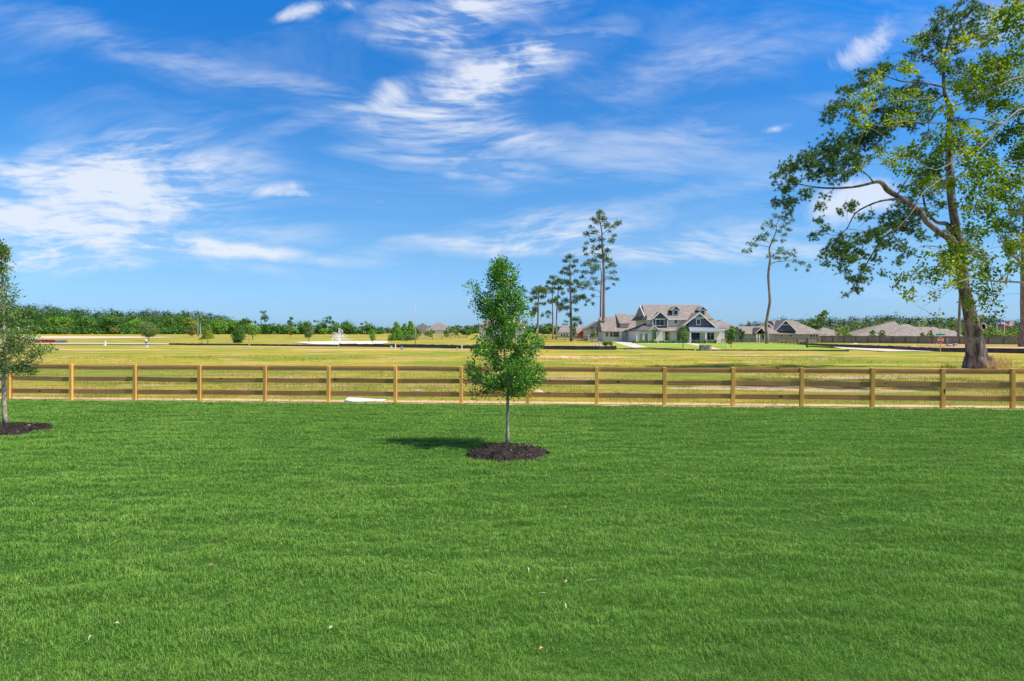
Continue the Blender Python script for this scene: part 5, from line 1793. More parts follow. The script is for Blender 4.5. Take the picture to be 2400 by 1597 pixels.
def big_house():
    D0 = 150.0
    C = Conv(1480, 700, 9.82, D0)
    zo = 0.0
    root = thing('house', 'large two storey cream and slate house with dormers and a metal porch roof', 'house', (38, 150, 0))

    def q(cx, cy, y):
        p = C(cx, cy, y - D0)
        return p.x, p.z
    # main body
    bx('wall', cream, root, 31.65, 46.6, 150, 163.6, -.05, 5.62)
    ze = 5.60
    mb = MB()
    zr = 9.2
    x0, x1, y0, y1 = 31.25, 47.1, 149.5, 164.2
    ry = 157.0
    mb.add([(x0, y0, ze - .2), (x1, y0, ze - .2), (x1, y1, ze - .2), (x0, y1, ze - .2), (x0, y0, ze), (x1, y0, ze), (x1, y1, ze), (x0, y1, ze), (32.0, ry, zr), (46.0, ry, zr)],
           [(0, 3, 2, 1), (0, 1, 5, 4), (1, 2, 6, 5), (2, 3, 7, 6), (3, 0, 4, 7), (4, 5, 9, 8), (5, 6, 9), (6, 7, 8, 9), (7, 4, 8)])
    mb.build('roof', shingle, root)
    # left gable face, slightly proud, and its rakes
    solid('gable_wall', mat('greige_siding', (.30, .27, .25), (.26, .235, .215), 2, .8), root, [(31.55, 150.6, 6.3), (31.55, 157, 8.75), (31.55, 163.2, 6.3)], (-.16, 0, 0))
    mb = MB()
    mb.obox((31.2, 149.5, 5.55), (31.35, 157, 9.0), .12, .2)
    mb.obox((31.2, 164.2, 5.55), (31.35, 157, 9.0), .12, .2)
    mb.build('gable_trim', white_trim, root)
    solid('pent_roof', shingle_grey_and_shade, root, [(31.5, 149.4, 5.42), (30.5, 149.4, 5.42), (31.5, 149.4, 6.45)], (0, 14.9, 0))  # shade of the left-facing slope painted in with the darker shingle
    bx('side_window', glass, root, 31.60, 31.66, 153.0, 153.9, 4.0, 5.2)
    # front skirt and fascia
    bx('fascia', white_trim, root, 31.3, 41.2, 149.42, 149.49, 5.36, 5.62)
    # ground floor wing at the left
    bx('wing_wall', cream, root, 29.0, 34.5, 147, 149.99, -.05, 2.72)
    bx('wing_wall', cream, root, 29.0, 31.64, 149.995, 160, -.05, 2.72)
    hip('wing_roof', shingle_grey_and_shade, root, 28.6, 34.2, 146.5, 160.5, 2.9, 31.5, 31.9, 151.5, 4.6)  # brown shingle darkened in colour to carry the left slope's shade
    xa, za = q(400, 742, 146.4)
    xp, zp = q(525, 612, 146.4)
    xc, zc = q(645, 742, 146.4)
    gable_y('entry_gable_roof', shingle, root, xa, za, xp, zp, xc, zc, 146.2, 150.2, .16)
    solid('entry_gable', cream, root, [(xa + .25, 146.62, za), (xp, 146.62, zp - .25), (xc - .25, 146.62, zc)], (0, .36, 0))
    rake(root, [(xa, za - .06), (xp, zp - .06), (xc, zc - .06)], 146.15, .16)
    for cx0, cx1 in ((112, 132), (262, 285), (375, 400)):
        a, t = q(cx0, 790, 146.8)
        b_, _ = q(cx1, 790, 146.8)
        bx('column', white_trim, root, a, b_, 146.72, 146.98, 0, 2.3)
    a, _ = q(190, 800, 146.95)
    b_, _ = q(245, 800, 146.95)
    bx('door', green_door, root, a, b_, 146.93, 146.995, .05, 2.15)
    a, _ = q(318, 800, 146.95)
    b_, _ = q(372, 800, 146.95)
    bx('door', door_m, root, a, b_, 146.93, 146.995, .25, 2.1)
    x0, z1 = q(474, 760, 146.95)
    x1, z0 = q(566, 940, 146.95)
    window(root, x0, x1, z0, z1, 146.98, 2, 1, .12)
    # middle ground floor with its skirt roof
    bx('wing_wall', cream, root, 34.501, 41.6, 148, 149.98, -.05, 2.75)
    solid('skirt_roof', shingle, root, [(33.6, 147.5, 2.80), (33.6, 147.5, 2.64), (33.6, 149.99, 2.78), (33.6, 149.99, 3.78)], (5.6, 0, 0))
    x0, z1 = q(784, 766, 147.95)
    x1, z0 = q(872, 1000, 147.95)
    window(root, x0, x1, z0, z1, 147.98, 2, 1, .08, dark_siding)
    bx('stone_base', stone, root, 34.51, 41.5, 147.9, 147.97, -.05, .55)
    x0, z1 = q(1060, 766, 147.95)
    x1, z0 = q(1118, 1000, 147.95)
    window(root, x0, x1, max(z0, .1), z1, 147.98, 1, 1, .06, dark_siding, 'door')
    # upper bay
    xa, za = q(478, 470, 148.8)
    xp, zp = q(668, 300, 148.8)
    xc, zc = q(858, 470, 148.8)
    bx('bay_wall', dark_siding, root, xa + .16, xc - .16, 149.2, 149.995, 3.72, za)
    solid('bay_gable', dark_siding, root, [(xa + .25, 149.15, za), (xp, 149.15, zp - .22), (xc - .25, 149.15, zc)], (0, .9, 0))
    gable_y('bay_roof', shingle, root, xa, za, xp, zp, xc, zc, 148.85, 155, .16)
    rake(root, [(xa, za - .06), (xp, zp - .06), (xc, zc - .06)], 148.8, .20)
    rake(root, [(xa + .55, za - .02), (xc - .55, zc - .02)], 149.08, .17, 'crossbeam')
    for xx in (xa + .2, xc - .2):
        bx('corner_board', white_trim, root, xx - .09, xx + .09, 149.12, 149.19, 3.74, za - .1)
    x0, z1 = q(562, 486, 149.15)
    x1, z0 = q(748, 622, 149.15)
    window(root, x0, x1, z0, z1, 149.18, 2, 1, .08)
    x0, z1 = q(994, 486, 149.98)
    x1, z0 = q(1048, 570, 149.98)
    window(root, x0, x1, z0, z1, 149.99, 1, 1, .12)
    # dormers
    for (a_, b2, t_, u_, pl, pr, pk, pz, pb) in ((942, 1086, 258, 410, 900, 1128, 1022, 168, 268), (1562, 1700, 258, 412, 1528, 1744, 1640, 182, 266)):
        yy = 151.2
        x0, z1 = q(a_, t_, yy)
        x1, z0 = q(b2, u_, yy)
        d_ = bx('dormer', dark_siding, root, x0, x1, yy, 156.5, z0, z1)
        xl, zl = q(pl, pb, yy)
        xp, zp = q(pk, pz, yy)
        xr, zr_ = q(pr, pb, yy)
        gable_y('dormer_roof', shingle, d_, xl, zl, xp, zp, xr, zr_, yy - .35, 156.9, .14)
        solid('dormer_gable', dark_siding, d_, [(x0 + .01, yy + .01, z1), (xp, yy + .01, zp - .2), (x1 - .01, yy + .01, z1)], (0, 5, 0))
        rake(d_, [(xl, zl - .05), (xp, zp - .05), (xr, zr_ - .05)], yy - .38, .14)
        rake(d_, [(x0 - .02, z1 - .02), (x1 + .02, z1 - .02)], yy - .05, .12, 'trim')
        bx('corner_board', white_trim, d_, x0 - .02, x0 + .12, yy - .05, yy - .01, z0, z1 - .1)
        bx('corner_board', white_trim, d_, x1 - .10, x1 + .02, yy - .05, yy - .01, z0, z1 - .1)
        xm, xn = (x0 + .42, x1 - .30) if a_ < 1000 else (x0 + .38, x1 - .28)
        fw = MB()
        zz0, zz1 = z0 + .42, z1 - .22
        fw.box(xm - .1, xm, yy - .08, yy - .004, zz0 - .1, zz1 + .1)
        fw.box(xn, xn + .1, yy - .08, yy - .004, zz0 - .1, zz1 + .1)
        fw.box(xm + .0005, xn - .0005, yy - .08, yy - .004, zz1, zz1 + .1)
        fw.box(xm + .0005, xn - .0005, yy - .08, yy - .004, zz0 - .1, zz0)
        fw.build('window_frame', white_trim, d_)
        bx('window_pane', glass, d_, xm + .001, xn - .001, yy - .03, yy - .006, zz0 + .001, zz1 - .001)
    # right front gable
    Y = 146.5
    xa, za = q(1040, 742, Y)
    xp, zp = q(1555, 322, Y)
    xc, zc = q(1940, 662, Y)
    solid('front_gable', dark_siding, root, [q2 for q2 in [(xa + 1.9, Y, 3.5), (xp, Y, zp - .3), (xc - .35, Y, zc - .25), (xc - .35, Y, 3.3), (xa + 1.9, Y, 3.3)]], (0, 3.4, 0))
    gable_y('front_gable_roof', shingle, root, xa, za, xp, zp, xc, zc, Y - .45, 154.5, .2)
    xm_, zm_ = q(1190, 618, Y)
    rake(root, [(xm_, zm_ - .05), (xp, zp - .08), (xc, zc - .08)], Y - .5, .24)
    xt0, zt0 = q(1425, 448, Y)
    xt1, _ = q(1668, 448, Y)
    rake(root, [(xt0, zt0), (xt1, zt0)], Y - .05, .22, 'crossbeam')
    xs0, zs0 = q(1455, 436, Y)
    xs1, zs1 = q(1650, 436, Y)
    solid('gable_vent', mat('grey_shake', (.27, .26, .25), (.22, .21, .20), 4, .9), root, [(xs0, Y - .03, zs0 + .04), (xp, Y - .03, zp - .40), (xs1, Y - .03, zs0 + .04)], (0, .028, 0))
    x0, z1 = q(1500, 490, Y)
    x1, z0 = q(1578, 598, Y)
    window(root, x0, x1, z0, z1, Y, 1, 1, .12)
    bx('wall', cream, root, 41.601, 48.6, Y, 149.97, -.05, 3.29)
    bx('side_wall', brick, root, 46.61, 49.6, 150.2, 160, -.05, 3.4)
    hip('side_roof', shingle, root, 45.5, 50.4, 149.98, 161, 3.5, 46.5, 46.9, 155, 6.9)
    # porch
    top = [q(1320, 645, Y - .06), q(1935, 650, Y - .06)]
    yb = 143.4
    bot = [q(1345, 752, yb), q(2165, 752, yb)]
    mb = MB()
    a_, b2 = Vector((top[0][0], Y - .06, 3.62)), Vector((top[1][0], Y - .06, 3.62))
    c_, d2 = Vector((bot[1][0], yb, 2.78)), Vector((bot[0][0], yb, 2.78))
    e2 = Vector((bot[1][0], Y + 2.4, 2.78))
    f2 = Vector((top[1][0], Y + 2.4, 3.62))
    mb.prism([a_, b2, c_, d2], (0, 0, -.10))
    mb.prism([b2 + Vector((.002, 0, 0)), f2, e2, c_ + Vector((.002, 0, 0))], (0, 0, -.10))
    for i in range(19):
        t = i / 18
        p0 = a_.lerp(b2, t) + Vector((0, 0, .03))
        p1 = d2.lerp(c_, t) + Vector((0, 0, .03))
        mb.obox(p0, p1, .05, .06)
    mb.build('porch_roof', metal_roof, root)
    bx('porch_beam', white_trim, root, bot[0][0] + .1, bot[1][0] - .1, yb + .12, yb + .32, 2.42, 2.66)
    for cx_ in (1352, 1712, 2112):
        x_, _ = q(cx_, 800, yb + .2)
        col_ = bx('column', white_trim, root, x_ - .16, x_ + .16, yb + .10, yb + .42, 1.0, 2.41)
        mb = MB()
        mb.box(x_ - .30, x_ + .30, yb - .02, yb + .54, -.05, .93)
        mb.box(x_ - .34, x_ + .34, yb - .06, yb + .58, .93, .999)
        mb.build('column_base', stone, col_)
    x0, z1 = q(1384, 775, Y)
    x1, z0 = q(1560, 945, Y)
    window(root, x0, x1, z0, z1, Y, 2, 2, .09, dark_siding)
    x0, z1 = q(1738, 778, Y)
    x1, z0 = q(1902, 955, Y)
    window(root, x0, x1, z0, z1, Y, 2, 1, .10)
    bx('porch_floor', concrete, root, 41.7, 49.8, yb - .1, Y - .02, -.05, .18)
    bx('stone_base', stone, root, 45.3, 48.5, Y - .09, Y - .02, .18, .8)


big_house()


def left_house():
    C = Conv(1360, 720, 13.07, 165.0)
    root = thing('house', 'cream house with long brown roof and white dormer left of the big house', 'house', (28, 166, 0))

    def q(cx, cy, y=165.0):
        p = C(cx, cy, y - 165)
        return p.x, p.z
    xl, zt = q(700, 762)
    xr = 34.5
    bx('wall', cream, root, xl, xr, 165, 175, -.05, 2.5)
    zr = q(900, 305, 170.5)[1]
    hip('roof', shingle, root, xl - .4, xr + .6, 164.4, 176.6, 2.7, xl - .3, 31.5, 170.5, zr)
    x0 = q(1090, 245, 172)[0]
    zr2 = q(1090, 238, 172)[1]
    hip('roof', shingle, root, x0 - 1.5, 37.8, 166.5, 178, 3.6, x0 + .1, 36.8, 172, zr2)
    x0, z1 = q(1228, 520, 166)
    x1, z0 = q(1492, 672, 166)
    bx('dormer', cream, root, x0, x1, 166, 171, z0, z1)
    solid('dormer_roof', shingle, root, [(x0 - .3, 165.6, z1 + .02), (x0 - .3, 165.6, z1 + .16), (x0 - .3, 172, z1 + 2.9), (x0 - .3, 172, z1 + .02)], (x1 - x0 + .6, 0, 0))
    for a_, b2, t_, u_ in ((785, 848, 778, 905), (918, 988, 778, 912), (1010, 1080, 778, 912), (1092, 1176, 778, 912)):
        x0, z1 = q(a_, t_)
        x1, z0 = q(b2, u_)
        window(root, x0, x1, z0, z1, 165, 1, 2, .09)
    for cx_ in (1262, 1345, 1420):
        x0, _ = q(cx_, 800)
        bx('column', white_trim, root, x0 - .1, x0 + .1, 164.5, 164.7, 0, 2.5)
    x0, z1 = q(1440, 790)
    x1, z0 = q(1510, 900)
    window(root, x0, x1, z0, z1, 165, 1, 1, .06)
    # gabled house farther left
    C2 = Conv(1360, 720, 13.07, 178.0)
    r2 = thing('house', 'cream gabled house half hidden behind the trunk of the tallest pine', 'house', (24, 178, 0))
    P = lambda cx, cy: (C2(cx, cy).x, C2(cx, cy).z)
    (a, za), (p, zp), (b_, zb) = P(232, 640), P(590, 425), P(940, 640)
    solid('wall', cream, r2, [(a, 178, -.05), (a, 178, za - .1), (p, 178, zp - .25), (b_, 178, zb - .1), (b_, 178, -.05)], (0, 11, 0))
    gable_y('roof', shingle, r2, a - .4, za - .22, p, zp, b_ + .4, zb - .22, 177.5, 189.5, .2)
    rake(r2, [(a - .4, za - .30), (p, zp - .08)], 177.45, .18, m=brown_bark)
    bx('crossbeam', brown_bark, r2, P(300, 640)[0], P(560, 640)[0], 177.85, 177.95, P(0, 650)[1], P(0, 628)[1])
    bx('porch_post', brown_bark, r2, P(352, 0)[0], P(366, 0)[0], 177.85, 177.95, 1.5, P(0, 651)[1])
    x0, z1 = P(480, 770)
    x1, z0 = P(560, 880)
    window(r2, x0, x1, z0, z1, 178, 1, 2, .09)


left_house()


def simple_house(label, cx, d, w, depth, eave, ridge, ridge_w, wallm, roofm, wins=(), gable=None, z=None, name='house', off=0.0):
    """hip roofed house: cx = photo column of the middle, sizes in metres"""
    x = (cx - 1200) / F * d
    z = float(ground_z(x, d)) if z is None else z
    root = thing(name, label, 'house', (x, d, z))
    bx('wall', wallm, root, x - w / 2 + .4, x + w / 2 - .4, d, d + depth, z - .1, eave)
    hip('roof', roofm, root, x - w / 2, x + w / 2, d - .5, d + depth + .5, eave + .2, x + off - ridge_w / 2, x + off + ridge_w / 2, d + depth / 2, ridge)
    for (wx, ww, z0, z1) in wins:
        window(root, x + wx, x + wx + ww, z0, z1, d, 1 if ww < 1.2 else 2, 1, .08)
    return root, x, z


# brown roofed house behind the young oak
simple_house('brown roofed house mostly hidden behind the young oak crown', 1176, 200, 15, 10, 4.6, 7.4, 7, cream, shingle, ((-4, 1.2, 1.5, 3), (3, 1.2, 1.5, 3)))
# two far houses in the middle
r_, x_, z_ = simple_house('far gabled pale house left of the two far roofs', 988, 420, 15, 10, 3.2, 8.2, .6, cream, shingle_grey_and_shade, ((-3, 1.5, 1.5, 3), (2.5, 1.5, 1.5, 3)))
r_, x_, z_ = simple_house('far pale house with a steep roof, right of the two far roofs', 1028, 400, 17, 10, 3.4, 8.6, .8, cream, shingle, ((-4, 1.5, 1.5, 3), (3, 1.5, 1.5, 3)), off=-.5)
# pale hip roofed house behind the pines
simple_house('low pale hip roofed house between the thin pines and the mid height pine', 1325, 235, 5.6, 6, 2.2, 4.9, 2.1, cream, shingle, ((-1.6, .5, .9, 1.8), (-.6, .5, .9, 1.8), (.4, .5, .9, 1.8)), z=.3)


def timber_house():
    C = Conv(1230, 740, 13.865, 215.0)
    root = thing('house', 'unfinished house with bare red timber gable left of the big houses', 'house', (C(1880, 600).x, 215, .4))
    P = lambda cx, cy: (C(cx, cy).x, C(cx, cy).z)
    zg = .3
    a, _ = P(1700, 0)
    b_, _ = P(2060, 0)
    ze = P(0, 600)[1]
    bx('wall', cream, root, a + .1, b_ - .1, 216.5, 224, zg, ze)
    solid('roof', shingle, root, [(a, 216, ze), (a, 216, ze + .15), (a, 221, P(0, 345)[1]), (a, 225, ze)], (b_ - a, 0, 0))
    (x0, z0), (xp, zp), (x1, z1) = P(1738, 590), P(1890, 465), P(2035, 580)
    gable_y('gable_roof', red_wood, root, x0 - .15, z0, xp, zp, x1 + .15, z1, 214.6, 217.5, .14)
    mb = MB()
    n = 9
    for i in range(n):
        t = i / (n - 1)
        x = x0 + (x1 - x0) * t
        zt = (z0 + (zp - z0) * (x - x0) / (xp - x0)) if x < xp else (zp + (z1 - zp) * (x - xp) / (x1 - xp))
        mb.box(x - .09, x + .09, 214.95, 215.1, zg, zt - .16)
    mb.box(x0, x1, 214.9, 214.948, z0 - .35, z0 - .17)
    mb.box(x0, x1, 214.9, 214.948, zg, zg + .25)
    mb.build('stud_frame', red_wood, root)
    bx('sheathing', red_wood, root, x0, x1, 215.6, 215.7, zg, z0 - .2)


timber_house()

# houses right of the big one
r_, x_, z_ = simple_house('brown hip roofed house partly hidden by the right end of the big house', 1698, 186, 15, 12, 2.8, 5.7, 1.5, brick, shingle, ((2.5, 1.2, .8, 2.0),))


def blue_gable_house():
    D0 = 172.0
    C = Conv(1700, 730, 8.418, D0)
    P = lambda cx, cy, y=D0: (C(cx, cy, y - D0).x, C(cx, cy, y - D0).z)
    root = thing('house', 'long low grey house with a large dark blue gable and solar panels', 'house', (C(1185, 400).x, D0, -.9))
    ze = P(0, 446)[1]
    x0, x1 = P(850, 0)[0], P(1975, 0)[0]
    bx('wall', grey_siding, root, x0, P(1840, 0)[0], D0, D0 + 12, -1.1, ze - .1)
    hip('roof', shingle, root, P(690, 0)[0], x1, D0 - .6, D0 + 13, ze, P(850, 0, D0 + 6)[0], P(1340, 0, D0 + 6)[0], D0 + 6, P(0, 178, D0 + 6)[1])
    (a, za), (p, zp), (b_, zb) = P(972, 394, D0 - .4), P(1185, 172, D0 - .4), P(1402, 394, D0 - .4)
    solid('gable', blue_siding, root, [(a + .25, D0 - .3, za), (p, D0 - .3, zp - .3), (b_ - .25, D0 - .3, zb)], (0, 4, 0))
    gable_y('gable_roof', shingle, root, a, za, p, zp, b_, zb, D0 - .6, D0 + 6, .16)
    rake(root, [(a, za - .05), (p, zp - .06), (b_, zb - .05)], D0 - .65, .16)
    rake(root, [(P(1100, 0)[0], P(0, 266)[1]), (P(1262, 0)[0], P(0, 266)[1])], D0 - .36, .14, 'crossbeam')
    mb = MB()
    mb.prism([(P(850, 0)[0] + 2.2, D0 + 1.2, P(0, 300, D0 + 1)[1] + .0), (P(900, 0)[0] + 1.5, D0 + 1.2, P(0, 300, D0 + 1)[1]), (P(1020, 0)[0], D0 + 3.5, P(0, 215, D0 + 3.5)[1] + .25), (P(890, 0)[0], D0 + 3.5, P(0, 215, D0 + 3.5)[1] + .25)], (0, 0, .08))
    mb.build('solar_panel', mat('solar_panel', (.02, .025, .05), (.03, .035, .06), 2, .15, spec=.6), root)
    # left wing with the entrance gable
    xa, xb = P(300, 0)[0], P(840, 0)[0]
    bx('wing_wall', grey_siding, root, xa + .4, xb + 1, D0 - 2, D0 + 8, -1.1, ze - .1)
    hip('wing_roof', shingle, root, xa - .2, xb + 2.5, D0 - 2.5, D0 + 8.5, ze + .05, xa + .1, xb + 1, D0 + 3, P(0, 296, D0 + 3)[1])
    (a, za), (p, zp), (b_, zb) = P(585, 432, D0 - 4), P(705, 318, D0 - 4), P(800, 432, D0 - 4)
    gable_y('entry_roof', shingle_grey_and_shade, root, a, za, p, zp, b_, zb, D0 - 4.3, D0 + 1, .14)
    rake(root, [(a, za - .05), (p, zp - .05), (b_, zb - .05)], D0 - 4.35, .14)
    for cx_ in (622, 672, 782):
        xx = P(cx_, 0, D0 - 4)[0]
        bx('column', white_trim, root, xx - .12, xx + .12, D0 - 4.1, D0 - 3.9, -1.1, za - .2)
    for (c0, c1) in ((1094, 1128), (1240, 1275), (1290, 1320), (1668, 1712), (1728, 1770), (1784, 1818)):
        xx0, z1 = P(c0, 462)
        xx1, z0 = P(c1, 505)
        window(root, xx0, xx1, z0, z1, D0, 1, 1, .08)
    xx0, z1 = P(705, 462, D0 - 2)
    xx1, z0 = P(770, 540, D0 - 2)
    window(root, xx0, xx1, z0, z1, D0 - 2, 2, 1, .08, name='door')


blue_gable_house()
simple_house('small brown gabled roof peeking out right of the blue gabled house', 1948, 200, 9, 9, 1.2, 3.9, 1.2, brick, shingle, z=-1.0)


def wide_house():
    D0 = 195.0
    C = Conv(1960, 730, 7.857, D0)
    P = lambda cx, cy, y=D0: (C(cx, cy, y - D0).x, C(cx, cy, y - D0).z)
    root = thing('house', 'very wide low house with stepped brown hip roofs behind the board fence', 'house', (C(1300, 460).x, D0, -1))
    ze = P(0, 462)[1]
    bx('wall', brick, root, P(470, 0)[0], P(2220, 0)[0], D0 + .4, D0 + 14, -1.1, ze - .05)
    hip('roof', shingle, root, P(400, 0)[0], P(1560, 0)[0], D0 + 1.5, D0 + 15, ze, P(1020, 0, D0 + 8)[0], P(1060, 0, D0 + 8)[0], D0 + 8, P(0, 188, D0 + 8)[1])
    hip('roof', shingle, root, P(925, 0)[0], P(2235, 0)[0], D0 - .4, D0 + 12, ze + .01, P(1290, 0, D0 + 5)[0], P(1810, 0, D0 + 5)[0], D0 + 5, P(0, 287, D0 + 5)[1])
    hip('roof', shingle, root, P(1180, 0, D0 + 4)[0], P(1560, 0, D0 + 4)[0], D0 + 4, D0 + 14, P(0, 330, D0 + 6)[1], P(1200, 0, D0 + 9)[0], P(1330, 0, D0 + 9)[0], D0 + 9, P(0, 238, D0 + 9)[1])
    hip('roof', shingle, root, P(1600, 0)[0], P(2262, 0)[0], D0 - .9, D0 + 11, ze + .03, P(1900, 0, D0 + 4.4)[0], P(2060, 0, D0 + 4.4)[0], D0 + 4.4, P(0, 322, D0 + 4.4)[1])
    hip('roof', shingle, root, P(1800, 0)[0], P(2290, 0)[0], D0 - 1.4, D0 + 9, ze + .05, P(2060, 0, D0 + 3.6)[0], P(2165, 0, D0 + 3.6)[0], D0 + 3.6, P(0, 350, D0 + 3.6)[1])
    for c0, c1 in ((960, 1010), (1110, 1135), (1205, 1300), (2040, 2100), (2140, 2200)):
        xx0, z1 = P(c0, 455)
        xx1, z0 = P(c1, 480)
        window(root, xx0, xx1, z0, z1 - .1, D0 + .39, 1, 1, .05, dark_siding)
    for cx_, cy_ in ((700, 330), (1410, 298), (1575, 300), (1780, 300)):
        xx, zz = P(cx_, cy_, D0 + 3.5)
        mb = MB()
        mb.tube([(xx, D0 + 3.4, zz - .9), (xx, D0 + 3.4, zz)], .14, 8)
        mb.build('roof_vent', white_trim, root)


wide_house()
simple_house('small slate grey roofed house left of the wide brown roofed house', 2028, 222, 6.8, 8, .9, 3.4, .9, grey_siding, shingle_grey_and_shade, z=-1.0)


# ------------------------------------------------------------------ tall board fences and small rail fences
board_m = mat('weathered_boards', (.30, .25, .24), (.22, .185, .175), 3, .9, .3, (3, 3, .3), c3=(.36, .29, .27), s3=.6)
post_red = mat('reddish_posts', (.26, .13, .09), (.20, .10, .07), 3, .9)
light_board = mat('pale_boards', (.36, .32, .29), (.29, .26, .24), 3, .9, .3, (3, 3, .3))
brown_rail = mat('brown_rails', (.30, .19, .11), (.24, .15, .09), 2, .9)
tan_rail = mat('tan_rails', (.46, .28, .14), (.38, .22, .11), 2, .9)


def board_fence(name, label, A, B, h, bm_, pm, step=2.44):
    A, B = Vector(A), Vector(B)
    root = thing(name, label, 'fence', A)
    L = (B - A).length
    u = (B - A).normalized()
    v = Vector((-u.y, u.x, 0))
    n = int(L / step)
    rnd = random.Random(int(L * 10))
    for i in range(n + 1):
        p = A + u * (i * step)
        mb = MB()
        mb.obox(p + Vector((0, 0, -.1)), p + Vector((0, 0, h + .04)), .14, .14, up=Vector((0, 1, 0)))
        mb.build('post', pm, root)
        if i < n:
            mb = MB()
            m_ = 16
            for j in range(m_):
                a = p + u * (.08 + (step - .16) * j / m_) + v * .1
                b_ = p + u * (.08 + (step - .16) * (j + .93) / m_) + v * .1
                hh = h - rnd.uniform(0, .03)
                d_ = v * rnd.uniform(.018, .03)
                mb.add([a, b_, b_ + d_, a + d_, a + Vector((0, 0, hh)), b_ + Vector((0, 0, hh)), b_ + d_ + Vector((0, 0, hh)), a + d_ + Vector((0, 0, hh))],
                       [(0, 3, 2, 1), (4, 5, 6, 7), (0, 1, 5, 4), (1, 2, 6, 5), (2, 3, 7, 6), (3, 0, 4, 7)])
            mb.obox(p + u * .08 + v * .05 + Vector((0, 0, .3)), p + u * (step - .08) + v * .05 + Vector((0, 0, .3)), .04, .09)
            mb.obox(p + u * .08 + v * .05 + Vector((0, 0, h - .25)), p + u * (step - .08) + v * .05 + Vector((0, 0, h - .25)), .04, .09)
            mb.obox(p + u * .0 + v * .08 + Vector((0, 0, h + .03)), p + u * step + v * .08 + Vector((0, 0, h + .03)), .16, .035)
            mb.build('board_panel', bm_, root)
    return root


board_fence('board_fence', 'long weathered grey brown board fence with reddish posts at the right', (73.1, 151.2, 0), G(2600, 810.5), 1.62, board_m, post_red)
board_fence('board_fence', 'short pale board fence in front of the blue gabled house', (62.8, 151.4, 0), (72.9, 151.3, 0), 1.4, light_board, tan_rail)


def small_rails(name, label, pts, h, m, step=3.0, rails=3):
    pts = [Vector(p) for p in pts]
    root = thing(name, label, 'fence', pts[0])
    for a, b_ in zip(pts[:-1], pts[1:]):
        L = (b_ - a).length
        n = max(1, int(L / step))
        for i in range(n + 1):
            if i == n and b_ is not pts[-1]:
                continue
            p = a.lerp(b_, i / n)
            mb = MB()
            mb.obox(p + Vector((0, 0, -.1)), p + Vector((0, 0, h)), .13, .13, up=Vector((0, 1, 0)))
            mb.build('post', m, root)
        for k in range(rails):
            z = Vector((0, 0, h * (.28 + .32 * k)))
            off = Vector((0, .09, 0))
            mb = MB()
            mb.obox(a + z + off, b_ + z + off, .04, .14)
            mb.build('rail', m, root)


small_rails('rail_fence', 'low orange brown rail fence in front of the blue gabled house', [G(1724, 805.6), G(1815, 806.2), G(1872, 810.2)], 1.15, tan_rail, 2.6)
small_rails('rail_fence', 'far brown rail fence between the white pole and the young oak', [G(977, 797.8), G(1014, 797.2), G(1095, 795.0)], 1.5, brown_rail, 3.4)
small_rails('rail_fence', 'far brown rail fence in front of the low pale house and the thin pines', [G(1240, 797.0), G(1325, 798.8), G(1405, 800.2), G(1440, 801.0)], 1.3, brown_rail, 3.2)


# ------------------------------------------------------------------ silt fences
silt_m = mat('black_silt_cloth', (.030, .026, .034), (.060, .055, .070), 1.5, .45, .6, spec=.5, bdist=.08)
red_m = mat('red_barrier_cloth', (.62, .06, .05), (.50, .05, .04), 2, .6)
stake_m = mat('stake_wood', (.62, .42, .24), (.5, .34, .2), 3, .9)


def silt(name, label, pix, h, seed, step=2.2, m=None, stakes=True, h2=None):
    pts = [G(*p) for p in pix]
    rnd = random.Random(seed)
    root = thing(name, label, 'silt fence', pts[0])
    path = []
    for a, b_ in zip(pts[:-1], pts[1:]):
        n = max(1, int((b_ - a).length / (step / 4)))
        for i in range(n):
            path.append(a.lerp(b_, i / n))
    path.append(pts[-1])
    vs, fs = [], []
    N_ = len(path)
    for i, p in enumerate(path):
        u = (path[min(i + 1, N_ - 1)] - path[max(0, i - 1)]).normalized()
        v = Vector((-u.y, u.x, 0))
        hh = (h + ((h2 or h) - h) * i / N_) * (1 + rnd.uniform(-.09, .06)) - (.06 * h if i % 4 == 2 else 0)
        lean = v * rnd.uniform(-.06, .08)
        z = float(ground_z(p.x, p.y))
        p = Vector((p.x, p.y, z))
        vs += [p - v * .01 + Vector((0, 0, -.05)), p + v * .01 + Vector((0, 0, -.05)),
               p + lean * .6 + v * (.012 + rnd.uniform(-.05, .05)) + Vector((0, 0, hh * .5)), p + lean * .6 - v * .012 + Vector((0, 0, hh * .5)),
               p + lean + v * .01 + Vector((0, 0, hh)), p + lean - v * .01 + Vector((0, 0, hh))]
    for i in range(N_ - 1):
        a = 6 * i
        b2 = a + 6
        fs += [(a, b2, b2 + 3, a + 3), (a + 3, b2 + 3, b2 + 5, a + 5), (a + 5, b2 + 5, b2 + 4, a + 4), (a + 4, b2 + 4, b2 + 2, a + 2), (a + 2, b2 + 2, b2 + 1, a + 1)]
    fs += [(0, 3, 5, 4, 2, 1), tuple(6 * (N_ - 1) + k for k in (1, 2, 4, 5, 3, 0))]
    mb = MB()
    mb.add(vs, fs)
    mb.build('cloth', m or silt_m, root)
    if stakes:
        k = 0
        for i in range(0, N_, 4):
            if k >= 60:
                break
            p = path[i]
            z = float(ground_z(p.x, p.y))
            mb = MB()
            hh = h * rnd.uniform(1.02, 1.18)
            mb.obox((p.x, p.y + .07, z - .1), (p.x + rnd.uniform(-.03, .03), p.y + .07, z + hh), .045, .045, up=Vector((0, 1, 0)))
            mb.build('stake', brown_bark, root)
            k += 1


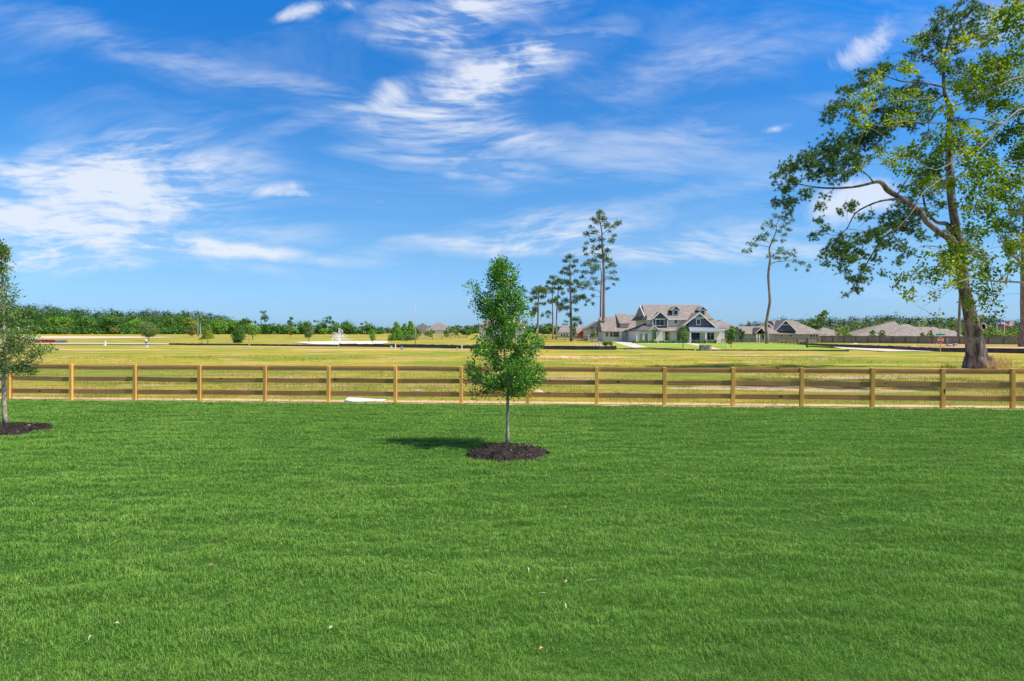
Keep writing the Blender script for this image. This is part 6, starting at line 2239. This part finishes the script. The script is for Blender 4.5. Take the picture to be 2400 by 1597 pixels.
silt('silt_fence', 'low black silt fence sagging across the meadow at the left', [(396, 808.6), (470, 809.6), (590, 810.6), (700, 812.2), (793, 812.8)], .34, 1)
silt('silt_fence', 'long black silt fence running behind the young oak', [(795, 813.0), (900, 814.2), (1000, 815.2), (1110, 818.0), (1260, 818.6), (1400, 820.0), (1445, 820.0)], .55, 2, step=2.6)
silt('silt_fence', 'thin black silt strip along the front lawns of the houses', [(1462, 819.6), (1500, 818.0), (1530, 818.6), (1580, 821.0), (1650, 823.0), (1760, 823.4), (1900, 823.6), (1990, 824.6)], .22, 3, stakes=False)
silt('silt_fence', 'dark silt fence along the side road behind the stop sign', [(1868, 808.8), (1950, 813.6), (2040, 817.0), (2090, 818.6), (2135, 821.2), (2204, 824.2), (2290, 826.6), (2420, 830.0), (2520, 833)], .50, 4, step=2.0)
silt('barrier_cloth', 'bright red barrier cloth by the road at the far left', [(60, 803.6), (98, 803.8), (130, 804.0)], .72, 5, m=red_m, step=2.2)
silt('barrier_cloth', 'dark blue grey barrier cloth beside the red one at the far left', [(131, 804.0), (145, 803.6), (157, 803.2)], .58, 6, m=mat('blue_grey_cloth', (.10, .09, .16), (.14, .12, .20), 2, .7), step=2.2)


# ------------------------------------------------------------------ signs, poles, boxes
def box_thing(name, label, cat, px, base, top, wpx, m, dpt=None, lid=None, round_=False, taper=1.0):
    p = G(px, base)
    k = p.y / F
    h = (base - top) * k
    w = wpx * k
    dpt = dpt or w
    root = thing(name, label, cat, p)
    mb = MB()
    if round_:
        mb.tube([p + Vector((0, 0, -.05)), p + Vector((0, 0, h * .86))], [w / 2, w / 2 * taper], 12)
        mb.build('post', m, root, smooth=False)
        mb = MB()
        mb.tube([p + Vector((0, 0, h * .861)), p + Vector((0, 0, h * .95)), p + Vector((0, 0, h))], [w * .56, w * .52, w * .2], 12)
        mb.build('cap', lid or m, root, smooth=False)
    else:
        a, b_ = w / 2, w / 2 * taper
        c, d_ = dpt / 2, dpt / 2 * taper
        mb.add([(p.x - a, p.y - c, p.z - .05), (p.x + a, p.y - c, p.z - .05), (p.x + a, p.y + c, p.z - .05), (p.x - a, p.y + c, p.z - .05),
                (p.x - b_, p.y - d_, p.z + h * .88), (p.x + b_, p.y - d_, p.z + h * .88), (p.x + b_, p.y + d_, p.z + h * .88), (p.x - b_, p.y + d_, p.z + h * .88)],
               [(0, 3, 2, 1), (4, 5, 6, 7), (0, 1, 5, 4), (1, 2, 6, 5), (2, 3, 7, 6), (3, 0, 4, 7)])
        mb.build('body', m, root, bevel=w * .03)
        mb = MB()
        mb.box(p.x - b_ * 1.08, p.x + b_ * 1.08, p.y - d_ * 1.08, p.y + d_ * 1.08, p.z + h * .881, p.z + h)
        mb.build('lid', lid or m, root, bevel=w * .03)
    return root, p, k


green_box = mat('utility_green', (.20, .27, .22), (.17, .23, .19), 3, .6)
pale_green = mat('pale_green_plastic', (.52, .62, .46), (.46, .56, .42), 3, .6)
blue_grey = mat('blue_grey_plastic', (.20, .27, .33), (.17, .23, .28), 3, .6)
tan_box = mat('tan_plastic', (.50, .42, .34), (.42, .35, .28), 3, .7)
white_pl = mat('white_plastic', (.82, .82, .80), (.76, .76, .74), 3, .5)
grey_pl = mat('grey_plastic', (.48, .47, .48), (.42, .41, .42), 3, .6)
blue_paint = mat('blue_paint', (.05, .22, .42), (.04, .18, .36), 3, .4)

r_, p, k = box_thing('transformer_box', 'dark green pad mounted transformer box on the lawn of the big house', 'transformer', 1650, 823.0, 808.8, 19, green_box, .9, taper=.98)
bx('warning_label', white_pl, r_, p.x - .06, p.x + .06, p.y - .475, p.y - .452, .58, .74)
bx('door_seam', mat('seam_black', (.04, .05, .05)), r_, p.x - .01, p.x + .01, p.y - .47, p.y - .4505, .05, .56)
box_thing('utility_pedestal', 'tan meter pedestal right beside the green transformer box', 'pedestal', 1664.5, 823.6, 808.6, 4.5, tan_box, .25)
box_thing('utility_pedestal', 'pale green dome pedestal left of the transformer box', 'pedestal', 1629, 823.4, 815.4, 3.6, pale_green, taper=.8)
box_thing('marker_post', 'short tan marker post left of the pale green pedestal', 'post', 1611, 823.6, 817.4, 1.6, tan_box)
box_thing('utility_pedestal', 'white pedestal by the trunk of the right lawn oak', 'pedestal', 1705, 817.2, 810.2, 3.4, white_pl, taper=.8)
box_thing('utility_pedestal', 'pale green pedestal, left one of three by the long silt fence', 'pedestal', 917, 819.2, 811, 4.4, pale_green, taper=.85)
box_thing('marker_post', 'white marker post with round cap left of the blue grey pedestal', 'post', 926.8, 819.6, 805.6, 2.3, white_pl, round_=True)
box_thing('utility_pedestal', 'blue grey pedestal right of the white marker post in the meadow', 'pedestal', 941.8, 820.2, 811.6, 5.6, blue_grey, taper=.72)
box_thing('utility_pedestal', 'small grey pedestal near the left side of the young oak', 'pedestal', 1071.6, 820.4, 814.4, 4, grey_pl, taper=.8)
box_thing('marker_post', 'white marker post near the left side of the young oak', 'post', 1082.3, 820.9, 809.6, 2.8, white_pl, round_=True)
box_thing('marker_post', 'grey post with white cap, left one under the tallest pine', 'post', 1396, 812.0, 803.8, 2.2, grey_pl, lid=white_pl, round_=True)
box_thing('marker_post', 'grey post with white cap, right one by the clipped bush', 'post', 1404.4, 811.8, 800.6, 2.4, grey_pl, lid=white_pl, round_=True)
box_thing('utility_pedestal', 'white pedestal at the near edge of the road at the far left', 'pedestal', 246, 811.0, 799.5, 4.2, white_pl, taper=.75)
box_thing('utility_pedestal', 'small white and blue pedestal stub below the blue hydrant', 'pedestal', 345, 814.4, 809.4, 3.0, white_pl, taper=.8)
box_thing('marker_post', 'white lamp post stub on the lawn left of the big house', 'post', 1454, 802.4, 774, 1.5, white_pl, round_=True)

# hydrant
p = G(342.5, 807.0)
root = thing('fire_hydrant', 'blue fire hydrant with white bonnet at the far left road', 'hydrant', p)
k = p.y / F
mb = MB()
mb.tube([p + Vector((0, 0, z)) for z in (-.05, .06, .07, .62)], [.24, .24, .16, .16], 12)
mb.build('barrel', blue_paint, root, smooth=False)
mb = MB()
mb.tube([p + Vector((0, 0, z)) for z in (.621, .70, .82, .92, .98)], [.21, .22, .18, .09, .04], 12)
mb.build('bonnet', white_pl, root, smooth=True)
for s_ in (-1, 1):
    mb = MB()
    mb.tube([p + Vector((s_ * .155, 0, .48)), p + Vector((s_ * .30, 0, .48))], .075, 8)
    mb.build('outlet_cap', blue_paint, root)

# tall white pole, wood stake, far poles
p = G(973.5, 813.9)
root = thing('flag_pole', 'tall thin white bare pole standing behind the long silt fence', 'pole', p)
mb = MB()
mb.tube([p + Vector((0, 0, -.1)), p + Vector((0, 0, 3.5)), p + Vector((0, 0, (813.9 - 712) * p.y / F))], [.075, .045, .022], 10)
mb.build('shaft', grey_pl, root, smooth=True)
mb = MB()
mb.tube([p + Vector((0, 0, -.05)), p + Vector((0, 0, .25))], .13, 10)
mb.build('base', white_pl, root)
p = G(584, 812.2)
mb = MB()
mb.obox(p + Vector((0, 0, -.1)), p + Vector((.03, 0, (812.2 - 785) * p.y / F)), .16, .14, up=Vector((0, 1, 0)))
tag(mb.build('wood_stake', mat('orange_wood', (.66, .40, .20), (.55, .33, .16), 3, .8), origin=p), 'upright orange brown wood stake at the left silt fence', 'post')


def utility_pole(label, px, d, top_y, arm, m, arms=True):
    x = (px - 1200) / F * d
    z = float(ground_z(x, d))
    t = H + (HOR - top_y) * d / F
    root = thing('utility_pole', label, 'pole', (x, d, z))
    mb = MB()
    mb.tube([(x, d, z - .2), (x, d, t)], [.22, .14], 8)
    mb.build('pole', m, root)
    if arms:
        mb = MB()
        mb.obox((x - arm, d - .2, t - .7), (x + arm, d - .2, t - .7), .14, .14)
        mb.build('cross_arm', m, root)
        for s_ in (-.8, .8):
            mb = MB()
            mb.tube([(x + arm * s_, d - .2, t - .62), (x + arm * s_, d - .2, t - .35)], [.09, .06], 6)
            mb.build('insulator', white_pl, root)


pole_m = mat('grey_pole_wood', (.40, .35, .31), (.33, .29, .26), 3, .9)
utility_pole('slim brown utility pole against the left wood', 463.5, 318, 738, .5, pole_m)
utility_pole('short thick grey pole against the left wood', 469.5, 315, 759, .3, grey_pl, False)
utility_pole('grey utility pole in front of the trees left of the slate roof', 1955, 240, 757, 1.1, pole_m)

# street light
D_ = 205.0
x = (2153.5 - 1200) / F * D_
t = H + (778 - 748.5) * D_ / F - .4
root = thing('street_light', 'grey street light with curved arm rising behind the wide brown roof', 'street lamp', (x, D_, -1))
mb = MB()
mb.tube([(x, D_, -1.1), (x, D_, t - .4)], [.16, .11], 10)
mb.build('pole', grey_pl, root)
mb = MB()
mb.tube([Vector((x, D_, t - .42)) + Vector((1.5 * s_, 0, .55 * math.sin(s_ * math.pi / 2))) for s_ in (0, .15, .35, .6, .85, 1.0)], [.08] * 6, 8)
mb.build('arm', grey_pl, root)
mb = MB()
mb.box(x + 1.5, x + 2.2, D_ - .15, D_ + .15, t + .05, t + .2)
mb.build('lamp_head', grey_pl, root, bevel=.03)


# stop sign
def stop_sign():
    p = G(2204, 825.6)
    k = p.y / F
    root = thing('stop_sign', 'red stop sign on a yellow post with green street name blades', 'sign', p)
    sign_z = H - (797.4 - HOR) * k
    yel = mat('yellow_post', (.66, .42, .05), (.58, .37, .05), 3, .5)
    mb = MB()
    mb.obox(p + Vector((0, 0, -.1)), p + Vector((0, 0, sign_z + .62)), .085, .085, up=Vector((0, 1, 0)))
    mb.build('post', yel, root)
    R = 6.9 * k / math.cos(math.pi / 8)
    fy = p.y - .06

    def octa(r_, y, t_, name, m, par):
        mb = MB()
        mb.prism([(p.x + math.cos(math.pi / 8 + i * math.pi / 4) * r_, y, sign_z + math.sin(math.pi / 8 + i * math.pi / 4) * r_) for i in range(8)], (0, t_, 0))
        return mb.build(name, m, par)
    plate = octa(R, fy, .012, 'sign_plate', white_pl, root)
    octa(R * .93, fy - .004, .003, 'red_face', mat('sign_red', (.60, .02, .02), (.55, .02, .02), 3, .4), plate)
    fc = bpy.data.curves.new('stop_letters', 'FONT')
    fc.body = 'STOP'
    fc.size = .31
    fc.align_x = 'CENTER'
    fc.align_y = 'CENTER'
    fc.offset = .003
    fc.extrude = .0015
    tmp = bpy.data.objects.new('letters', fc)
    COL.objects.link(tmp)
    bpy.context.view_layer.update()
    me = bpy.data.meshes.new_from_object(tmp.evaluated_get(bpy.context.evaluated_depsgraph_get()))
    bpy.data.objects.remove(tmp)
    me.materials.clear()
    me.materials.append(white_pl)
    me.transform(Matrix.Rotation(math.radians(90), 4, 'X'))
    o = bpy.data.objects.new('letters', me)
    COL.objects.link(o)
    o.parent = plate
    o.location = (p.x - world_loc(plate).x, fy - .0075 - world_loc(plate).y, sign_z - world_loc(plate).z)
    grn = mat('street_sign_green', (.02, .36, .24), (.02, .31, .20), 3, .4)
    z1 = H - (784.6 - HOR) * k
    mb = MB()
    mb.box(p.x - 10.6 * k, p.x + 11 * k, p.y - .01, p.y + .01, z1 - .11, z1 + .11)
    mb.build('name_blade', grn, root)
    z2 = H - (780.6 - HOR) * k
    mb = MB()
    a = Vector((p.x - .28, p.y - .45, z2))
    b_ = Vector((p.x + .38, p.y + .6, z2))
    mb.obox(a, b_, .02, .2)
    mb.build('name_blade', grn, root)


stop_sign()

# things by the stop sign
p = G(2219.5, 815.0)
k = p.y / F
root = thing('meter_post', 'pinkish meter box on a twin wood post right of the stop sign', 'meter post', p)
for dx in (-.12, .12):
    mb = MB()
    mb.obox(p + Vector((dx, 0, -.1)), p + Vector((dx, 0, 1.0)), .09, .09, up=Vector((0, 1, 0)))
    mb.build('leg', tan_box, root)
mb = MB()
mb.box(p.x - .19, p.x + .19, p.y - .14, p.y - .05, .78, 1.55)
mb.build('meter_box', mat('pinkish_metal', (.55, .46, .44), (.48, .40, .38), 3, .6), root, bevel=.02)
mb = MB()
mb.tube([p + Vector((-.05, -.15, 1.3)), p + Vector((-.05, -.24, 1.3))], .09, 10)
mb.build('meter_dial', grey_pl, root)
box_thing('utility_pedestal', 'grey utility box right of the meter post', 'pedestal', 2238.5, 816.2, 805.2, 7, grey_pl, .5)
box_thing('valve_cover', 'low dark drum with a pale lid between meter post and grey box', 'drum', 2226, 815.2, 809.2, 5, green_box, lid=white_pl, round_=True)
p = G(2193.5, 813.4)
mb = MB()
mb.tube([p + Vector((0, 0, -.1)), p + Vector((.02, 0, .35)), p + Vector((.12, 0, .68))], .055, 8)
tag(mb.build('vent_pipe', mat('cream_pipe', (.80, .76, .50), (.72, .68, .44), 3, .5), origin=p), 'short bent cream pipe sticking up left of the stop sign post', 'pipe')


# flags
def flag_on_pole(name, label, px, top_y, fx0, fx1, fy0, fy1, kind):
    d = 200.0
    x = (px - 1200) / F * d
    z = -1.0
    k = d / F
    t = H + (HOR - top_y) * k
    root = thing(name, label, 'flag', (x, d, z))
    mb = MB()
    mb.tube([(x, d, z - .1), (x, d, t)], [.11, .06], 10)
    mb.build('pole', white_pl, root)
    mb = MB()
    mb.tube([(x, d, t + .001), (x, d, t + .10), (x, d, t + .18)], [.06, .10, .03], 8)
    mb.build('finial', white_pl, root)
    w = (fx1 - fx0) * k
    z1 = H + (HOR - fy0) * k
    h = (fy1 - fy0) * k
    nx2, nz2 = 39, 26
    cols = {'b': mat('flag_blue', (.01, .05, .32), (.01, .05, .30), 3, .7), 'w': mat('flag_white', (.80, .80, .80), (.78, .78, .78), 3, .7), 'r': mat('flag_red', (.62, .02, .04), (.58, .02, .04), 3, .7)}
    order = ['b', 'w', 'r']
    vs, fs, ms = [], [], []
    sag = .28 * h
    for side in (0, 1):
        for i in range(nx2 + 1):
            u = i / nx2
            for j in range(nz2 + 1):
                v = j / nz2
                vs.append((x + .08 + u * w * .98, d + .14 * math.sin(u * 9 + v) * (.3 + u) + side * .012, z1 - v * h - sag * math.sin(u * 3.0) * .8 + .05 * math.sin(u * 12)))
    n1 = (nx2 + 1) * (nz2 + 1)

    def star(cu, cv, R, u, v, asp):
        du, dv = (u - cu) * asp, -(v - cv)
        r_ = math.hypot(du, dv)
        if r_ > R:
            return False
        a = math.atan2(du, dv) % (2 * math.pi / 5)
        a = min(a, 2 * math.pi / 5 - a)
        inner = .40 * R
        # edge between outer tip (angle 0) and inner notch (angle 36 degrees)
        x1, y1, x2, y2 = R, 0, inner * math.cos(math.pi / 5), inner * math.sin(math.pi / 5)
        px_, py_ = r_ * math.cos(a), r_ * math.sin(a)
        return (x2 - x1) * (py_ - y1) - (y2 - y1) * (px_ - x1) > 0
    asp = w / h
    for side in (0, 1):
        for i in range(nx2):
            for j in range(nz2):
                u, v = (i + .5) / nx2, (j + .5) / nz2
                if kind == 'lone_star':
                    c = 'b' if u < 1 / 3 else ('w' if v < .5 else 'r')
                    if u < 1 / 3 and star(1 / 6, .5, .24, u, v, asp):
                        c = 'w'
                else:
                    c = 'r' if int(v * 13) % 2 == 0 else 'w'
                    if u < .4 and v < 7 / 13:
                        c = 'w' if (i % 3 == 1 and j % 3 == 1) else 'b'
                a = side * n1 + i * (nz2 + 1) + j
                f = (a, a + 1, a + nz2 + 2, a + nz2 + 1)
                fs.append(f if side == 0 else f[::-1])
                ms.append(order.index(c))
    for i in range(nx2):
        for j in (0, nz2):
            a = i * (nz2 + 1) + j
            fs.append((a, a + nz2 + 1, a + nz2 + 1 + n1, a + n1))
            ms.append(1)
    for j in range(nz2):
        for i in (0, nx2):
            a = i * (nz2 + 1) + j
            fs.append((a, a + 1, a + 1 + n1, a + n1))
            ms.append(0 if i == 0 else 2)
    off = world_loc(root)
    me = bpy.data.meshes.new('flag')
    me.from_pydata([tuple(Vector(v) - off) for v in vs], [], fs)
    for c in order:
        me.materials.append(cols[c])
    me.polygons.foreach_set('material_index', ms)
    me.update()
    link_mesh('flag_cloth', me, root)


flag_on_pole('flag_pole', 'flagpole with a blue white and red lone star flag at the right', 2336.5, 748.5, 2337, 2363, 751, 763, 'lone_star')
flag_on_pole('flag_pole', 'flagpole with a red and white striped star flag at the right', 2354, 750.5, 2355, 2379, 751.5, 763, 'stripes')


# fountain
def fountain():
    p = G(795, 803.6)
    root = thing('fountain', 'white water fountain spraying from the middle of the pale pond', 'fountain', p)
    mb = MB()
    mb.tube([p + Vector((0, 0, -.05)), p + Vector((0, 0, .10)), p + Vector((0, 0, .16))], [.5, .45, .2], 14)
    mb.build('nozzle_float', grey_pl, root)
    rng = np.random.default_rng(4)
    Pn, Dn, Ln = [], [], []
    top = (803.6 - 770) * p.y / F
    for ring, (vz, vr, nj) in enumerate([(1.0, .03, 9), (.90, .14, 15), (.80, .28, 20), (.68, .42, 24), (.52, .55, 24)]):
        for j in range(nj):
            a = rng.uniform(0, 6.283)
            g = 9.8
            v0 = math.sqrt(2 * g * top) * vz * rng.uniform(.92, 1.04)
            h0 = math.sqrt(2 * g * top) * vr * rng.uniform(.5, 1.2) * .78
            T = 2 * v0 / g
            t = np.sort(rng.uniform(0.02, 1, 34)) * T
            x_ = p.x + math.cos(a) * h0 * t
            y_ = p.y + math.sin(a) * h0 * t
            z_ = p.z + .15 + v0 * t - .5 * g * t * t
            Pn.append(np.stack([x_, y_, z_], 1) + rng.normal(0, .02, (34, 3)) * (1 + t[:, None]))
            Dn.append(np.stack([np.full(34, math.cos(a) * h0), np.full(34, math.sin(a) * h0), v0 - g * t], 1))
            Ln.append(rng.uniform(.10, .26, 34))
    P_, D, L = np.concatenate(Pn), np.concatenate(Dn), np.concatenate(Ln)
    m = bpy.data.materials.new('water_spray')
    m.use_nodes = True
    n_ = NT(m.node_tree)
    b = n_.n['Principled BSDF']
    b.inputs['Base Color'].default_value = (.9, .92, .93, 1)
    b.inputs['Roughness'].default_value = .3
    tr = n_.new('ShaderNodeBsdfTranslucent')
    tr.inputs[0].default_value = (.95, .95, .95, 1)
    mx = n_.new('ShaderNodeMixShader')
    mx.inputs[0].default_value = .5
    n_.l.new(b.outputs[0], mx.inputs[1])
    n_.l.new(tr.outputs[0], mx.inputs[2])
    n_.l.new(mx.outputs[0], n_.n['Material Output'].inputs[0])
    o = fast('spray', leaf_quads(P_, D, L, L * .17, rng, .1), 4, m, root)


fountain()


# mounds, sticks
def mound(name, label, px, py, w, h, m, seed):
    p = G(px, py)
    rng = np.random.default_rng(seed)
    V, idx = [], []
    nr, na = 9, 26
    for i in range(nr):
        r_ = i / (nr - 1)
        a = np.arange(na) / na * 6.283
        z = h * (1 - r_ ** 1.6) * (1 + .35 * (vnoise(np.cos(a) * r_ * 3 + 9, np.sin(a) * r_ * 3 + 9, .8, seed) - .5)) - .04 * (i == nr - 1)
        V.append(np.stack([p.x + np.cos(a) * r_ * w / 2, p.y + np.sin(a) * r_ * w * .35, z + p.z], 1))
    for i in range(nr - 1):
        for j in range(na):
            idx.append((i * na + j, i * na + (j + 1) % na, (i + 1) * na + (j + 1) % na, (i + 1) * na + j))
    o = fast(name, np.concatenate(V), 0, m, faces=[np.array(idx)[:, ::-1]], origin=p, smooth=True)
    return tag(o, label, 'mound')


mound('dirt_mound', 'pale sandy dirt mound in the meadow right of the young oak', 1320, 839, 1.15, .20, sand, 1)
mound('dirt_mound', 'small pale dirt lump seen between the rails right of the young oak', 1262, 921, .55, .13, sand, 2)
mound('dirt_mound', 'small heap of reddish soil at the bend of the silt fence', 2140, 816.5, 1.6, .55, red_soil, 3)
mound('dirt_mound', 'pale stone like lump in the far grass left of the wide brown roof', 2005, 807, 1.5, .25, sand, 4)
mb = MB()
rr_ = random.Random(6)
for (x0, y0, x1, y1) in [(2244, 834, 2262, 862), (2252, 832, 2258, 844)]:
    pass
p = G(2262, 863)
tag_l = []
mb.tube(curve(p + Vector((0, 0, .02)), p + Vector((-.72, -.1, .92)), 7, (-.18, 0, -.16), .01, rr_), [.02, .018, .016, .014, .012, .01, .008, .006], 5)
tag(mb.build('dead_branch', pale_twig, origin=p), 'thin curved dead branch rising left of the foot of the big pine', 'branch')
p = G(2308, 866)
mb = MB()
mb.tube(curve(p + Vector((0, -1.2, .1)), p + Vector((-.62, -1.3, .62)), 6, (.05, 0, -.06), .01, rr_), [.035, .03, .026, .022, .018, .014, .01], 5)
tag(mb.build('fallen_branch', pale_twig, origin=p), 'pale fallen stick leaning across the foot of the big pine trunk', 'branch')
for i, (px, py, hh, lb) in enumerate([(2208, 866, .42, 'dark green weed sprig left of the big pine, by the fence post'), (2222, 866, .62, 'thin upright weed sprig between fence post and big pine'), (2238, 866, .35, 'leaning weed sprig nearest the left foot of the big pine')]):
    p = G(px, py)
    tuft('weed', lb, (p.x, p.y, 0), 26, hh, .16, far_leaf, 60 + i, wd=.035)
